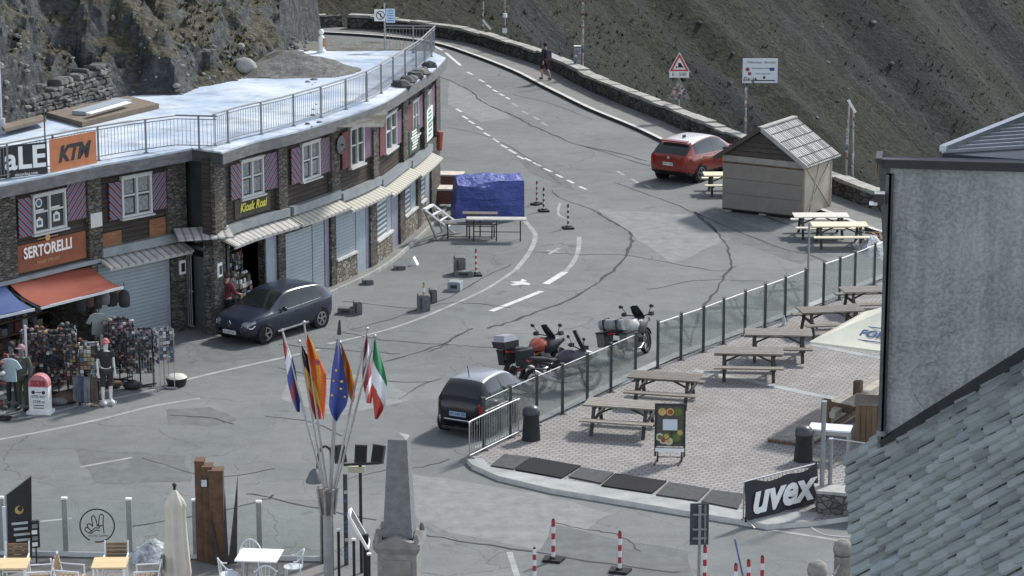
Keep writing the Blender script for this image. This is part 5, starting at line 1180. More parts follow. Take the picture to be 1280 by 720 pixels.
PFI = paint('paint_black_violet', (.007, .006, .011)); PFI.node_tree.nodes['Principled BSDF'].inputs['Coat Weight'].default_value = .1; PFI.node_tree.nodes['Principled BSDF'].inputs['Specular IOR Level'].default_value = .3; PROOF = paint('paint_roof_sky_sheen', (.20, .22, .24), .3)  # silver roof tone paints in the sky reflected on the roof
car(root, 3.55, 1.63, top, belt, plan, bot, .62, None, (1.14, -1.15), PFI, sig, .295, dict(seams=[.55, -.58], wsplit=[-.5], mirror=(.5, 1.0), handles=[-.35], handle_mat=CHROME, mirror_mat=PFI, roof=PROOF, spokes=7))
plate(root, -1.785, .62, 'FX 340 ZR', -1, .5, True)
b = MB(); b.path(smooth([(-1.50, .76, .46), (-1.68, .60, .46), (-1.775, .35, .46), (-1.79, 0, .46), (-1.775, -.35, .46), (-1.68, -.60, .46), (-1.50, -.76, .46)], 3), .022); b.build('chrome_bumper', CHROME, root)
b = MB(); b.box((-1.755, 0, .74), (.03, .52, .035)); b.build('handle_bar', CHROME, root)
b = MB(); b.path([(-1.74, .5, .22), (-1.74, -.5, .22)], .05); b.build('rear_valance', TRIMB, root)
b = MB(); b.lathe([(.05, -1.70), (.05, -1.715)], (0, 0, .93), 12, axis='X'); b.build('badge', CHROME, root); b = MB(); b.tube((-1.1, 0, 1.47), (-1.2, 0, 1.78), .012); b.build('aerial', TRIMB, root)
# --- red sport utility car by the hut
root = thing('parked_car', 'red sport utility car with black rear window parked behind the wooden hut', 'car')
hd = Vector((math.sin(R(36)), math.cos(R(36)), 0)); lf = Vector((-hd.y, hd.x, 0)); place(root, G(873, 228) + hd * 1.42 + lf * .82, hd)
top = [(-2.34, .85), (-2.31, 1.05), (-2.24, 1.16), (-1.85, 1.50), (-1.5, 1.60), (-.6, 1.67), (.0, 1.63), (.45, 1.45), (.95, 1.16), (1.2, 1.10), (1.8, 1.0), (2.2, .84), (2.34, .6)]
belt = [(-2.34, 1.10), (-1.5, 1.12), (0, 1.06), (1.2, 1.03), (2.34, .85)]; plan = [(-2.34, .78), (-2.22, .90), (-1.8, .98), (-1, 1), (1, 1.0), (1.7, .95), (2.1, .82), (2.3, .62), (2.34, .5)]
bot = [(-2.34, .52), (-2.2, .36), (-1.9, .26), (1.9, .26), (2.2, .32), (2.34, .42)]
def sig(x, y, z, j):
    y = abs(y)
    if .1 < x < .95 and j >= 14 and z > 1.16: return 'windscreen'
    if -2.26 < x < -1.84 and j >= 12 and z > 1.14: return 'rear_window'
    if 7 <= j <= 12 and -1.75 < x < .75 - (z - 1.05) * 1.2 and z > lerp_tab(belt, x) + .03: return 'pillar' if abs(x + .45) < .04 else 'side_window'
    if x < -2.02 and .93 < z < 1.06 and y > .48: return 'tail_light'
    if x < -2.1 and z < .50: return 'bumper'
    if j <= 2 and z < .42: return 'bumper'
    if x > 1.9 and .7 < z < .9 and y > .4: return 'headlight'
    if j >= 14 and z > 1.56: return 'roof'
    return 'body'
PAL = paint('paint_red', (.19, .027, .016), .25); PRO = paint('paint_roof_glare', (.55, .56, .56), .25)  # near-white roof colour paints in the glare on the car roof
car(root, 4.69, 1.9, top, belt, plan, bot, .70, None, (1.42, -1.40), PAL, sig, .365, dict(seams=[.75, -.45, -1.5], wsplit=[-.45], mirror=(.62, 1.15), handles=[-.2, -1.2], roof=PRO, spokes=5, rim=GREYM))
plate(root, -2.355, .78, 'ZH 51 837', -1, .46)
b = MB(); b.lathe([(.06, -2.30), (.06, -2.325)], (0, 0, 1.02), 12, axis='X'); b.build('badge', CHROME, root)
b = MB(); b.beam((-1.98, 0, 1.60), (-1.80, 0, 1.63), 1.2, .04); b.build('spoiler', PAL, root)
b = MB(); b.box((-1.2, 0, 1.70), (.18, .05, .09)); b.build('aerial', TRIMB, root)

# --- touring motorcycles
BKB = mat('bike_black', (.022, .022, .024), .45, n=.2, ns=8); BKE = mat('engine_grey', (.12, .12, .125), .5, metal=.5, n=.3, ns=14); SEATM = mat('bike_seat', (.03, .03, .032), .8, n=.2)
def bike(label, p, heading, body_m, tank_m, case_m, topcase=True, panniers=True, screen_m=None, steer=R(12), lean=R(9), roll_bag=False, accent=None, tall=0.0):
    root = thing('motorcycle', label, 'motorcycle', (p.x, p.y, 0), math.atan2(heading.y, heading.x), 'touring motorcycles parked by the glass fence'); root.scale = (1.08,) * 3
    Lm = Matrix.Rotation(-lean, 4, 'X'); Rw = .325; SM = Lm @ Matrix.Translation((.62, 0, 0)) @ Matrix.Rotation(steer, 4, 'Z') @ Matrix.Translation((-.62, 0, 0))
    def wh(x, M, wd):
        b = MB(M); b.lathe([(Rw * .74, -wd * .4), (Rw * .93, -wd / 2), (Rw, -wd * .2), (Rw, wd * .2), (Rw * .93, wd / 2), (Rw * .74, wd * .4)], (x, 0, Rw), 28, axis='Y')
        # hollow look: the tyre is a ring
        b.v = []; b.f = []; b.mi = []; b.sm = []
        n = 28; prof = [(Rw * .76, -wd * .38), (Rw * .93, -wd / 2), (Rw, -wd * .2), (Rw, wd * .2), (Rw * .93, wd / 2), (Rw * .76, wd * .38)]; k = len(prof)
        vs = [(x + r * math.cos(2 * math.pi * i / n), y, Rw + r * math.sin(2 * math.pi * i / n)) for i in range(n) for r, y in prof]
        b.add(vs, [(i * k + j, ((i + 1) % n) * k + j, ((i + 1) % n) * k + (j + 1) % k, i * k + (j + 1) % k) for i in range(n) for j in range(k)], 0, True); w_ = b.build('wheel', TYRE, root)
        b = MB(M)
        for i in range(24):
            a, a2 = 2 * math.pi * i / 24, 2 * math.pi * (i + 1) / 24; b.beam((x + Rw * .74 * math.cos(a), 0, Rw + Rw * .74 * math.sin(a)), (x + Rw * .74 * math.cos(a2), 0, Rw + Rw * .74 * math.sin(a2)), .07, .02, up=(0, 1, 0) if False else (math.cos(a), 0, math.sin(a)))
        for i in range(10):
            a = 2 * math.pi * i / 10; sy = .04 if i % 2 else -.04; b.tube((x, sy, Rw), (x + Rw * .74 * math.cos(a), 0, Rw + Rw * .74 * math.sin(a)), .008, n=4)
        b.tube((x, -.07, Rw), (x, .07, Rw), .045, n=10); b.lathe([(.14, .06), (.14, .068)], (x, 0, Rw), 16, axis='Y'); b.build('rim', BKE, w_)
    wh(-.76, Lm, .16); wh(.76, SM, .12)
    b = MB(SM)
    for sy in (-.1, .1): b.tube((.76, sy, Rw), (.50, sy, .98), .026)
    b.box((.56, 0, .86), (.10, .26, .05)); b.build('fork', BKE, root)
    b = MB(SM); b.path([(.40, -.42, 1.12), (.46, -.2, 1.08), (.48, 0, 1.04), (.46, .2, 1.08), (.40, .42, 1.12)], .016)
    for sy in (-1, 1):
        b.tube((.42, sy * .30, 1.105), (.39, sy * .45, 1.125), .024); b.box((.46, sy * .40, 1.12), (.1, .1, .1)); b.tube((.44, sy * .30, 1.10), (.40, sy * .42, 1.32), .01, n=5); b.sphere((.39, sy * .44, 1.34), .06, 8, 6, sc=(.5, 1.2, .8))
    b.build('handlebar', BKB, root)
    # front fender / beak
    b = MB(SM); 
    for i in range(7):
        a, a2 = R(20 + i * 18), R(38 + i * 18); b.beam((.76 + .37 * math.cos(a), 0, Rw + .37 * math.sin(a)), (.76 + .37 * math.cos(a2), 0, Rw + .37 * math.sin(a2)), .14, .012, up=(math.cos(a), 0, math.sin(a)))
    b.build('mudguard', BKB, root)
    b = MB(Lm)
    b.prism([(.92, -.07, .82), (.55, -.17, .98), (.30, -.20, .95), (.28, -.20, .78), (.48, -.17, .68), (.58, -.12, .78)], (0, .0, 0))
    b.v = []; b.f = []; b.mi = []; b.sm = []
    # fairing: loft with narrow nose
    sec = [(.98, .04, .84, .90), (.80, .12, .78, .96), (.58, .20, .66, 1.02), (.36, .22, .62, 1.0), (.18, .18, .66, .96)]
    vs = []
    for x, w_, z0, z1 in sec: vs += [(x, -w_ * .7, z0), (x, -w_, (z0 + z1) / 2), (x, -w_ * .6, z1), (x, w_ * .6, z1), (x, w_, (z0 + z1) / 2), (x, w_ * .7, z0)]
    b.add(vs, [(6 * i + j, 6 * i + (j + 1) % 6, 6 * i + 6 + (j + 1) % 6, 6 * i + 6 + j) for i in range(4) for j in range(6)] + [tuple(range(6)), tuple(range(24, 30))], 0, True); b.build('fairing', body_m, root)
    b = MB(Lm); b.box((.97, 0, .88), (.04, .14, .09)); b.build('headlight', LAMPW, root)
    b = MB(Lm); sc_ = [(.66, .16, 1.0), (.55, .17, 1.16), (.42, .13, 1.36)]; vs = []
    for x, w_, z in sc_: z = z + (z - .98) * tall; vs += [(x - .06, -w_, z - .02), (x, -w_ * .5, z), (x, w_ * .5, z), (x - .06, w_, z - .02)]
    b.add(vs, [(4 * i + j, 4 * i + j + 1, 4 * i + 5 + j, 4 * i + 4 + j) for i in range(2) for j in range(3)]); b.build('windscreen', screen_m or BKB, root)
    # tank, seat, tail
    b = MB(Lm); sec = [(.36, .10, .80, .98), (.25, .19, .74, 1.06), (.05, .21, .72, 1.06), (-.12, .14, .74, .94), (-.2, .09, .76, .86)]; vs = []
    for x, w_, z0, z1 in sec: vs += [(x, -w_ * .8, z0), (x, -w_, (z0 + z1) / 2), (x, -w_ * .6, z1 - .02), (x, 0, z1), (x, w_ * .6, z1 - .02), (x, w_, (z0 + z1) / 2), (x, w_ * .8, z0)]
    b.add(vs, [(7 * i + j, 7 * i + (j + 1) % 7, 7 * i + 7 + (j + 1) % 7, 7 * i + 7 + j) for i in range(4) for j in range(7)] + [tuple(range(7)), tuple(range(28, 35))], 0, True); b.build('fuel_tank', tank_m, root)
    b = MB(Lm); sec = [(-.08, .11, .80, .88), (-.3, .17, .78, .86), (-.45, .16, .80, .92), (-.75, .15, .84, .95), (-.88, .10, .87, .94)]; vs = []
    for x, w_, z0, z1 in sec: vs += [(x, -w_, z0), (x, -w_, z1 - .03), (x, -w_ * .7, z1), (x, w_ * .7, z1), (x, w_, z1 - .03), (x, w_, z0)]
    b.add(vs, [(6 * i + j, 6 * i + (j + 1) % 6, 6 * i + 6 + (j + 1) % 6, 6 * i + 6 + j) for i in range(4) for j in range(6)] + [tuple(range(6)), tuple(range(24, 30))], 0, True); b.build('saddle', SEATM, root)
    # engine, frame, swingarm, exhaust
    b = MB(Lm); b.box((.12, 0, .42), (.46, .30, .30)); b.box((.20, 0, .62), (.24, .26, .22), T=Matrix.Rotation(R(-18), 4, 'Y')); b.tube((.10, -.19, .42), (.10, .19, .42), .13, n=14); b.tube((.18, -.34, .5), (.18, .34, .5), .085, n=10); b.box((.15, 0, .24), (.5, .26, .05)); b.build('engine', BKE, root)
    b = MB(Lm)
    for sy in (-.12, .12): b.path([(.46, sy * .6, .95), (.18, sy, .72), (-.24, sy, .62), (-.26, sy, .36), (.3, sy, .26), (.46, sy * .6, .8)], .022); b.path([(-.2, sy, .66), (-.9, sy, .86)], .018); b.tube((-.24, sy, .40), (-.76, sy * .8, Rw), .028)
    b.tube((-.3, 0, .72), (-.5, 0, .42), .04); b.build('frame', accent or BKB, root)
    b = MB(Lm); b.path([(.34, -.1, .6), (.42, -.14, .36), (.2, -.17, .26), (-.3, -.17, .30)], .026); b.tube((-.3, -.2, .34), (-.86, -.24, .60), .055, .06, n=10); b.build('exhaust', STEEL, root)
    b = MB(Lm); b.beam((-.86, 0, .9), (-1.04, 0, .66), .14, .02); b.box((-.92, 0, .86), (.05, .16, .05), 1); b.build('tail', [BKB, LAMPR], root)
    b = MB(); b.tube(Lm @ Vector((-.1, .14, .3)), (-.2, .42, 0.01), .014); b.box((-.2, .42, .008), (.1, .06, .012)); b.build('side_stand', BKB, root)
    if panniers:
        for sy in (-1, 1):
            b = MB(Lm); sec = [(0, 1)]; o = (-.66, sy * .36, .66); b.prism([(o[0] - .22, o[1] - .12, o[2] - .18), (o[0] + .20, o[1] - .12, o[2] - .18), (o[0] + .22, o[1] - .12, o[2] + .16), (o[0] - .24, o[1] - .12, o[2] + .18)], (0, .24, 0)); b.box((o[0], o[1], o[2] + .195), (.5, .27, .045), 1, T=Matrix.Rotation(R(2), 4, 'Y')); b.build('pannier', [BKB if topcase else case_m, BKB], root)
    if topcase:
        b = MB(Lm); b.prism([(-1.18, -.25, .98), (-.74, -.25, .98), (-.72, -.25, 1.15), (-1.22, -.25, 1.15)], (0, .5, 0)); b.prism([(-1.22, -.25, 1.152), (-.72, -.25, 1.152), (-.80, -.2, 1.30), (-1.14, -.2, 1.30)], (0, .42, 0), 1); b.box((-.96, 0, .965), (.4, .3, .03)); b.build('top_case', [BKB, case_m], root)
    if roll_bag:
        b = MB(Lm); b.tube((-.78, -.36, 1.08), (-.78, .36, 1.08), .15, n=14); b.tube((-.5, -.3, 1.04), (-.5, .3, 1.04), .11, n=12); b.box((-.78, .2, 1.08), (.31, .04, .31), 1); b.box((-.78, -.2, 1.08), (.31, .04, .31), 1); b.build('roll_bag', [mat('bag_grey', (.22, .23, .23), .8, n=.4, ns=5), BKB], root)
    return root
OR_ = paint('bike_orange', (.30, .05, .022), .35); WHB = mat('bike_white', (.34, .35, .35), .4, n=.15)
a, b_ = G(647, 479), G(694, 467); hd = Vector((math.cos(R(40)), math.sin(R(40)), 0)); bike('black touring motorcycle with orange red tank and white topped top case', a + hd * .76, hd, BKB, OR_, mat('case_pale', (.30, .31, .33), .4, n=.15), True, True, None, R(14), R(9), False, OR_)
a = G(674, 492); hd = Vector((math.cos(R(20)), math.sin(R(20)), 0)); bike('dark grey motorcycle with tall black windscreen in front of the orange one', a + hd * .72, hd, mat('bike_grey', (.085, .088, .095), .4, n=.2), mat('bike_violet', (.05, .045, .06), .35, n=.2), mat('case_dark', (.03, .03, .032), .6), False, False, BKB, R(6), R(8), tall=.45)
a = G(773.5, 455); hd = Vector((math.cos(R(56)), math.sin(R(56)), 0)); bike('black and white motorcycle loaded with grey bags, standing apart from the other two', a + hd * .75, hd, mat('bike_grey', (.085, .088, .095)), WHB, mat('case_metal', (.13, .135, .135), .5, metal=.3, n=.35), False, True, BKB, R(10), R(8), True)
# ================= the paved terrace on the right =================
TZ = .12
t = NT('brick_paving', .9)
bv = t.mapping((1, 1, 1), (0, 0, R(20)))
bt = t.n('TexBrick', Vector=bv, Color1=(.30, .288, .275, 1), Color2=(.24, .23, .22, 1), Mortar=(.10, .097, .094, 1), Scale=1.0, Mortar_Size=.013, Brick_Width=.26, Row_Height=.13)
c = t.mix(.55, bt.outputs[0], t.ramp(t.noise(t.tc, .8, 6, .65), [(.3, .70), (.7, 1.12)]), 'MULTIPLY')
BRICK = t.out(c, bt.outputs[1], -.01)
front = [(584, 574), (590, 581), (623, 595.5), (689, 611), (770, 624.5), (863, 640), (925, 650), (958, 656), (1015, 652), (1100, 640)]
left = [(584, 574), (605, 562), (702, 516), (822, 458), (905, 426), (1006, 388), (1090, 354), (1140, 336), (1330, 420), (1330, 640)]
P = [G(a, c_, TZ) for a, c_ in left[::-1]][:-1] + [G(a, c_, TZ) for a, c_ in front]
m = MB(); n = len(P); m.add(P + [Vector((p.x, p.y, -.1)) for p in P], [tuple(range(n))]); m.add(P + [Vector((p.x, p.y, -.1)) for p in P], [(i, (i + 1) % n, n + (i + 1) % n, n + i) for i in range(n)], 1)
o = m.build('terrace_paving', [BRICK, LCONC]); tag(o, 'terrace paved with pinkish grey bricks', kind='structure')
bm = bmesh.new(); bm.from_mesh(o.data); bmesh.ops.triangulate(bm, faces=[f for f in bm.faces if len(f.verts) > 4]); bmesh.ops.recalc_face_normals(bm, faces=bm.faces); bm.to_mesh(o.data); bm.free()
def sheet(name, px, m_, z, label=None): 
    b = MB(); Q = [G(a, c_, z) for a, c_ in px]; k = len(Q)
    b.add(Q, [tuple(range(k))]); o = b.build(name, m_)
    if o.data.polygons[0].normal.z < 0: o.data.polygons[0].flip()
    bm = bmesh.new(); bm.from_mesh(o.data); bmesh.ops.triangulate(bm, faces=bm.faces); bm.to_mesh(o.data); bm.free()
    return tag(o, label, kind='structure')
EDGE = mat('kerb_concrete', (.29, .305, .30), .9, n=.25, ns=1.6, bump=.004)
sheet('kerb', [(584, 574.5), (590, 580.5), (623, 595), (689, 610.5), (770, 624), (863, 639.5), (925, 649.5), (958, 655.5), (1015, 651), (1030, 640), (960, 640), (925, 637), (873, 628), (752, 607), (700, 598), (640, 588), (613, 583), (604, 573)], EDGE, TZ + .004, 'pale concrete kerb along the terrace front')
strip('paving_band', [(598, 566), (702, 516.5), (822, 458.5), (905, 426.5), (1006, 388.5), (1090, 354.5), (1125, 341)], .30, EDGE, TZ + .004)
strip('paving_band', [(868, 468), (940, 482), (1016, 498.5), (1060, 506)], .28, EDGE, TZ + .004); strip('paving_band', [(1000, 432), (1060, 445), (1130, 458)], .26, EDGE, TZ + .004)
strip('road_crack', [(588, 584), (623, 598.5), (689, 614), (770, 627.5), (863, 643), (925, 653)], .10, TAR, .008)
# rubber mats
MATB = mat('mat_black', (.009, .009, .010), .95, n=.25, ns=10, bump=.004); MATG = mat('mat_grey', (.06, .063, .065), .95, n=.25, ns=8, bump=.004)
mats = [([(613.5, 583), (630, 569), (664, 572.5), (642, 587.5)], MATG, 'grey worn rubber mat at the left end of the row beside the barrier'), ([(644, 588), (666, 573), (726, 583.5), (702, 598.5)], MATB, 'black rubber mat, leftmost of the two black ones, lying on the terrace front'), ([(711, 597), (726.5, 585.5), (767, 592), (751, 605)], MATG, 'grey rubber mat lying between the two black mats'),
        ([(751.5, 608), (769, 593), (833, 602.5), (815, 617.5)], MATB, 'black rubber mat below the menu board, rightmost of the black ones'), ([(820, 619.5), (836, 604), (887, 612), (872, 627)], MATG, 'dark grey ribbed mat right of the black mats, behind the sign post'), ([(877, 628), (890, 613.5), (930, 619), (922, 637)], MATG, 'grey mat touching the dark banner barrier, last of the row')]
for px, mm, lb in mats:
    b = MB(); b.prism([G(a, c_, TZ + .006) for a, c_ in px], (0, 0, .035)); tag(b.build('rubber_mat', mm), lb, 'mat', 'rubber mats along the terrace front')
# glass fence
def fence(px, label, h=1.38, z=TZ, n_extra=None):
    th = thing('glass_fence', label, 'fence'); Q = [G(a, c_, z) for a, c_ in px]
    for p in Q: b = MB(); b.box(p + Vector((0, 0, h / 2)), (.062, .062, h), rz=.45); b.box(p + Vector((0, 0, h + .012)), (.10, .10, .02), 1, rz=.45); b.box(p + Vector((0, 0, .008)), (.18, .18, .016), rz=.45); b.build('post', [DSTEEL, CHROME], th)
    for p, q in zip(Q, Q[1:]):
        d = (q - p).normalized(); a, c_ = p + d * .06, q - d * .06; b = MB(); b.beam((a + Vector((0, 0, .70))), (c_ + Vector((0, 0, .70))), .014, 1.16); b.build('glass_pane', PANE, th)
    b = MB(); b.path([p + Vector((0, 0, h - .06)) for p in Q], .012); b.build('handrail', STEEL, th); return th
fence([(605, 563), (638, 547), (671, 531.5), (703, 517.5), (734, 503.5), (763.5, 490), (794, 476)], 'glass fence with dark posts between the city car and the front picnic tables')
fence([(822, 460.5), (851, 450), (879, 440), (904, 430), (931, 419.5), (956, 410.5), (981, 401), (1006, 390.5)], 'glass fence with dark posts along the middle of the terrace edge')
fence([(1029, 382), (1049, 375), (1068, 367.5), (1092.5, 356.5), (1115, 347)], 'glass fence with dark posts at the far end of the terrace by the snow heap')
b = MB(); p = G(1009, 388, TZ); b.tube(p, p + Vector((0, 0, 2.75)), .035); tag(b.build('pole', GREYM), 'thin bare grey pole standing in the gap of the glass fence', 'pole')
b = MB(); p = G(681 * 0 + 970, 404, TZ) + Vector((.2, -.3, 0)); b.lathe([(.05, 0), (.06, .2), (.03, .26), (.03, .3)], p, 10); tag(b.build('water_bottle', mat('pale_plastic', (.45, .50, .50), .3, n=.1)), 'small pale bottle standing on the ground against the glass fence', 'bottle')
# picnic tables
def picnic(mtop, mleg):
    root = thing('picnic_table', '', 'picnic table'); L2 = 1.92
    b = MB()
    for i in range(5): b.box((0, -.32 + i * .16, .735 + .002 * (i % 2)), (L2, .148, .04))
    b.build('tabletop', mtop, root)
    for sy in (-1, 1):
        b = MB()
        for k in range(2): b.box((0, sy * (.68 + k * .14), .44), (L2, .13, .04))
        b.build('bench', mtop, root)
    for sx_ in (-1, 1):
        b = MB(); x = sx_ * .68
        for sy in (-1, 1): b.beam((x, sy * .30, .715), (x, sy * .66, 0), .045, .09, up=(1, 0, 0))
        b.beam((x + .047, -.82, .395), (x + .047, .82, .395), .04, .09); b.beam((x + .047, -.36, .69), (x + .047, .36, .69), .04, .08); b.build('leg_frame', mleg, root)
    b = MB()
    for sx_ in (-1, 1): b.beam((sx_ * .66, 0, .42), (sx_ * .05, 0, .70), .06, .04)
    b.build('brace', mleg, root); return root
LEGM = mat('table_leg_dark', (.055, .05, .045), .8, n=.3); WTB = mat('table_bright', (.60, .56, .40), .7, n=.15, ns=3, scale=(1, 8, 8)); WTP = mat('table_pale', (.52, .50, .44), .7, n=.2, ns=3, scale=(1, 8, 8))
def setp(o, u, v, rz, label, z=TZ): p = G(u, v, z + .75); o.location = (p.x, p.y, z); o.rotation_euler = (0, 0, R(rz)); o['label'] = label; o['group'] = 'wooden picnic tables'
T0 = picnic(WOODW, LEGM)
for i, (u, v, rz, lb) in enumerate([(778, 504, -14, 'weathered picnic table nearest the menu board'), (831, 469.5, -14, 'weathered picnic table just behind the one nearest the menu board'), (936, 438, -4, 'weathered picnic table standing behind the pale paving band, middle of the terrace'), (973, 415, -4, 'weathered picnic table whose right end reaches the cream parasol corner'), (1038, 386, 10, 'weathered picnic table directly behind the cream parasol'), (1090, 361, 8, 'weathered picnic table half hidden by the rough grey wall')]):
    setp(T0 if i == 0 else dup(T0, (0, 0, 0), 0), u, v, rz, lb)
T1 = picnic(WTB, LEGM); setp(T1, 1049, 280, 1, 'yellowish sunlit picnic table beside the snow heap', 0)
T2 = picnic(WTP, LEGM); setp(T2, 1026, 268.5, 1, 'pale sunlit picnic table in front of the hut side wall', 0)
setp(dup(T1, (0, 0, 0), 0), 911, 217, 1, 'yellowish picnic table sticking out behind the left corner of the hut', 0)
# menu board
mb = thing('menu_board', 'standing menu board with food pictures in a black frame', 'menu board', G(837, 577, TZ), R(-4))
b = MB()
for x in (-.36, .36): b.box((x, 0, .82), (.05, .05, 1.36))
for z in (.34, 1.475): b.box((0, 0, z), (.67, .05, .05))
b.build('frame', BLACKM, mb)
b = MB(); b.box((0, 0, .93), (.68, .02, 1.06)); b.build('poster', mat('poster_ground', (.06, .06, .05), .6, n=.4, ns=9), mb)
b = MB(frame((0, -.014, .93), (1, 0, 0), (0, -1, 0))); random.seed(11)
for k in range(9):
    x, y = (-.2 + .2 * (k % 3), .36 - .0 * k) if k < 3 else (random.uniform(-.26, .26), random.uniform(-.44, -.16)); b.lathe([(.10, 0), (.10, .006)], (x, y, .0005 * k), 14, random.choice((0, 1, 2, 3))); b.lathe([(.065, .0062), (.06, .012)], (x, y, .0005 * k), 10, random.choice((1, 2, 3)))
b.build('food_print', [mat('menu_plate', (.50, .48, .42), .5), mat('menu_green', (.10, .14, .03), .6), mat('menu_red', (.25, .06, .03), .6), mat('menu_yellow', (.42, .30, .10), .6)], mb)
b = MB(); b.box((0, -.022, .96), (.36, .012, .28)); b.build('sheet', mat('menu_sheet', (.48, .54, .58), .6, n=.05), mb); b = MB(); b.box((0, -.03, .31), (.72, .02, .09)); b.build('strip', WHITE, mb)
b = MB()
for x in (-.30, .30): b.box((x, 0, .17), (.04, .04, .32)); b.beam((x - .08, -.38, .015), (x + .02, .38, .015), .04, .03)
b.box((0, 0, .12), (.6, .02, .02)); b.build('stand', BLACKM, mb)
# bins
BINM = mat('bin_black', (.022, .024, .026), .6, n=.2)
def bin_(p, lb):
    r = thing('litter_bin', lb, 'litter bin', p); b = MB(); b.lathe([(.235, 0), (.24, .03), (.20, .62), (.22, .64), (.22, .70)], n=18); b.build('body', BINM, r)
    b = MB(); b.lathe([(.225, .70), (.225, .78), (.19, .86), (.10, .91), (.02, .92)], n=18); b.build('lid', mat('bin_lid', (.05, .055, .06), .35, n=.1), r); return r
bin_(G(664, 549.5, TZ), 'black tapered litter bin beside the steel barrier'); bin_(G(1004, 576, TZ), 'black tapered litter bin beside the white metal table')
# crowd barriers
def barrier(a, c_, label, bars=True, h=1.08):
    d = c_ - a; L_ = d.length; r = thing('crowd_barrier', label, 'barrier', a, math.atan2(d.y, d.x)); b = MB()
    b.path(smooth([(0, 0, .2), (0, 0, h - .12), (.04, 0, h - .03), (.14, 0, h), (L_ - .14, 0, h), (L_ - .04, 0, h - .03), (L_, 0, h - .12), (L_, 0, .2)], 2), .021); b.path([(0, 0, .2), (L_, 0, .2)], .021); b.build('frame', STEEL, r)
    b = MB(); k = int(L_ / .12)
    for i in range(1, k): b.tube((L_ * i / k, 0, .2), (L_ * i / k, 0, h), .008, n=5)
    b.build('bars', STEEL, r)
    for x in (.06, L_ - .06): b = MB(); b.path([(x, -.32, .02), (x, -.05, .16), (x, .05, .16), (x, .32, .02)], .018); b.tube((x, 0, .15), (x, 0, .22), .018); b.build('foot', STEEL, r)
    return r, L_, h
barrier(G(587, 579, .0), G(648, 549, .0) , 'bare steel crowd barrier at the terrace corner behind the city car')
r, L_, h = barrier(G(929, 658, 0), G(1019, 628, TZ), 'steel crowd barrier wrapped in a dark banner with big white letters')
b = MB(); nx, nz = 14, 5; vs = []
for k in range(2):
    for i in range(nx + 1):
        for j in range(nz + 1):
            x = L_ * i / nx; tt = j / nz; top_ = h + .03 - .18 * math.sin(math.pi * min(1, i / nx * 1.0)) * (1 if i > 3 else i / 4) if tt == 1 else 0
            zt = h + .02 - (.10 * math.sin(math.pi * i / nx)); z = .10 + .04 * math.sin(i) + (zt - .12) * tt
            vs.append((x, -.04 - .02 * math.sin(i * 1.3 + j) - .012 * k, z))
S = (nx + 1) * (nz + 1); fs = []
for k in range(2):
    for i in range(nx):
        for j in range(nz): q = k * S + i * (nz + 1) + j; fs.append((q, q + 1, q + nz + 2, q + nz + 1))
b.add(vs, fs, 0, True); bn = b.build('banner_cloth', mat('banner_dark', (.030, .028, .036), .75, n=.25, ns=3), r)
Mb = frame((L_ / 2 - .02, -.085, h / 2 + .06), (1, 0, 0), (0, -1, 0)); text('uvex', 1.02, Mb, mat('banner_white', (.70, .71, .70)), 'lettering', bn, shear=.22, bold=.035, sx=1.0)
# deck, steps and counter at the right
DECK = mat('deck_boards', (.24, .225, .20), .85, n=.35, ns=3, scale=(1, 1, 1), bump=.004)
dk = thing('wooden_deck', 'weathered plank deck with a raised beam beside the brown counter', 'deck')
A, Bp = G(959, 547, TZ + .12), G(1060, 487, TZ + .12); dx_ = (Bp - A); Ld = dx_.length + 3; ux = dx_.normalized(); uy = Vector((ux.y, -ux.x, 0)); Md = Matrix.Translation((A.x, A.y, TZ)) @ Matrix((ux, uy, Vector((0, 0, 1)))).transposed().to_4x4()
b = MB(Md)
for i in range(10): b.box((Ld / 2 + .02 * (i % 3), .06 + i * .115, .10), (Ld, .105, .04))
b.box((Ld / 2, .55, .04), (Ld - .05, 1.1, .07), 1); b.build('planks', [DECK, WOODB], dk)
b = MB(Md); b.beam((1.35, 1.16, .55), (Ld, 1.16, .55), .24, .16); b.beam((1.35, 1.26, .30), (Ld, 1.26, .30), .06, .12, 1); b.build('beam', [mat('beam_pale', (.36, .34, .29), .8, n=.3, ns=3), WOODB], dk)
for x in (1.40, 3.55): b = MB(Md); b.box((x, 1.02, .45), (.2, .2, .95)); b.build('post', WOODB, dk)
cn = thing('counter', 'brown wooden counter box with a flat top beside the grey rough wall', 'counter', G(1088, 549, TZ), R(-10)); b = MB(); b.box((.1, 0, .5), (.95, .8, 1.0)); 
for i in range(7): b.box((-.32 + i * .14, -.405, .5), (.12, .02, .98), 1)
b.build('box', [WOODB, mat('counter_front', (.13, .085, .05), .7, n=.35, ns=3, scale=(4, 1, .3))], cn); b = MB(); b.box((.1, 0, 1.03), (1.05, .92, .05)); b.build('top', mat('counter_top', (.16, .135, .11), .6, n=.25), cn)
b = MB(); p, q = G(1030, 537, TZ), G(1066, 545, TZ); b.beam(p + Vector((0, .25, .62)), q + Vector((0, .25, .62)), .05, .22); b.build('panel', WOODB, cn).parent = None; COL.objects['panel'].name = 'plank_barrier'; tag(COL.objects['plank_barrier'], 'brown plank rail between the post and the counter', 'rail')
wt = thing('metal_table', 'white topped metal table beside the black bin and the deck', 'table', G(1037, 572, TZ), R(-14)); b = MB(); b.box((0, 0, .78), (1.05, .6, .04)); b.build('tabletop', mat('table_white', (.62, .66, .70), .4, n=.12, ns=3), wt)
for sx_ in (-1, 1):
    for sy in (-1, 1): b = MB(); b.box((sx_ * .47, sy * .25, .38), (.05, .05, .76)); b.build('leg', STEEL, wt)
b = MB(); b.box((0, -.25, .70), (.94, .03, .10)); b.box((0, .25, .70), (.94, .03, .10)); b.build('apron', STEEL, wt)
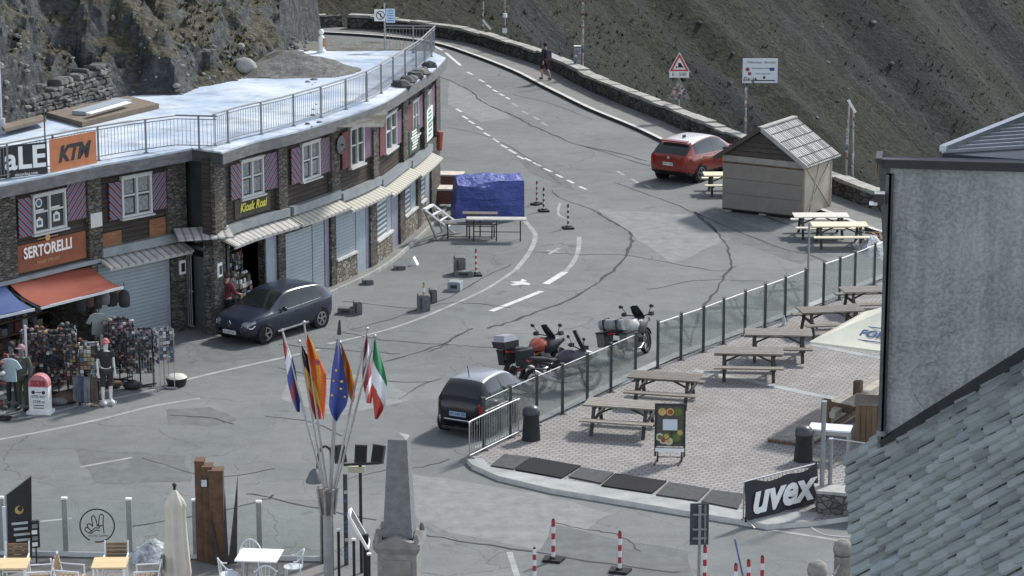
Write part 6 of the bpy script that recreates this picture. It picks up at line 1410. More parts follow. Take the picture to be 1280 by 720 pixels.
for (u, v, z0, r_, hh, lb) in ((1026.5, 642, 0, .055, 2.72, 'tall galvanised post left of the pair behind the banner barrier'), (1036.5, 640, 0, .05, 1.78, 'shorter galvanised post right of the taller one behind the banner barrier')):
    b = MB(); p = G(u, v, z0); b.tube(p, p + Vector((0, 0, hh)), r_, n=12); b.lathe([(r_ * 1.25, hh), (r_ * 1.25, hh + .03)], p, 12, 1); tag(b.build('steel_post', [GREYM, CHROME]), lb, 'post')
b = MB(); p = G(1031, 612, TZ); b.tube(p, p + Vector((0, 0, .02)), .06); b.v = []; b.f = []; b.mi = []; b.sm = []; b.path([G(1037, 548, 1.2), G(1096, 556, 1.0)], .022); tag(b.build('barrier_rail', STEEL), 'thin steel rail running right from the white table', 'rail')
wl = thing('low_wall', 'low grey stone block wall behind the banner barrier', 'wall'); b = MB(); a, c_ = G(1022, 648), G(1100, 655); d = c_ - a; 
b.prism([a, c_, c_ + Vector((0, .5, 0)), a + Vector((0, .5, 0))], (0, 0, .62)); b.build('blocks', stone_mat('low_wall_stone', 4.5, [(.10, .10, .098), (.17, .17, .165), (.22, .22, .21)], (.05, .05, .05), .09, .03), wl)
b = MB(); b.prism([a + Vector((-.05, -.05, .62)), c_ + Vector((.05, -.05, .62)), c_ + Vector((.05, .55, .62)), a + Vector((-.05, .55, .62))], (0, 0, .07)); b.build('coping', CONC, wl)
# big cream parasol at the edge of the terrace
cr = G(1012, 427, 2.45); ang = R(-29); ex, ey = Vector((math.cos(ang), math.sin(ang), 0)), Vector((-math.sin(ang), math.cos(ang), 0)); hs = 1.9
ce = cr + ex * hs + ey * hs; ce.z = 0; ps = thing('parasol', 'large cream square parasol with a blue lettered panel by the rough grey wall', 'parasol', ce, ang)
CRM = mat('parasol_cream', (.56, .55, .46), .9, n=.08, ns=2); b = MB(); k = 6; ap = 3.35; ev = 2.45
for q in range(4):
    M_ = Matrix.Rotation(q * math.pi / 2, 4, 'Z'); vs = []
    for i in range(k + 1):
        t_ = i / k
        for j in range(k + 1):
            s_ = (j / k * 2 - 1); r_ = hs * t_; z = ap - (ap - ev) * t_ - .10 * math.sin(math.pi * t_) * (1 - s_ * s_) - .05 * (1 - s_ * s_) * t_; vs.append(M_ @ Vector((s_ * r_, -r_, z)))
    b.add(vs, [(i * (k + 1) + j, i * (k + 1) + j + 1, (i + 1) * (k + 1) + j + 1, (i + 1) * (k + 1) + j) for i in range(k) for j in range(k)], 0, True)
    e0, e1 = [M_ @ Vector((s_ * hs, -hs, ev)) for s_ in (-1, 1)]; b.prism([e0, e1, e1 - Vector((0, 0, .06)), e0 - Vector((0, 0, .06))], (M_ @ Vector((0, .01, 0))), 0)
b.build('canopy', CRM, ps)
sl_n = Vector((0, -(ap - ev), hs)).normalized(); Mt = frame(Vector((-.25, -hs * .66, ap - (ap - ev) * .66 - .075)), (1, 0, 0), sl_n)
BLUEL = mat('lettering_blue', (.04, .08, .20), .7, n=.1); lt = text('FORST', .36, Mt, BLUEL, 'lettering', ps, bold=.012, shear=.1); b = MB(Mt)
for (x, y, w_, h_) in ((0, .28, 1.44, .03), (0, -.28, 1.44, .03), (-.72, 0, .03, .59), (.72, 0, .03, .59)): b.box((x, y, .0), (w_, h_, .008))
b.build('letter_frame', BLUEL, ps); b = MB(); b.tube((0, 0, 0), (0, 0, ap), .05); b.build('pole', STEEL, ps); b = MB(); b.box((0, 0, .05), (1, 1, .1)); b.build('base', CONC, ps)
# leftover snow
def heap(p, rx, ry, h, m_, label, name='snow_heap'):
    b = MB(); n, k = 26, 8; vs = [(0, 0, h)]
    for j in range(1, k + 1):
        for i in range(n):
            a = 2 * math.pi * i / n; r_ = j / k * (1 + .25 * noise.noise((math.cos(a) * 1.5 + p.x, math.sin(a) * 1.5, 3))); z = h * (1 - (j / k) ** 1.6) + .12 * noise.noise((r_ * math.cos(a) * 5, r_ * math.sin(a) * 5, p.x)) * (1 - j / k * .8); vs.append((rx * r_ * math.cos(a), ry * r_ * math.sin(a), z if j < k else -.03))
    b.add(vs, [(0, 1 + i, 1 + (i + 1) % n) for i in range(n)] + [(1 + j * n + i, 1 + j * n + (i + 1) % n, 1 + (j + 1) * n + (i + 1) % n, 1 + (j + 1) * n + i) for j in range(k - 1) for i in range(n)]); o = b.build(name, m_); o.location = p; return tag(o, label, 'snow')
SNOW = mat('old_snow', (.62, .68, .72), .7, n=.3, ns=5, bump=.05, bs=8, col2=(.80, .84, .86))
SNOWD = mat('dirty_snow', (.10, .105, .11), .9, n=.3, ns=4, bump=.05, bs=8, col2=(.66, .70, .73))
heap(G(1090, 311), .55, 1.7, .42, SNOWD, 'dirty leftover snow heap beside the yellowish picnic table')
b = MB(); random.seed(9)
for i in range(9): p = G(1078 + i * 4, 294 + i * 2.2); a = Vector((random.uniform(-1, 1), random.uniform(-1, 1), random.uniform(-.1, .5))); b.beam(p + Vector((0, 0, .1 + .05 * i % .2)), p + a * .7 + Vector((0, 0, .15)), .09, .06)
tag(b.build('timber_pile', WOODB), 'small pile of dark broken planks beside the snow heap', 'timber pile')
# ================= foreground: glass terrace, flags, lamps, obelisk, bollards =================
# front terrace floor
flatpoly('terrace_floor', [(-30, 697), (398, 704), (420, 725), (420, 800), (-30, 800)], mat('terrace_tiles', (.17, .165, .155), .9, n=.25, ns=3), .006)
th = thing('glass_fence', 'glass fence with square grey posts and white capped tops around the front terrace', 'fence')
GP = [(-76, 693), (4, 693.5), (83, 694.5), (163, 695.5), (245, 697), (325, 699), (404, 702)]; Q = [G(a, c_) for a, c_ in GP]; h = 1.33
PG = mat('post_grey', (.24, .25, .245), .5, metal=.2, n=.15)
for p in Q: b = MB(); b.box(p + Vector((0, 0, h / 2)), (.115, .09, h)); b.box(p + Vector((0, 0, h + .02)), (.13, .10, .04), 1); b.build('post', [PG, WHITE], th)
panes = []
for p, q in zip(Q, Q[1:]):
    d = (q - p).normalized(); b = MB(); b.beam(p + d * .07 + Vector((0, 0, .70)), q - d * .07 + Vector((0, 0, .70)), .016, 1.14); panes.append(b.build('glass_pane', PANEC, th))
b = MB(); b.beam(Q[0] + Vector((0, .0, .07)), Q[-1] + Vector((0, 0, .07)), .06, .10); b.build('bottom_rail', mat('rail_white', (.45, .46, .46), .5, n=.1), th)
# hand emblem etched on one pane: circle with two raised fingers, line art
c0 = (Q[2] + Q[3]) / 2 + Vector((0, -.016, .72)); b = MB(frame(c0, Q[3] - Q[2], (0, -1, 0))); r0 = .385; N = 40
for i in range(N):
    if i in (27, 28): continue
    a, a2 = 2 * math.pi * i / N, 2 * math.pi * (i + 1) / N; b.beam((r0 * math.cos(a), r0 * math.sin(a), 0), (r0 * math.cos(a2), r0 * math.sin(a2), 0), .010, .030, up=(math.cos(a), math.sin(a), 0))
for L_ in ([(-.10, -.02), (-.12, .20), (-.08, .24), (-.04, .20), (.01, .0)], [(.03, .0), (.06, .24), (.10, .27), (.15, .24), (.13, .02), (.15, -.18)], [(-.10, -.02), (-.17, .05), (-.23, .02), (-.20, -.06), (-.13, -.13)], [(-.20, -.06), (-.26, -.04), (-.28, -.10), (-.20, -.18), (-.13, -.13)], [(-.13, -.13), (-.05, -.05), (.05, -.06), (.05, .0)], [(-.16, -.19), (-.02, -.10), (.06, -.12)], [(.13, .0), (-.02, -.01)]):
    for p, q in zip(L_, L_[1:]): b.beam((*p, 0), (*q, 0), .022, .010, up=(0, 0, 1))
b.build('emblem', mat('etch_black', (.02, .02, .02), .6, n=0), panes[2])
text('HOTEL GARNI', .07, frame(c0 + Vector((.02, -.002, -.24)), Q[3] - Q[2], (0, -1, 0)), mat('etch_black', (.02, .02, .02)), 'lettering', panes[2])
# thin dark end posts turning the corner
for (u, v, hh, lb) in ((404.5, 704, 1.30, 'thin dark capped post, beside the last grey post of the glass fence'), (424, 727, 1.16, 'thin dark capped post left of the flag column foot'), (443, 737, 1.12, 'thin dark capped post below the inclined info panel'), (462, 748, .98, 'thin dark capped post nearest the stone obelisk')):
    b = MB(); p = G(u, v); b.tube(p, p + Vector((0, 0, hh)), .032, n=10); b.lathe([(.05, hh), (.05, hh + .04)], p, 10, 1); tag(b.build('capped_post', [BLACKM, WHITE]), lb, 'post')
b = MB(); q0, q1 = G(404, 705), G(443, 735)
# tables and chairs
TW = mat('table_slat', (.56, .44, .25), .6, n=.14, ns=3, scale=(1, 7, 1))
def slat_table(p, rz, label):
    r = thing('terrace_table', label, 'table', p, rz); b = MB()
    for i in range(2): b.box((0, -.175 + i * .355, .735), (.74, .345, .035))
    b.build('tabletop', TW, r)
    for sx_ in (-1, 1):
        for sy in (-1, 1): b = MB(); b.box((sx_ * .32, sy * .3, .36), (.045, .045, .715)); b.build('leg', WHITE, r)
    return r
def slat_chair(p, rz, label):
    r = thing('terrace_chair', label, 'chair', p, rz, 'slatted wooden chairs with white frames'); b = MB()
    for i in range(5): b.box((0, -.2 + i * .1, .45), (.44, .08, .025))
    b.build('seat', mat('chair_slat', (.27, .21, .15), .75, n=.3, ns=4, scale=(1, 6, 1)), r); b = MB()
    for i in range(4): b.box((0, .27 + .012 * i, .60 + i * .085), (.44, .02, .07))
    b.build('backrest', mat('chair_back', (.17, .115, .07), .75, n=.3, ns=4), r); b = MB()
    for sx_ in (-1, 1):
        b.path([(sx_ * .25, -.25, 0), (sx_ * .25, -.25, .64), (sx_ * .25, .26, .66)], .018); b.path([(sx_ * .25, .30, 0), (sx_ * .25, .24, .46), (sx_ * .25, .34, .93)], .018)
    b.path([(-.25, -.25, .43), (.25, -.25, .43)], .015); b.path([(-.25, .24, .43), (.25, .24, .43)], .015); b.build('frame', WHITE, r); return r
pt = G(137.5, 703, .75); pt.z = 0; slat_table(pt, R(2), 'light wooden terrace table under the etched hand emblem'); slat_chair(pt + Vector((.02, .62, 0)), R(2), 'slatted chair tucked behind the table under the hand emblem'); slat_chair(pt + Vector((-.86, -.05, 0)), R(84), 'slatted chair at the left side of the table under the hand emblem'); slat_chair(pt + Vector((.80, -.08, 0)), R(-88), 'slatted chair at the right side of the table, left of the closed parasol')
pt = G(14, 704, .75); pt.z = 0; slat_table(pt, R(2), 'light wooden terrace table cut by the left edge'); slat_chair(pt + Vector((-.02, .62, 0)), R(2), 'slatted chair behind the table at the left edge'); slat_chair(pt + Vector((.62, -.06, 0)), R(-88), 'slatted chair right of the table at the left edge, by the black sail banner')
pt = G(324, 694, .75); pt.z = 0; r = thing('white_table', 'white square terrace table beside the rusty steel sculpture', 'table', pt, R(-6)); b = MB(); b.prism([(-.46, -.42, .73), (.46, -.42, .73), (.46, .42, .73), (-.46, .42, .73)], (0, 0, .03)); b.build('tabletop', mat('top_white', (.75, .77, .79), .35, n=.03), r)
for sx_ in (-1, 1):
    for sy in (-1, 1): b = MB(); b.tube((sx_ * .36, sy * .34, 0), (sx_ * .3, sy * .3, .73), .02); b.build('leg', STEEL, r)
def wire_chair(p, rz, label):
    r = thing('wire_chair', label, 'chair', p, rz, 'white wire chairs around the white table'); b = MB(); WC = mat('wire_white', (.58, .62, .64), .4, n=.05)
    b.lathe([(.21, .44), (.21, .46)], n=18); b.build('seat', WC, r); b = MB(); arc = [(.24 * math.cos(R(a)), .02 + .22 * math.sin(R(a)), .62 + .22 * math.sin(R(a)) ** 2) for a in range(-10, 191, 20)]; b.path(arc, .018)
    for i in (2, 4, 5, 6, 8): b.tube((arc[i][0] * .85, arc[i][1] * .85, .45), arc[i], .009, n=5)
    b.build('backrest', WC, r)
    for sx_ in (-1, 1):
        for sy in (-1, 1): b = MB(); b.tube((sx_ * .15, sy * .14, .44), (sx_ * .2, sy * .19, 0), .014); b.build('leg', WC, r)
    return r
wire_chair(pt + Vector((-.25, .62, 0)), R(8), 'white wire chair behind the white table by the fence'); wire_chair(pt + Vector((.72, .12, 0)), R(-80), 'white wire chair right of the white table'); wire_chair(pt + Vector((-.62, -.38, 0)), R(110), 'white wire chair at the near left corner of the white table'); wire_chair(pt + Vector((.2, -.72, 0)), R(185), 'white wire chair in front of the white table, cut by the bottom edge')
# closed parasol
p = G(222, 742); r = thing('closed_parasol', 'folded beige parasol standing on the front terrace', 'parasol', p); b = MB(); n = 32; k = 12; vs = []
prof = [(2.34, .035), (2.22, .11), (2.08, .19), (1.98, .22), (1.9, .20), (1.6, .205), (1.2, .225), (.8, .25), (.5, .275), (.33, .25), (.22, .23)]
for z, r_ in prof:
    for i in range(n):
        a = 2 * math.pi * i / n; f = 1 + (.16 if z < 2.1 else .05) * math.cos(a * 8 + z * .4); vs.append((r_ * f * math.cos(a), r_ * f * math.sin(a), z - (.05 * math.cos(a * 8) if z < .4 else 0)))
b.add(vs, [(j * n + i, j * n + (i + 1) % n, (j + 1) * n + (i + 1) % n, (j + 1) * n + i) for j in range(len(prof) - 1) for i in range(n)], 0, True); b.build('cloth', mat('parasol_beige', (.50, .46, .39), .9, n=.12, ns=2), r)
b = MB(); b.tube((0, 0, 0), (0, 0, 2.42), .03); b.sphere((0, 0, 2.44), .05); b.build('pole', BLACKM, r); b = MB(); b.box((0, 0, .04), (.6, .6, .08)); b.build('base', CONC, r)
# sail banner
p = G(28, 706); r = thing('sail_banner', 'tall black sail banner with slanted top and pale emblem at the left edge', 'banner', p, R(18)); b = MB(); b.prism([(-.30, 0, .1), (.22, 0, .1), (.28, 0, 2.02), (-.28, 0, 1.64)], (0, .015, 0)); b.build('cloth', mat('sail_black', (.022, .022, .024), .7, n=.3, ns=3), r); b = MB(); b.path([(-.31, 0, 0), (-.30, 0, 1.64), (.28, 0, 2.04)], .012); b.box((0, 0, .03), (.7, .4, .05)); b.build('frame', GREYM, r)
M = frame((-.02, -.006, 1.25), (1, 0, 0), (0, -1, 0)); b = MB(M); b.lathe([(.10, 0), (.10, .004)], (0, .03, 0), 8); b.lathe([(.06, .004), (.06, .008)], (.02, .06, 0), 8, 1); b.build('emblem', [mat('emblem_gold', (.36, .28, .10), .6), BLACKM], r)
EMB = mat('sail_grey', (.40, .42, .43), .7); b = MB(M); random.seed(5)
for i in range(4): b.box((.0 + .02 * i, -.28 - .13 * i, 0), (.36 - .05 * (i % 2), .055, .004))
b.build('lettering', EMB, r); b = MB(M); b.lathe([(.13, 0), (.13, .004)], (-.06, -.90, 0), 16); b.lathe([(.085, .004), (.085, .008)], (-.06, -.90, 0), 12, 1); b.build('emblem', [EMB, BLACKM], r)
b = MB(); p = G(9, 702); b.box(p + Vector((0, .1, .75)), (.16, .03, 1.0)); b.box(p + Vector((0, .1, .12)), (.14, .2, .24)); tag(b.build('white_board', mat('board_white', (.62, .68, .72), .6, n=.06)), 'narrow white board behind the sail banner', 'board')
b = MB(); p = G(46, 706); b.box(p + Vector((0, 0, .72)), (.17, .10, .62), rz=.3); b.box(p + Vector((0, 0, .2)), (.03, .03, .42)); b.box(p + Vector((0, 0, .015)), (.26, .2, .03))
for i in range(4): b.box(p + Vector((-.01 + .01 * (i % 2), -.065, .5 + .14 * i)), (.12, .02, .09), 1 + i % 2, rz=.3)
tag(b.build('brochure_stand', [BLACKM, WHITE, GREYM]), 'small black brochure stand with white leaflets right of the sail banner', 'stand')
heap(G(190, 695), .50, .8, .36, SNOWD, 'small dirty heap of leftover snow behind the fence left of the closed parasol')
# rusty steel sculpture: upright plates and two dark spikes
CORT = mat('corten_steel', (.105, .060, .036), .85, n=.35, ns=4, bump=.003); CORTD = mat('corten_dark', (.05, .042, .038), .8, n=.35, ns=4)
r = thing('steel_sculpture', 'tall rusty steel pillars with two dark pointed blades behind the glass fence', 'sculpture')
for (u0, u1, vt, vb, dy) in ((247, 257, 576, 702, .35), (256, 267, 583, 704, .15), (264, 280, 588, 706, 0)):
    a, c_ = G(u0, vb), G(u1, vb); w_ = c_.x - a.x; hh = (vb - vt) / (.0487 * (vb + 420)); b = MB(); xm = (a.x + c_.x) / 2; ym = a.y
    b.box((xm, ym, hh / 2), (w_ * 1.05, .03, hh)); b.box((a.x, ym + .16, hh / 2), (.03, .30, hh), 1); b.box((c_.x, ym + .16, hh / 2), (.03, .30, hh), 1); b.box((xm, ym + .15, hh + .016), (w_ * 1.2, .36, .03)); b.build('pillar', [CORT, CORTD], r)
for L_ in ([(278, 706), (286, 706), (281, 612)], [(285, 706), (296, 704), (297, 594)], [(266, 706), (277, 706), (264, 650), (264, 640)]):
    P = [G(a, c_) if c_ > 700 else None for a, c_ in L_]; y0 = G(L_[0][0], 706).y - .06; P = [YP(a, c_, y0) for a, c_ in L_]; b = MB(); b.prism(P, (0, .05, 0)); b.build('blade', CORTD, r)
b = MB(); p = YP(255, 604, G(250, 704).y - .12); b.box(p, (.12, .02, .15)); b.build('plaque', mat('plaque_pale', (.42, .46, .50), .5), r)
# flag column
pc = G(411, 738); r = thing('flag_column', 'grey column with a metal crown holding the flag poles', 'column', pc); b = MB(); b.lathe([(.105, 0), (.105, 1.72)], n=20); b.build('shaft', mat('column_grey', (.25, .26, .25), .6, n=.25, ns=2), r)
b = MB(); b.lathe([(.10, 1.70), (.15, 1.95), (.225, 2.28)], n=7, sm=False); b.build('crown', mat('crown_brown', (.16, .14, .12), .5, metal=.2, n=.4, ns=3), r); b = MB()
for i in range(7): a = 2 * math.pi * i / 7; b.tube((.15 * math.cos(a), .15 * math.sin(a), 1.72), (.22 * math.cos(a), .22 * math.sin(a), 2.33), .03, n=8)
b.build('sockets', STEEL, r)
FC = dict(red=(.42, .06, .045), wht=(.62, .64, .68), blu=(.055, .075, .25), blk=(.02, .02, .02), yel=(.62, .40, .06), ora=(.60, .10, .03), grn=(.03, .17, .08), dred=(.26, .06, .075))
FM = {k: mat('flag_' + k, v, .85, n=.10, ns=3) for k, v in FC.items()}
def flag(label, top, bottom, rows, bands, skew, dy, seed, bar=None, emblem=None, black_top=False):
    """pole leaning out of the column crown; drooping cloth built row by row in true size"""
    y0 = pc.y + dy; r = thing('flag', label, 'flag', (0, 0, 0), 0, 'flags on the column'); A, B = YP(*bottom, pc.y + dy * .3), YP(*top, y0); b = MB(); b.tube(A, B, .026, .02, 8); b.sphere(B, .04, 8, 6); b.build('pole', STEEL, r)
    nx = 22; V_ = []; ny = 64; vt, vb = rows[0][0], rows[-1][0]
    for j in range(ny + 1):
        v = vt + (vb - vt) * j / ny; uL = lerp_tab([(q[0], q[1]) for q in rows], v); uR = lerp_tab([(q[0], q[2]) for q in rows], v)
        for i in range(nx + 1):
            s_ = i / nx; yy = y0 + .03 + .09 * math.sin(s_ * 7 + seed + j * .05) * min(1, j / 8) * min(1, (uR - uL) / 9); V_.append(YP(uL + (uR - uL) * s_, v, yy))
    b = MB(); off = len(V_); V2 = V_ + [p + Vector((0, .006, 0)) for p in V_]; names = [n_ for _, n_ in bands]; fs = {}
    for kk in range(2):
        for j in range(ny):
            for i in range(nx):
                t_ = (j + .5) / ny + skew * ((i + .5) / nx - .5); mi = 0
                for q, (lim, n_) in enumerate(bands):
                    if t_ <= lim or q == len(bands) - 1: mi = q; break
                q0 = kk * off + j * (nx + 1) + i; b.add([], []); b.f.append([q0, q0 + 1, q0 + nx + 2, q0 + nx + 1]); b.mi.append(mi); b.sm.append(True)
    b.v = V2; cl = b.build('cloth', [FM[n_] for n_ in names], r, fix=False)
    if bar: b = MB(); b.tube(YP(*bar[0], y0), YP(*bar[1], y0), .022); b.build('crossbar', STEEL, r)
    if emblem:
        b = MB()
        for (u, v, s_) in emblem[1]:
            p = YP(u, v, y0 - .10); b.prism([p + Vector((s_ * (1 if q % 2 == 0 else .45) * math.cos(R(90 + 36 * q)), 0, s_ * (1 if q % 2 == 0 else .45) * math.sin(R(90 + 36 * q)))) for q in range(10)], (0, .006, 0))
        b.build('emblem', FM[emblem[0]], cl)
    return r
flag('red, white and blue flag hanging leftmost on the column', (353, 413), (406, 612), [(418, 353, 354.5), (432, 354, 359), (446, 356, 365), (460, 358, 369), (480, 360, 372), (500, 365, 375), (515, 371, 375)], [(.22, 'red'), (.40, 'wht'), (.62, 'blu'), (.80, 'dred'), (1, 'blu')], .25, .0, 0, ((348, 414), (386, 402)))
flag('black, yellow and red flag half hidden behind the orange one', (374, 427), (407, 614), [(430, 375, 376), (450, 378, 388), (475, 382, 396), (490, 384, 400), (508, 389, 401), (524, 394, 402)], [(.42, 'blk'), (.72, 'yel'), (1, 'red')], -.35, .22, 2)
flag('orange red flag with a broad yellow stripe and crest, second tall pole from the left', (380, 403), (409, 610), [(415, 382, 383), (430, 383, 391), (450, 386, 400), (468, 390, 408), (490, 397, 408), (510, 401, 406.5), (525, 404, 405)], [(.34, 'ora'), (.60, 'yel'), (1, 'ora')], .85, -.10, 4, None, ('dred', [(396, 453, .09)]))
flag('deep blue flag with a ring of yellow stars in the middle of the column', (424, 410), (412, 610), [(424, 421, 423), (440, 418.5, 426), (460, 415, 430), (480, 413, 434), (494, 412, 436), (507, 411, 433), (518, 414, 426), (527, 420, 421)], [(1, 'blu')], 0, -.22, 1, None, ('yel', [(420, 463, .035), (427, 477, .04), (426, 486, .036), (415, 494, .036), (431, 496, .03), (417, 476, .03)]))
b = MB(); b.tube(YP(424, 418, pc.y - .24), YP(424.5, 400, pc.y - .24), .05, .02, 8); tag(b.build('pole_cover', BLACKM), 'black sleeve on top of the pole of the blue starred flag', 'pole cover')
flag('red and yellow striped flag behind the blue starred one', (425, 428), (414, 612), [(430, 426, 427), (445, 427, 433), (465, 429, 440), (482, 433, 444), (496, 437, 444), (503, 440, 442)], [(.22, 'dred'), (.42, 'yel'), (.62, 'ora'), (.85, 'yel'), (1, 'ora')], .5, .2, 3)
flag('dark red and white flag beside the green, white and red one', (459, 411), (417, 611), [(419, 458, 459), (435, 455.5, 461), (455, 453, 463), (475, 453, 465), (492, 456, 466), (504, 458, 464)], [(.25, 'dred'), (.40, 'wht'), (.72, 'dred'), (.86, 'wht'), (1, 'red')], .3, .12, 5)
flag('green, white and red flag rightmost on the column', (468.5, 420), (419, 613), [(424, 468, 469), (440, 466.5, 474), (460, 465, 480), (478, 464.5, 484), (495, 465.5, 483.5), (508, 467, 482), (524, 468.5, 472)], [(.42, 'grn'), (.72, 'wht'), (1, 'red')], -.35, -.12, 0)
# floodlights on a post
p = G(452, 716); r = thing('floodlight_post', 'slim post with three black floodlights on a crossbar', 'floodlight', p); b = MB(); b.tube((0, 0, 0), (0, 0, 2.46), .036, n=10); b.build('post', BLACKM, r); b = MB(); b.beam((-.36, 0, 2.48), (.44, 0, 2.52), .05, .05); b.box((-.08, .02, 2.37), (.36, .12, .13), 1); b.build('crossbar', [BLACKM, mat('box_cream', (.40, .38, .28), .6, n=.1)], r)
for (x, rz_, ti) in ((-.44, .75, .35), (.02, 0, .15), (.40, -.35, .22)):
    b = MB(Matrix.Translation((x, -.05, 2.74)) @ Matrix.Rotation(rz_, 4, 'Z') @ Matrix.Rotation(ti * .3, 4, 'Y') @ Matrix.Rotation(-ti, 4, 'X')); b.box((0, 0, 0), (.27, .10, .40)); b.box((0, -.055, 0), (.22, .02, .34), 1)
    for i in range(5): b.box((-.1 + i * .05, .065, 0), (.012, .04, .34))
    b.build('floodlight', [BLACKM, RUBBER], r)
p = G(433, 706); b = MB(); b.tube(p, p + Vector((0, 0, 2.1)), .05, n=10); random.seed(3)
for i in range(16): z = .2 + i * .10; b.box(p + Vector((random.uniform(-.01, .01), -.052, z)), (.07, .012, .07), random.choice((0, 1, 2)))
tag(b.build('sticker_post', [DSTEEL, mat('sticker_pale', (.35, .37, .40), .6), mat('sticker_blue2', (.06, .09, .16), .6)]), 'dark post covered in stickers right of the flag column', 'post')
r = thing('lamp', 'dark gooseneck lamp bending over left of the flag column', 'street lamp', G(414, 733)); b = MB(); b.path(smooth([(.02, .25, 0), (.02, .25, 2.75), (.0, .22, 3.02), (-.12, .2, 3.1), (-.24, .18, 2.95), (-.27, .18, 2.62)], 5), .028); b.build('arm', BLACKM, r); b = MB(); b.lathe([(.02, .16), (.10, .10), (.20, -.14)], (-.33, .15, 2.46), 14); b.build('shade', mat('shade_grey', (.10, .11, .12), .5, n=.1), r)
r = thing('info_panel', 'inclined white framed info panel on a dark post below the floodlights', 'info panel', G(458, 728)); b = MB(); b.box((0, 0, .55), (.12, .12, 1.1)); b.build('post', BLACKM, r); Mx = Matrix.Translation((-.16, 0, 1.22)) @ Matrix.Rotation(R(62), 4, 'Y'); b = MB(Mx); b.box((0, 0, 0), (.78, .55, .03)); b.build('panel', DSTEEL, r); b = MB(Mx)
for s_ in (-1, 1): b.box((0, s_ * .29, .012), (.84, .05, .06)); b.box((s_ * .41, 0, .012), (.05, .53, .058))
b.build('frame', WHITE, r)
# obelisk
OB = mat('obelisk_granite', (.145, .15, .151), .8, n=.22, ns=7, bump=.002); OB2 = mat('pedestal_granite', (.20, .197, .188), .85, n=.25, ns=5, bump=.003)
p = G(500.5, 764); r = thing('obelisk', 'grey granite obelisk on a stone pedestal with gabled cap', 'monument', p, R(-6)); b = MB()
def frus(b, z0, w0, z1, w1, mi=0): v = [(sx_ * w0 / 2, sy * w0 / 2, z0) for sx_, sy in ((-1, -1), (1, -1), (1, 1), (-1, 1))] + [(sx_ * w1 / 2, sy * w1 / 2, z1) for sx_, sy in ((-1, -1), (1, -1), (1, 1), (-1, 1))]; b.add(v, [(3, 2, 1, 0), (4, 5, 6, 7), (0, 1, 5, 4), (1, 2, 6, 5), (2, 3, 7, 6), (3, 0, 4, 7)], mi)
ZP = 1.88
frus(b, ZP + .05, .60, ZP + 1.94, .40); b.build('shaft', OB, r); b = MB(); frus(b, ZP + 1.941, .405, ZP + 2.04, .02); b.build('tip', mat('tip_granite', (.20, .20, .20), .8, n=.2, ns=7), r)
b = MB(); frus(b, ZP - .16, .62, ZP + .049, .62); b.build('plinth', OB, r)
b = MB(); frus(b, 1.41, .86, 1.54, 1.0); frus(b, 1.541, 1.0, 1.64, 1.0)
for q in range(4):
    M_ = Matrix.Rotation(q * math.pi / 2, 4, 'Z'); b.prism([M_ @ Vector(v) for v in ((-.50, -.502, 1.64), (.50, -.502, 1.64), (.50, -.502, 1.66), (.34, -.502, 1.67), (0, -.502, 1.81), (-.34, -.502, 1.67), (-.50, -.502, 1.66))], M_ @ Vector((0, .17, 0)))
    b.lathe([(.055, 1.641), (.06, 1.76), (.045, 1.82), (.02, 1.85)], M_ @ Vector((-.42, -.42, 0)), 8)
b.build('cap', OB2, r); b = MB(); frus(b, .25, .84, 1.409, .82); b.box((0, -.425, .82), (.6, .02, .9), 1); b.build('pedestal', [OB2, mat('pedestal_panel', (.20, .185, .17), .85, n=.2, ns=4)], r); b = MB(); frus(b, 0, 1.2, .249, 1.1); b.build('base', OB2, r)
# red and white flexible bollards
FL1 = mat('bollard_red', (.34, .035, .05), .5, n=.1); FL2 = mat('bollard_white', (.60, .60, .59), .5, n=.08)
def bollard(label, p, h=.95, rb=.04, base=True, grp='red and white flexible bollards', tone=(FL1, FL2), nb=5):
    r = thing('flexible_bollard', label, 'bollard', p, random.uniform(0, 3), grp); b = MB(); z0 = .07
    for i in range(nb): a_, c_ = z0 + (h - z0) * i / nb, z0 + (h - z0) * (i + 1) / nb; b.tube((0, 0, a_), (0, 0, c_), rb, n=10, mi=(i + 1) % 2 if nb % 2 == 0 else i % 2 ^ 1)
    b.lathe([(rb * .9, h), (rb * .6, h + .03), (rb * .2, h + .04)], n=10, mi=2); b.build('pole', [tone[0], tone[1], BLACKM], r)
    if base: b = MB(); b.prism([(-.24, -.17, 0), (.24, -.17, 0), (.20, .17, 0), (-.20, .17, 0)], (0, 0, .06)); b.lathe([(.10, .06), (.06, .10)], n=10); b.build('base', RUBBER, r)
    return r
random.seed(2)
for (u, v, h_, lb, nb) in ((691.5, 701, .95, 'tall red and white bollard on a black foot, left of the two standing free', 6), (774.5, 715, .92, 'tall red and white bollard on a black foot, right of the two standing free', 6), (668, 738, .95, 'red and white bollard whose foot is cut off, left of all front bollards', 7), (880.5, 735, .95, 'red and white bollard just right of the sign post seen from behind', 6), (919, 757, .92, 'red and white bollard top sticking up left of the blue stick', 6), (935, 748, .85, 'orange topped bollard right of the blue stick', 6), (952, 747, .92, 'red and white bollard rightmost of the front group', 6)): bollard(lb, G(u, v), h_, .042, True, nb=nb)
for (u, v, lb) in ((671, 255.5, 'slim red and white bollard nearest the blue tarpaulin'), (679.5, 264, 'slim black and white bollard right of the one nearest the tarpaulin'), (710, 285.5, 'slim black and white bollard standing alone in the road right of the tarpaulin'), (595, 344, 'slim red and white bollard beside the tall concrete block')): bollard(lb, G(u, v), .85, .035, True, 'slim bollards across the road', (FL1 if 'red' in lb else BLACKM, FL2), 8)
bollard('slim yellowish white bollard in front of the two upright blocks', G(530, 388), .85, .035, False, 'slim bollards across the road', (mat('bollard_ochre', (.40, .28, .10), .5), FL2), 6)
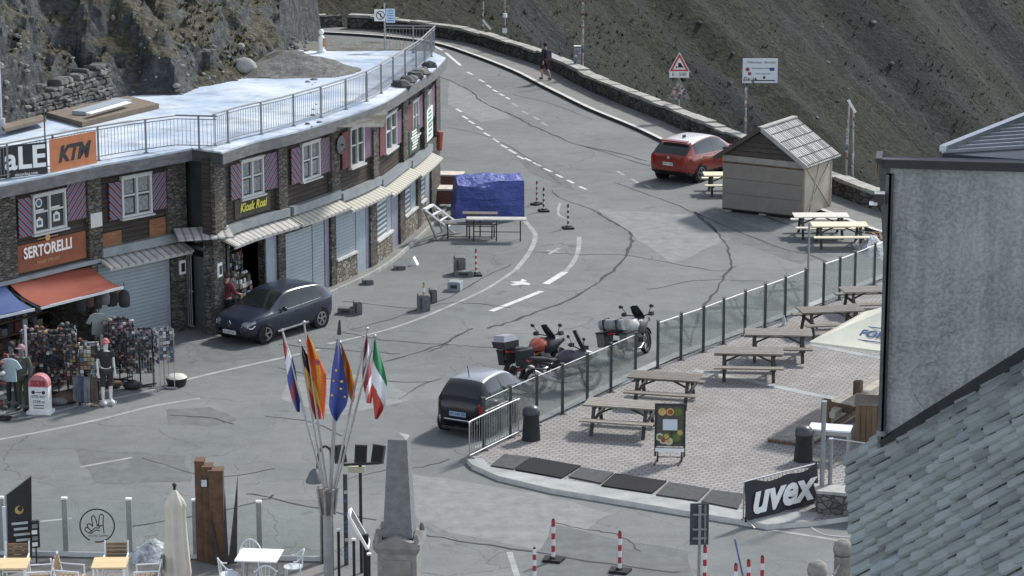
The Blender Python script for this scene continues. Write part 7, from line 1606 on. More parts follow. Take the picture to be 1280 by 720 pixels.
r = thing('traffic_sign', 'tall dark sign panel seen from behind on a grey post', 'traffic sign', G(873, 752), R(4)); b = MB(); b.tube((0, 0, 0), (0, 0, 2.15), .035, n=10); b.build('post', GREYM, r); b = MB(); b.box((.0, .05, 1.72), (.40, .03, .92)); b.build('panel', mat('sign_back', (.045, .05, .055), .6, n=.25), r); b = MB()
for z in (1.42, 1.62, 1.95): b.box((0, .0, z), (.30, .05, .04))
b.box((.12, .03, 1.72), (.03, .02, .85)); b.build('bracket', GREYM, r)
b = MB(); a = G(934, 745); b.tube(a, a + Vector((-.28, .1, 1.25)), .02); tag(b.build('blue_stick', mat('stick_blue', (.07, .10, .25), .5, n=.1)), 'thin leaning blue stick between the front bollards', 'stick')
STB = mat('bollard_stone', (.20, .195, .175), .85, n=.35, ns=5, bump=.006); sb = []
for (u, v, lb) in ((1052, 748, 'weathered round headed stone bollard, taller in view, near the slate roof'), (1020, 776, 'weathered round headed stone bollard cut by the bottom edge, left of its twin')):
    p = G(u, v); r = thing('stone_bollard', lb, 'stone bollard', p, 0, 'stone bollards with a chain'); b = MB(); b.lathe([(.21, 0), (.20, .2), (.18, .9), (.19, .92), (.19, .97)], n=18); b.build('shaft', STB, r); b = MB(); b.lathe([(.12, .97), (.20, 1.02), (.215, 1.12), (.19, 1.24), (.10, 1.31), (.01, 1.33)], n=18); b.build('head', STB, r); sb.append(p + Vector((0, 0, .93)))
b = MB(); L_ = [sb[0] * (1 - t_) + sb[1] * t_ - Vector((0, 0, .25 * math.sin(math.pi * t_))) for t_ in [i / 14 for i in range(15)]]
for i, (p, q) in enumerate(zip(L_, L_[1:])): b.tube(p, q, .018 if i % 2 else .026, n=6)
tag(b.build('chain', STEEL), 'sagging chain between the two stone bollards', 'chain')
# ================= hut, right-hand building, signs, road clutter =================
ax = R(-31); hx = Vector((math.cos(ax), math.sin(ax), 0)); hy = Vector((-hx.y, hx.x, 0)); c0 = G(904, 264); r = thing('wooden_hut', 'wooden kiosk hut with shingled gable roof and canvas covered front', 'hut', c0, ax); Wd = (G(1002.6, 275) - c0).length; Dp = 2.45; h1, ha = 2.12, 3.18
CANV = mat('hut_canvas', (.19, .172, .15), .9, n=.12, ns=2); CANV2 = mat('hut_canvas_sunlit', (.34, .31, .25), .9, n=.12, ns=2); GAB = mat('hut_gable', (.06, .052, .045), .85, n=.4, ns=4, scale=(1, 1, 7)); SH_ = NT('hut_shingles', .8)  # side canvas coloured lighter than the front to paint in the sunlight on it
t = SH_; bt = t.n('TexBrick', Vector=t.n('TexCoord').outputs['UV'], Color1=(.40, .40, .39, 1), Color2=(.15, .15, .15, 1), Mortar=(.02, .02, .02, 1), Scale=1.0, Mortar_Size=.028, Brick_Width=.16, Row_Height=.42)
c = t.mix(.5, bt.outputs[0], t.ramp(t.noise(t.tc, 7, 5), [(.3, .5), (.7, 1.3)]), 'MULTIPLY'); SHM = t.out(c, bt.outputs[1], -.03)
b = MB(); b.box((Wd / 2, Dp / 2, h1 / 2 + .1), (Wd, Dp, h1 - .2)); b.prism([(0, 0, h1), (Wd, 0, h1), (Wd / 2, 0, ha - .06)], (0, Dp, 0), 1); b.build('walls', [WOODB, GAB], r)
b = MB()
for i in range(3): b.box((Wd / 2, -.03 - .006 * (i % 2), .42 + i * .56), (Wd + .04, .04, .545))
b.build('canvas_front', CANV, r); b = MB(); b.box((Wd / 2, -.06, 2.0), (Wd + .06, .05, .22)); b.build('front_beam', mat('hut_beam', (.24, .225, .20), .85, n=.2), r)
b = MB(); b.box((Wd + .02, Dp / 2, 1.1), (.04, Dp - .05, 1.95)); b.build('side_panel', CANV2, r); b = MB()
for (p, q) in (((.1, .15), (2.3, 1.95)), ((.1, 1.95), (2.3, .15)), ((.08, .12), (.08, 2.0)), ((2.33, .12), (2.33, 2.0)), ((.5, .15), (1.3, 1.95))): b.beam((Wd + .06, p[0], p[1]), (Wd + .06, q[0], q[1]), .05, .03, up=(1, 0, 0))
b.build('cross_brace', mat('hut_brace', (.38, .34, .27), .85, n=.2), r)
b = MB()
for z in (.1, .28, .46): b.box((Wd / 2, -.02, h1 + z), (Wd * (1 - z / (ha - h1)) - .3, .05, .15))
b.build('gable_planks', GAB, r)
for x in (.15, Wd / 2, Wd - .15):
    for y in (.15, Dp - .15): b = MB(); b.box((x, y, .05), (.28, .28, .12)); b.build('support_block', CONC, r)
b = MB(); b.box((Wd / 2, -.015, .13), (Wd, .06, .08), 1); b.build('floor_beam', [CONC, BLACKM], r)
ov = .28; sl = (ha - h1) / (Wd / 2)
for sg in (-1, 1):
    x0, x1 = Wd / 2, Wd / 2 + sg * (Wd / 2 + ov); z1 = ha - sl * (Wd / 2 + ov); b = MB(); nrm = Vector((sg * sl, 0, 1)).normalized() * .07
    q = [Vector((x0, -ov, ha)), Vector((x1, -ov, z1)), Vector((x1, Dp + ov * .6, z1)), Vector((x0, Dp + ov * .6, ha))]; b.add(q + [p + nrm for p in q], [(3, 2, 1, 0), (4, 5, 6, 7), (0, 1, 5, 4), (1, 2, 6, 5), (2, 3, 7, 6), (3, 0, 4, 7)]); o = b.build('roof', SHM, r); me = o.data; uv = me.uv_layers.new(name='UVMap')
    for lp in me.loops: c_ = me.vertices[lp.vertex_index].co; uv.data[lp.index].uv = (c_.y, (c_.x - x0) * 1.15)
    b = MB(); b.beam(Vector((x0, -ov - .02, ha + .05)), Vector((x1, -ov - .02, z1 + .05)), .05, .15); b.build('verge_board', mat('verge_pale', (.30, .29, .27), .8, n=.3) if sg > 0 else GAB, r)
b = MB(); b.beam((Wd / 2, -ov, ha + .09), (Wd / 2, Dp + ov * .6, ha + .09), .22, .05); b.build('ridge', mat('verge_pale', (.3, .29, .27)), r)
# ---------- building at the right: rough plaster wall, slate lean-to roof, ribbed metal roof
yW = 26.0; r = thing('plaster_building', 'grey rough plaster building with a slate lower roof and ribbed metal roof, at right', 'building')
PL = NT('rough_plaster', .95); t = PL; n1 = t.noise(t.tc, 1.1, 5, .6); n2 = t.noise(t.tc, 24, 3, .6); n3 = t.noise(t.tc, 3.2, 6, .75); n4 = t.noise(t.mapping((1, 1, .18)), 1.6, 5, .65)
c = t.ramp(n1, [(.3, (.285, .302, .295)), (.7, (.355, .372, .362))]); c = t.mix(.75, c, t.ramp(n3, [(.33, .70), (.50, 1.04)]), 'MULTIPLY'); c = t.mix(t.ramp(n1, [(.35, .75), (.65, .25)]), c, t.ramp(n2, [(.42, .62), (.56, 1.06)]), 'MULTIPLY'); c = t.mix(.5, c, t.ramp(n4, [(.35, .65), (.6, 1.05)]), 'MULTIPLY'); ck = t.n('TexVoronoi', {'feature': 'DISTANCE_TO_EDGE'}, Vector=t.n('VectorMath', {'operation': 'MULTIPLY_ADD'}, _0=t.n('TexNoise', Vector=t.tc, Scale=1.4, Detail=4.0).outputs[1], _1=(.9, .9, .9), _2=t.tc).outputs[0], Scale=.42).outputs[0]
c = t.mix(t.math('MULTIPLY', t.ramp(ck, [(0.0, 1.0), (.006, 0.0)]), t.ramp(t.noise(t.tc, .7, 3), [(.5, 0.0), (.6, .6)])), c, (.09, .095, .095))
sk_ = t.noise(t.mapping((2.4, 2.4, .10)), 2.2, 5, .7); c = t.mix(.45, c, t.ramp(sk_, [(.38, .66), (.58, 1.03)]), 'MULTIPLY')
PLM = t.out(c, t.math('ADD', n2, n3), .02)
rw = R(-9); A = YP(1113, 200, yW); A.z = 0; ztop = YP(1113, 204, yW).z; wx = Vector((math.cos(rw), math.sin(rw), 0)); wn = Vector((wx.y, -wx.x, 0))
r.location = (A.x, A.y, 0); r.rotation_euler = (0, 0, rw)
b = MB(); b.prism([(0, 0, 0), (0, 5, 0), (0, 5, ztop - 2.0), (0, .3, ztop), (0, 0, ztop)], (7, 0, 0)); b.build('wall', PLM, r)
b = MB(); b.prism([(-.12, .14, ztop + .045), (-.12, .14, ztop + .005), (-.12, 5.3, ztop - 2.2), (-.12, 5.3, ztop - 2.16)], (7.2, 0, 0)); b.build('rear_roof', mat('metal_roof', (.16, .175, .19)), r)
QUO = mat('corner_pipe', (.15, .158, .165), .7, n=.5, ns=5, scale=(1, 1, .4)); b = MB(); b.tube((.0, -.045, 0), (.0, -.045, ztop - .1), .04, n=10)
for z in range(2, 13, 2): b.tube((.0, -.045, z), (.0, -.045, z + .05), .052, n=10); b.build('drain_pipe', QUO, r)
FD = mat('eaves_dark', (.022, .024, .027), .6, n=.3); b = MB(); b.box((3.42, -.02, ztop + .03), (7.0, .12, .04)); b.box((3.42, -.075, ztop - .01), (7.0, .02, .05)); b.build('eaves', FD, r)
b = MB(); b.beam((-.11, -.115, ztop + .04), (-.11, .3, ztop + .04), .06, .05); b.beam((-.135, -.12, ztop - .04), (-.135, .3, ztop - .06), .02, .12, 1); b.build('verge', [FD, mat('verge_brown', (.14, .09, .05), .8, n=.3)], r)
b = MB(); b.box((-.10, -.1, ztop - .34), (.10, .10, .10)); b.box((-.15, -.12, ztop - .38), (.08, .06, .03), 1); b.box((-.09, -.13, ztop - .27), (.10, .06, .02), 1); b.build('wall_lamp', [BLACKM, WHITE], r)
b = MB(); zw = ztop + 4.2; b.prism([(2.3, .4, ztop - 1), (10, .4, ztop - 1), (10, .4, zw), (6.1, .4, zw + 2.2), (2.3, .4, zw)], (0, 5, 0)); b.build('added_shade_wing', PLM, r)  # added tall wing out of view, placed to shade the slate roof
# ribbed metal roof rising behind the eaves
Mi = (Matrix.Translation(A) @ Matrix.Rotation(rw, 4, 'Z')).inverted()
P0 = Mi @ YP(1178, 192, yW + .4); P1 = Mi @ YP(1300, 143, yW + 3.2); P2 = Mi @ YP(1330, 203, yW + .25)
n_ = (P2 - P0).cross(P1 - P0).normalized(); n_ = -n_ if n_.z < 0 else n_; e1 = (P1 - P0); e2 = (P2 - P0); b = MB(); b.prism([P0, P0 + e2 * 2, P0 + e2 * 2 + e1, P0 + e1], -n_ * .05)
rib = MB(); RIBD = mat('metal_roof_dark', (.035, .042, .05), .5, metal=.2, n=.2); RIBL = mat('metal_rib', (.42, .45, .47), .35, metal=.3, n=.1)
b.build('metal_roof', RIBD, r); 
for i in range(10): q = P0 + e1 * (i * .105); rib.beam(q + n_ * .02, q + e2 * 2 + n_ * .02 + e1 * .9, .022, .03, 0, up=n_)
for f_ in (.02,): rib.beam(P0 + n_ * .05, P1 + n_ * .05, .07, .06, 0, up=n_)
rib.build('roof_rib', RIBL, r)
# slate roof
E0 = Mi @ YP(1067, 586, yW + .15); up_ = R(36); cu, su = math.cos(up_), math.sin(up_); ez = Vector((0, 0, 1))
# local frame: eave runs along -y (towards the camera), slope rises along +x
eav = (Mi.to_3x3() @ Vector((-math.sin(R(5.5)) * -1, -math.cos(R(5.5)), 0))); eav = (Mi.to_3x3() @ Vector((-math.sin(R(5.5)), -math.cos(R(5.5)), 0))).normalized(); upv = Vector((-eav.y, eav.x, 0)).normalized(); upv = upv if upv.x > 0 else -upv
slope = (upv * cu + ez * su); nn = slope.cross(eav).normalized(); nn = nn if nn.z > 0 else -nn
b = MB(); L_, Wn = 7.0, 7.5; q = [E0 - nn * .06, E0 + eav * L_ - nn * .06, E0 + eav * L_ + slope * Wn - nn * .06, E0 + slope * Wn - nn * .06]; b.prism(q, -nn * .12); b.build('roof_deck', FD, r)
random.seed(17); SLM = [mat('slate_%s' % k, v, .75, n=.24, ns=2.2, bump=.003) for k, v in (('grey', (.19, .215, .205)), ('pale', (.235, .26, .25)), ('bluish', (.20, .23, .24)), ('dark', (.145, .165, .158)))]
sl_ = MB()
# scale slating: slanting rows climb the slope, every scale laps the row on its near side, near lower corner rounded
def pt(a, s_, hh): return E0 + eav * a + slope * s_ + nn * hh
row = .31; a_ = -.3; k = 0
while a_ < L_:
    s_ = -.03 - random.uniform(0, .03)
    while s_ < Wn:
        w_ = random.uniform(.125, .20); ja = random.uniform(-.03, .03); near = a_ + row + ja; far = a_ - row * .55; lo = s_ - .02; hi = s_ + w_ + .10; c1 = random.uniform(.04, .08); c2 = random.uniform(.02, .05); sk = random.uniform(-.02, .02); up0 = random.uniform(-.008, .012)
        o_ = [(near - c2, lo), (near, lo + c1 * .7), (near + sk, hi), (far, hi), (far, lo), (near - c2 * 2.2, lo - .008)]
        def hh(a, s2): return .006 + .048 * (a - far) / (row * 1.55) + .030 * (1 - (s2 - lo) / (hi - lo)) + up0
        top_ = [pt(a, s2, hh(a, s2) + .014) for a, s2 in o_]; bot_ = [pt(a, s2, hh(a, s2) - .012) for a, s2 in o_]
        sl_.add(top_ + bot_, [tuple(range(6)), tuple(range(11, 5, -1))] + [(i, (i + 1) % 6, 6 + (i + 1) % 6, 6 + i) for i in range(6)], random.choices((0, 1, 2, 3), (7, 4, .5, .7))[0]); s_ += w_
    a_ += row * random.uniform(.94, 1.06); k += 1
sl_.build('slates', SLM, r)
jp = MB(); jp.v = []; jp.f = []; jp.mi = []; jp.sm = []
# flashing where the slates meet the plaster: intersection of the slope plane with the wall face y=-0.02
def onwall(s_):
    a = (-.06 - (E0 + slope * s_).y) / eav.y; return E0 + slope * s_ + eav * a
a0, a1 = onwall(.4), onwall(4.1); jp.beam(a0 + nn * .10, a1 + nn * .10, .10, .10, 0, up=nn); jp.build('flashing', FD, r)
b = MB(); b.beam(E0 + eav * 0 - nn * .12 - slope * .08, E0 + eav * L_ - nn * .12 - slope * .08, .10, .10, up=nn); b.build('gutter', FD, r)
b = MB(); ll = E0 + slope * .9; b.box((ll.x + 1.2, -3.0, (E0.z + .1) / 2), (2.4, 5.6, E0.z + .0)); b.build('lower_wall', PLM, r)
# ---------- signs beyond the wall
def behind(u, off=.75):
    for a, c_ in zip(WALLPX, WALLPX[1:]):
        if a[0] <= u <= c_[0]: v = a[1] + (c_[1] - a[1]) * (u - a[0]) / (c_[0] - a[0])
    p = G(u, v); q = min(range(len(Ws)), key=lambda i: (Ws[i] - p).length); d = Ws[min(q + 1, len(Ws) - 1)] - Ws[max(q - 1, 0)]; s_ = Vector((-d.y, d.x, 0)).normalized(); s_ = s_ if s_.y > 0 else -s_
    k = off / max(.2, s_.y); return Vector((p.x * (1 + k / p.y), p.y + k, -.7))
STP = mat('sign_pole', (.30, .31, .31), .6, metal=.3, n=.4, ns=6)
STKS = [mat('sticker_a', (.45, .46, .46), .6), mat('sticker_b', (.06, .06, .07), .6), mat('sticker_c', (.12, .16, .26), .6), mat('sticker_d', (.30, .12, .12), .6), mat('sticker_e', (.30, .30, .16), .6)]
def stickers(b, M, w_, h_, n, seed, s0=.06):
    random.seed(seed); b.M = M
    for i in range(n): b.box((random.uniform(-w_, w_), random.uniform(-h_, h_), .004 + .0012 * i), (s0 * random.uniform(.7, 2), s0 * random.uniform(.7, 1.6), .003), random.randrange(5), rz=random.uniform(-.3, .3))
    b.M = Matrix.Identity(4)
def pole_stickers(b, p, z0, z1, r_, n, seed):
    random.seed(seed)
    for i in range(n): z = z0 + (z1 - z0) * random.random(); b.box(p + Vector((random.uniform(-.02, .02), -r_ - .002 - .0008 * (i % 7), z)), (r_ * random.uniform(1.2, 2.4), .006, random.uniform(.05, .14)), random.randrange(5))
def zat(p, v): return YP(640, v, p.y).z
WHT = mat('sign_face_white', (.62, .63, .62), .5, n=.04); SRED = mat('sign_face_red', (.42, .05, .05), .5, n=.05)
p = behind(728); r = thing('sticker_pole', 'tall pole plastered with stickers carrying a small box behind the stone wall', 'pole', p); b = MB(); b.tube((0, 0, 0), (0, 0, 5.2), .055, n=10); b.build('pole', STP, r); b = MB(); pole_stickers(b, Vector((0, 0, 0)), 1.6, 5.1, .055, 42, 1); b.build('sticker_print', STKS, r)
b = MB(); b.box((-.24, 0, zat(p, 72) - p.z), (.32, .22, .85)); b.box((-.24, 0, zat(p, 59) - p.z + .05), (.36, .26, .05), 1); b.build('box', [mat('box_grey', (.20, .21, .23), .6, n=.4, ns=8), WHT], r); b = MB(); stickers(b, frame((-.24, -.115, zat(p, 72) - p.z), (1, 0, 0), (0, -1, 0)), .12, .36, 16, 4); b.build('sticker_print', STKS, r)
# warning sign
p = behind(848); r = thing('warning_sign', 'red bordered triangular warning sign above a sticker covered sign behind the wall', 'road sign', p); zt, zb = zat(p, 66) - p.z, zat(p, 90) - p.z; b = MB(); b.tube((0, .03, 0), (0, .03, zt - .2), .035, n=10); b.build('post', STP, r)
def tri(b, z0, z1, w_, y, th_, mi): b.prism([(-w_, y, z0), (w_, y, z0), (w_ * .04, y, z1), (-w_ * .04, y, z1)], (0, th_, 0), mi)
b = MB(); tri(b, zb, zt, .47, -.01, .02, 0); tri(b, zb + .03, zt - .06, .42, -.014, .003, 1); tri(b, zb + .11, zt - .22, .28, -.018, .003, 2); b.build('panel', [WHT, SRED, WHT], r)
zc = (zb + zt) / 2 - .10; b = MB(); b.box((.06, -.022, zc - .10), (.26, .004, .045)); b.box((.0, -.022, zc + .0), (.10, .004, .16)); b.prism([(.02, -.024, zc - .08), (.18, -.024, zc - .10), (.02, -.024, zc + .10)], (0, .004, 0)); b.box((-.12, -.022, zc - .10), (.07, .004, .06)); b.build('symbol', BK, r)
b = MB(); z = zat(p, 93) - p.z; b.box((0, -.005, z), (.86, .02, .28)); b.build('supplementary_plate', WHT, r); text('0 - 500', .22, frame((0, -.018, z), (1, 0, 0), (0, -1, 0)), BK, 'lettering', r)
b = MB(); tri(b, zat(p, 124) - p.z, zat(p, 98) - p.z, .5, -.008, .02, 0); b.build('lower_panel', GREYM, r)
b = MB(); stickers(b, frame((-.02, -.012, zat(p, 116) - p.z), (1, 0, 0), (0, -1, 0)), .30, .26, 40, 6, .08); stickers(b, frame((-.02, -.015, zat(p, 106) - p.z), (1, 0, 0), (0, -1, 0)), .16, .2, 14, 7, .07); b.build('sticker_print', STKS, r)
# welcome board
p = behind(931, 1.0); r = thing('welcome_board', 'white information board with small pictures and lines of text on a sticker covered post', 'board', p); zt, zb = zat(p, 73) - p.z, zat(p, 103.5) - p.z; b = MB(); b.tube((0, .03, 0), (0, .03, zt), .04, n=10); b.build('post', STP, r); b = MB(); pole_stickers(b, Vector((0, .03, 0)), .9, zb, .04, 30, 3); b.build('sticker_print', STKS, r)
sc_ = p.y / F * 1.0; x0, x1 = -5 * sc_, 39 * sc_; b = MB(); b.box(((x0 + x1) / 2, -.02, (zt + zb) / 2), (x1 - x0, .03, zt - zb)); b.build('panel', mat('board_face', (.52, .56, .60), .5, n=.05), r); Mb = frame(((x0 + x1) / 2, -.037, (zt + zb) / 2), (1, 0, 0), (0, -1, 0)); w_, h_ = x1 - x0, zt - zb
text('Willkommen   Benvenuti', .13, Mb @ Matrix.Translation((.05, h_ * .34, 0)), BK, 'lettering', r, sx=.9); text('Nationalpark Stilfserjoch', .09, Mb @ Matrix.Translation((.12, h_ * .10, 0)), BK, 'lettering', r); text('Parco Nazionale', .09, Mb @ Matrix.Translation((.12, -h_ * .12, 0)), BK, 'lettering', r)
b = MB(Mb); b.lathe([(.09, 0), (.09, .004)], (-w_ * .36, h_ * .06, 0), 10); b.lathe([(.08, 0), (.08, .004)], (-w_ * .30, -h_ * .12, 0), 10); b.build('print', mat('board_red', (.22, .05, .06), .6), r); b = MB(Mb); b.box((w_ * .34, h_ * .06, .002), (.2, .13, .004)); b.build('emblem', mat('board_blue', (.04, .05, .20), .6), r); b = MB(Mb)
b.box((.05, -h_ * .40, .002), (w_ * .8, .045, .004)); b.lathe([(.06, 0), (.05, .004)], (w_ * .12, -h_ * .28, 0), 10); b.build('lettering', BK, r); b = MB(); stickers(b, Mb @ Matrix.Translation((-w_ * .28, -h_ * .38, 0)), .28, .10, 14, 9, .07); b.build('sticker_print', STKS, r)
# tall twin posts with a slanted plate
p = behind(1060, .9); r = thing('twin_posts', 'pair of tall pale posts joined by a slanted plate at the top behind the hut', 'posts', p); zt = zat(p, 128) - p.z
b = MB(); b.tube((-.14, 0, 0), (-.06, 0, zt - .1), .04, n=8); b.build('post', STP, r); b = MB(); b.tube((.16, 0, 0), (.10, 0, zt - .35), .04, n=8); b.build('post', STP, r); b = MB(); b.beam((-.10, -.02, zt + .1), (.18, -.02, zt - .38), .03, .10); b.prism([(-.10, -.01, zt - .05), (.12, -.01, zt - .4), (.12, -.01, zt - .9), (-.10, -.01, zt - .9)], (0, .03, 0), 1); b.build('plate', [WHT, mat('plate_rust', (.18, .10, .08), .7, n=.4)], r); b = MB()
pole_stickers(b, Vector((-.11, 0, 0)), .6, zt - .6, .04, 20, 11); pole_stickers(b, Vector((.13, 0, 0)), .6, zt - .6, .04, 16, 12); b.build('sticker_print', STKS, r)
# signs at the far end of the roof and beyond
p = G(481, 63, ROOFZ); r = thing('prohibition_sign', 'white sign with crossed black ring beside a pale blue board, end of roof railing', 'road sign', p); b = MB(); b.tube((0, .02, 0), (0, .02, 1.75), .03, n=8); b.build('post', STP, r); zc = zat(p, 19) - p.z; b = MB(); b.box((-.17, 0, zc), (.40, .02, .44)); b.build('panel', WHT, r); b = MB(frame((-.15, -.014, zc), (1, 0, 0), (0, -1, 0))); N = 24
for i in range(N): a, a2 = 2 * math.pi * i / N, 2 * math.pi * (i + 1) / N; b.beam((.15 * math.cos(a), .15 * math.sin(a), 0), (.15 * math.cos(a2), .15 * math.sin(a2), 0), .006, .03, up=(math.cos(a), math.sin(a), 0))
b.beam((-.10, .10, 0), (.10, -.10, 0), .03, .008); b.lathe([(.035, 0), (.035, .005)], (.0, .04, 0), 8); b.beam((0, .04, 0), (.03, -.08, 0), .05, .006); b.build('symbol', BK, r); b = MB(); b.box((.22, 0, zc - .02), (.34, .02, .52)); b.build('board', mat('board_pale_blue', (.42, .52, .62), .5, n=.1, ns=9), r); b = MB()
for i in range(5): b.box((.22, -.013, zc + .16 - .09 * i), (.24 - .04 * (i % 2), .004, .025))
b.build('lettering', mat('board_blue', (.04, .05, .2)), r)
for (u, vt, lb, kind_) in ((604, -6, 'dark pole with faded stickers standing behind the far wall, left of the other', 0), (631, 0, 'pole with a small square plate standing behind the far wall', 1)):
    p = behind(u, .8); r = thing('sign_pole', lb, 'pole', p); zt = zat(p, vt) - p.z; b = MB(); b.tube((0, 0, 0), (0, 0, zt), .04, n=8); b.build('pole', STP, r); b = MB(); pole_stickers(b, Vector((0, 0, 0)), 1, zt, .04, 26, u); b.build('sticker_print', STKS, r); b = MB()
    if kind_: b.box((0, -.05, zat(p, 38) - p.z), (.24, .02, .26)); b.lathe([(.12, zat(p, 19) - p.z - .1), (.12, zat(p, 19) - p.z + .1)], (0, -.08, 0), 10)
    else: b.beam((0, -.05, zat(p, 30) - p.z + .2), (.40, -.05, zat(p, 37) - p.z), .03, .1)
    b.build('plate', WHT, r)
# round rock on the slope behind the warning sign
b = MB(); b.M = Matrix.Translation(YP(888, 108, 171)) @ Matrix.Diagonal((.55, .4, .75, 1)); b.sphere((0, 0, 0), 1, 12, 8)
for i, q in enumerate(b.v): b.v[i] = q + Vector((noise.noise(q * 1.6), noise.noise(q * 1.6 + Vector((4, 0, 0))), noise.noise(q * 1.6 + Vector((8, 0, 0))))) * .25
tag(b.build('boulder', mat('slope_boulder', (.13, .14, .155), .9, n=.5, ns=3, bump=.05)), 'round grey boulder lying on the mountainside right of the warning sign', 'boulder')
# ---------- things at the far end of the shops: tarpaulin, trestle tables, timber
t = NT('tarpaulin_blue', .42); n1 = t.noise(t.mapping((1, 1, 2.2)), 3.0, 5, .6); c = t.ramp(n1, [(.3, (.045, .065, .23)), (.7, (.075, .105, .34))]); TARP = t.out(c, n1, .12)
a = G(571, 276); c_ = G(656, 277); w_ = c_.x - a.x; r = thing('tarpaulin_cover', 'dark blue tarpaulin tied over a bulky stack beside the road', 'tarpaulin', (a.x + .02, a.y - .05, 0), R(9)); nx, nz = 22, 26; vs = []
prof = [(0, .06), (0, .7), (.01, 1.18), (.10, 1.32), (.5, 1.46), (.95, 1.50), (1.15, 1.42), (1.2, .8), (1.2, .06)]; pr = []
for p, q in zip(prof, prof[1:]):
    for k in range(4): pr.append((p[0] + (q[0] - p[0]) * k / 4, p[1] + (q[1] - p[1]) * k / 4))
pr.append(prof[-1])
for i in range(nx + 1):
    s_ = i / nx
    for j, (y, z) in enumerate(pr):
        sag = .05 * math.sin(s_ * 6 + j * .3) + .05 * noise.noise((s_ * 5, j * .3, 2)) + .03 * noise.noise((s_ * 14, j * .9, 5)); kx = -.10 * (1 - z) if i == 0 else 0; vs.append((s_ * w_ + kx, y + sag * (1 if z < 1.3 else .3), z + sag * .7 + (.05 * s_ if z > 1.2 else 0)))
K = len(pr); b = MB(); b.add(vs, [(i * K + j, i * K + j + 1, (i + 1) * K + j + 1, (i + 1) * K + j) for i in range(nx) for j in range(K - 1)] + [tuple(range(K)), tuple(nx * K + j for j in range(K))], 0, False); b.build('sheet', TARP, r); b = MB(); b.box((w_ / 2, .6, .13), (w_ - .1, 1.1, .25)); b.build('pallet', WOODB, r)
def trestle(u0, u1, vt, z, d, label, m_, nm='trestle_table'):
    a, c_ = G(u0, vt, z), G(u1, vt + .6, z); r = thing(nm, label, 'table' if 'table' in nm else 'bench'); b = MB(); b.prism([a, c_, c_ + Vector((0, d, 0)), a + Vector((0, d, 0))], (0, 0, .04)); b.build('top', m_, r)
    for t_ in (.12, .5, .9):
        for y in (.04, d - .04): p = a.lerp(c_, t_) + Vector((0, y, 0)); b = MB(); b.tube((p.x, p.y, 0), p, .022, n=6); b.build('leg', BLACKM, r)
    b = MB(); p, q = a.lerp(c_, .12) + Vector((0, d / 2, -.45)), a.lerp(c_, .9) + Vector((0, d / 2, -.45)); b.tube(p, q, .015); b.build('stretcher', BLACKM, r); return r
trestle(583, 658, 275.5, .74, .5, 'long trestle table with pale edge in front of the tarpaulin', mat('trestle_pale', (.36, .36, .34), .7, n=.2)); trestle(551, 622, 281, .50, .3, 'low bench in front of the trestle table left part', mat('bench_dark', (.09, .085, .08), .8, n=.3), 'trestle_bench'); trestle(578, 622, 268.5, .80, .45, 'dark trestle table close against the tarpaulin', mat('bench_dark', (.09, .085, .08)))
PWD = mat('plank_pale', (.52, .47, .40), .8, n=.25, ns=3); RBW = mat('crate_redbrown', (.16, .075, .05), .8, n=.3, ns=4, scale=(1, 1, 5))
r = thing('timber_crate', 'red brown wooden crate with pale plank lid between tarpaulin and shop wall', 'crate', G(541, 262), R(-4)); b = MB(); b.box((.42, .4, .45), (.80, .7, .50)); b.build('box', RBW, r); b = MB(); b.box((.42, .4, .74), (.92, .8, .07)); b.build('lid', PWD, r)
r = thing('timber_crate', 'red brown crate with pale lid at the back, topmost of the stacked two', 'crate', G(541, 247), R(-6)); b = MB(); b.box((.55, .3, .5), (1.0, .6, .66)); b.build('box', RBW, r); b = MB(); b.box((.55, .3, .87), (1.15, .75, .06)); b.build('lid', PWD, r)
r = thing('white_steps', 'white painted folding trestle steps leaning against the end of the shop wall', 'steps'); b = MB(); WT_ = mat('steps_white', (.62, .63, .62), .6, n=.08)
for (p, q) in (((530, 262, 1.25), (568, 291, .1)), ((541, 256, 1.25), (578, 283, .1))): b.beam(G(*p), G(*q), .09, .06)
for t_ in (.25, .5, .75): b.beam(G(530, 262, 1.25).lerp(G(568, 291, .1), t_), G(541, 256, 1.25).lerp(G(578, 283, .1), t_), .08, .03)
b.beam(G(530, 262, 1.25), G(541, 256, 1.25), .12, .06); b.build('treads', WT_, r); b = MB(); b.beam(G(530, 262, 1.22), G(546, 300, 0), .05, .05); b.beam(G(541, 256, 1.22), G(553, 290, 0), .05, .05); b.build('prop', mat('prop_grey', (.26, .25, .23), .8, n=.2), r)
b = MB(); a, c_ = G(553, 292, .05), G(582, 289, .05); b.prism([a, c_, c_ + Vector((0, .03, .45)), a + Vector((0, .03, .45))], (0, .03, 0)); tag(b.build('white_board', WT_), 'low white board standing under the bench by the white steps', 'board')
r = thing('red_jacket', 'orange red rolled banner hanging at the far end of the shop front', 'banner'); p, e_, n_ = fB.at(LB - .25); b = MB(); q = p + n_ * .25 + Vector((0, 0, 2.62)); b.tube(q + Vector((0, 0, .25)), q + Vector((-.02, 0, -.45)), .12, .08, 10); b.build('cloth', mat('cloth_orange_red', (.42, .12, .08), .8, n=.2), r); b = MB(); b.tube(q + Vector((0, 0, .25)), p + Vector((0, 0, 2.9)), .02); b.build('bracket', STEEL, r); r.name = 'rolled_banner'
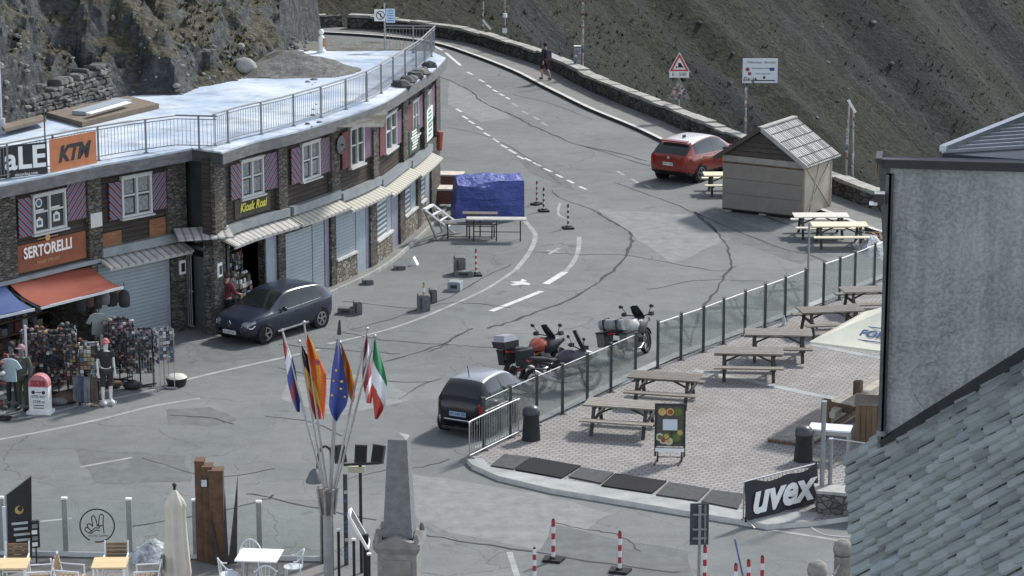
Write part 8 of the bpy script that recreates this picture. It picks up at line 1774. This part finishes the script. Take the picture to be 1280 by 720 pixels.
# wire gate panel
a, c_ = G(353, 367), G(386.5, 362); r = thing('mesh_gate', 'black framed wire mesh panel leaning before the grey shutters', 'panel'); b = MB(); h_ = 1.5; hv = Vector((0, .06, h_)); b.path([a, a + hv, c_ + hv, c_, a], .022); b.build('frame', BLACKM, r); b = MB()
for i in range(1, 6): q = a.lerp(c_, i / 6); b.tube(q, q + hv, .007, n=4)
for i in range(1, 9): b.tube(a + hv * (i / 9), c_ + hv * (i / 9), .007, n=4)
b.build('mesh', BLACKM, r)
# concrete blocks
CB = mat('block_concrete', (.125, .130, .130), .9, n=.3, ns=4, bump=.01); CBL = mat('block_concrete_pale', (.24, .27, .29), .9, n=.25, ns=4, bump=.01)
def block(u, v, d, rz, label, m_=CB, notch=False):
    b = MB(Matrix.Translation(G(u, v)) @ Matrix.Rotation(R(rz), 4, 'Z')); x, y, z = d; b.prism([(-x / 2, -y / 2, 0), (x / 2, -y / 2, 0), (x / 2, -y / 2, z * .9), (x / 2 - .04, -y / 2, z), (-x / 2 + .04, -y / 2, z), (-x / 2, -y / 2, z * .9)], (0, y, 0))
    if notch: b.box((0, -y / 2 - .012, z * .5), (x * .5, .02, z * .35), 1)
    else: b.box((-x * .2, -y / 2 - .008, z * .5), (.05, .012, z * .7), 1)
    tag(b.build('concrete_block', [m_, mat('block_dark', (.045, .047, .047), .9)]), label, 'concrete block', 'concrete blocks on the square')
for a_ in ((447, 392, (.28, .3, .40), 5, 'upright dark concrete block nearest the parked hatchback'), (433, 392, (.5, .3, .20), -8, 'low dark concrete block lying left of the upright one near the hatchback', CB, True), (529.5, 387.5, (.40, .36, .50), 4, 'wide upright concrete block behind the yellowish bollard'), (541, 377, (.26, .34, .42), 4, 'narrow upright concrete block right behind the wide one'), (569, 362.5, (.42, .4, .30), -12, 'bluish pale concrete block standing alone', CBL, True), (574.5, 342, (.38, .4, .58), 4, 'tallest concrete block, left of the slim red bollard'), (580, 345, (.62, .3, .18), -4, 'low slab at the foot of the tallest concrete block', CB, True), (499.5, 336.5, (.38, .3, .14), 6, 'flat dark concrete block near the shop step, farthest away'), (459.5, 355, (.38, .3, .16), 4, 'flat dark concrete block by the blue grey shop door')): block(*a_)
b = MB(); p = G(516, 332); b.prism([p + Vector((-.12, 0, 0)), p + Vector((.14, 0, 0)), p + Vector((.0, 0, .28))], (.06, .25, 0)); tag(b.build('white_wedge', WHITE), 'small white wedge on the ground near the far shop step', 'wedge')
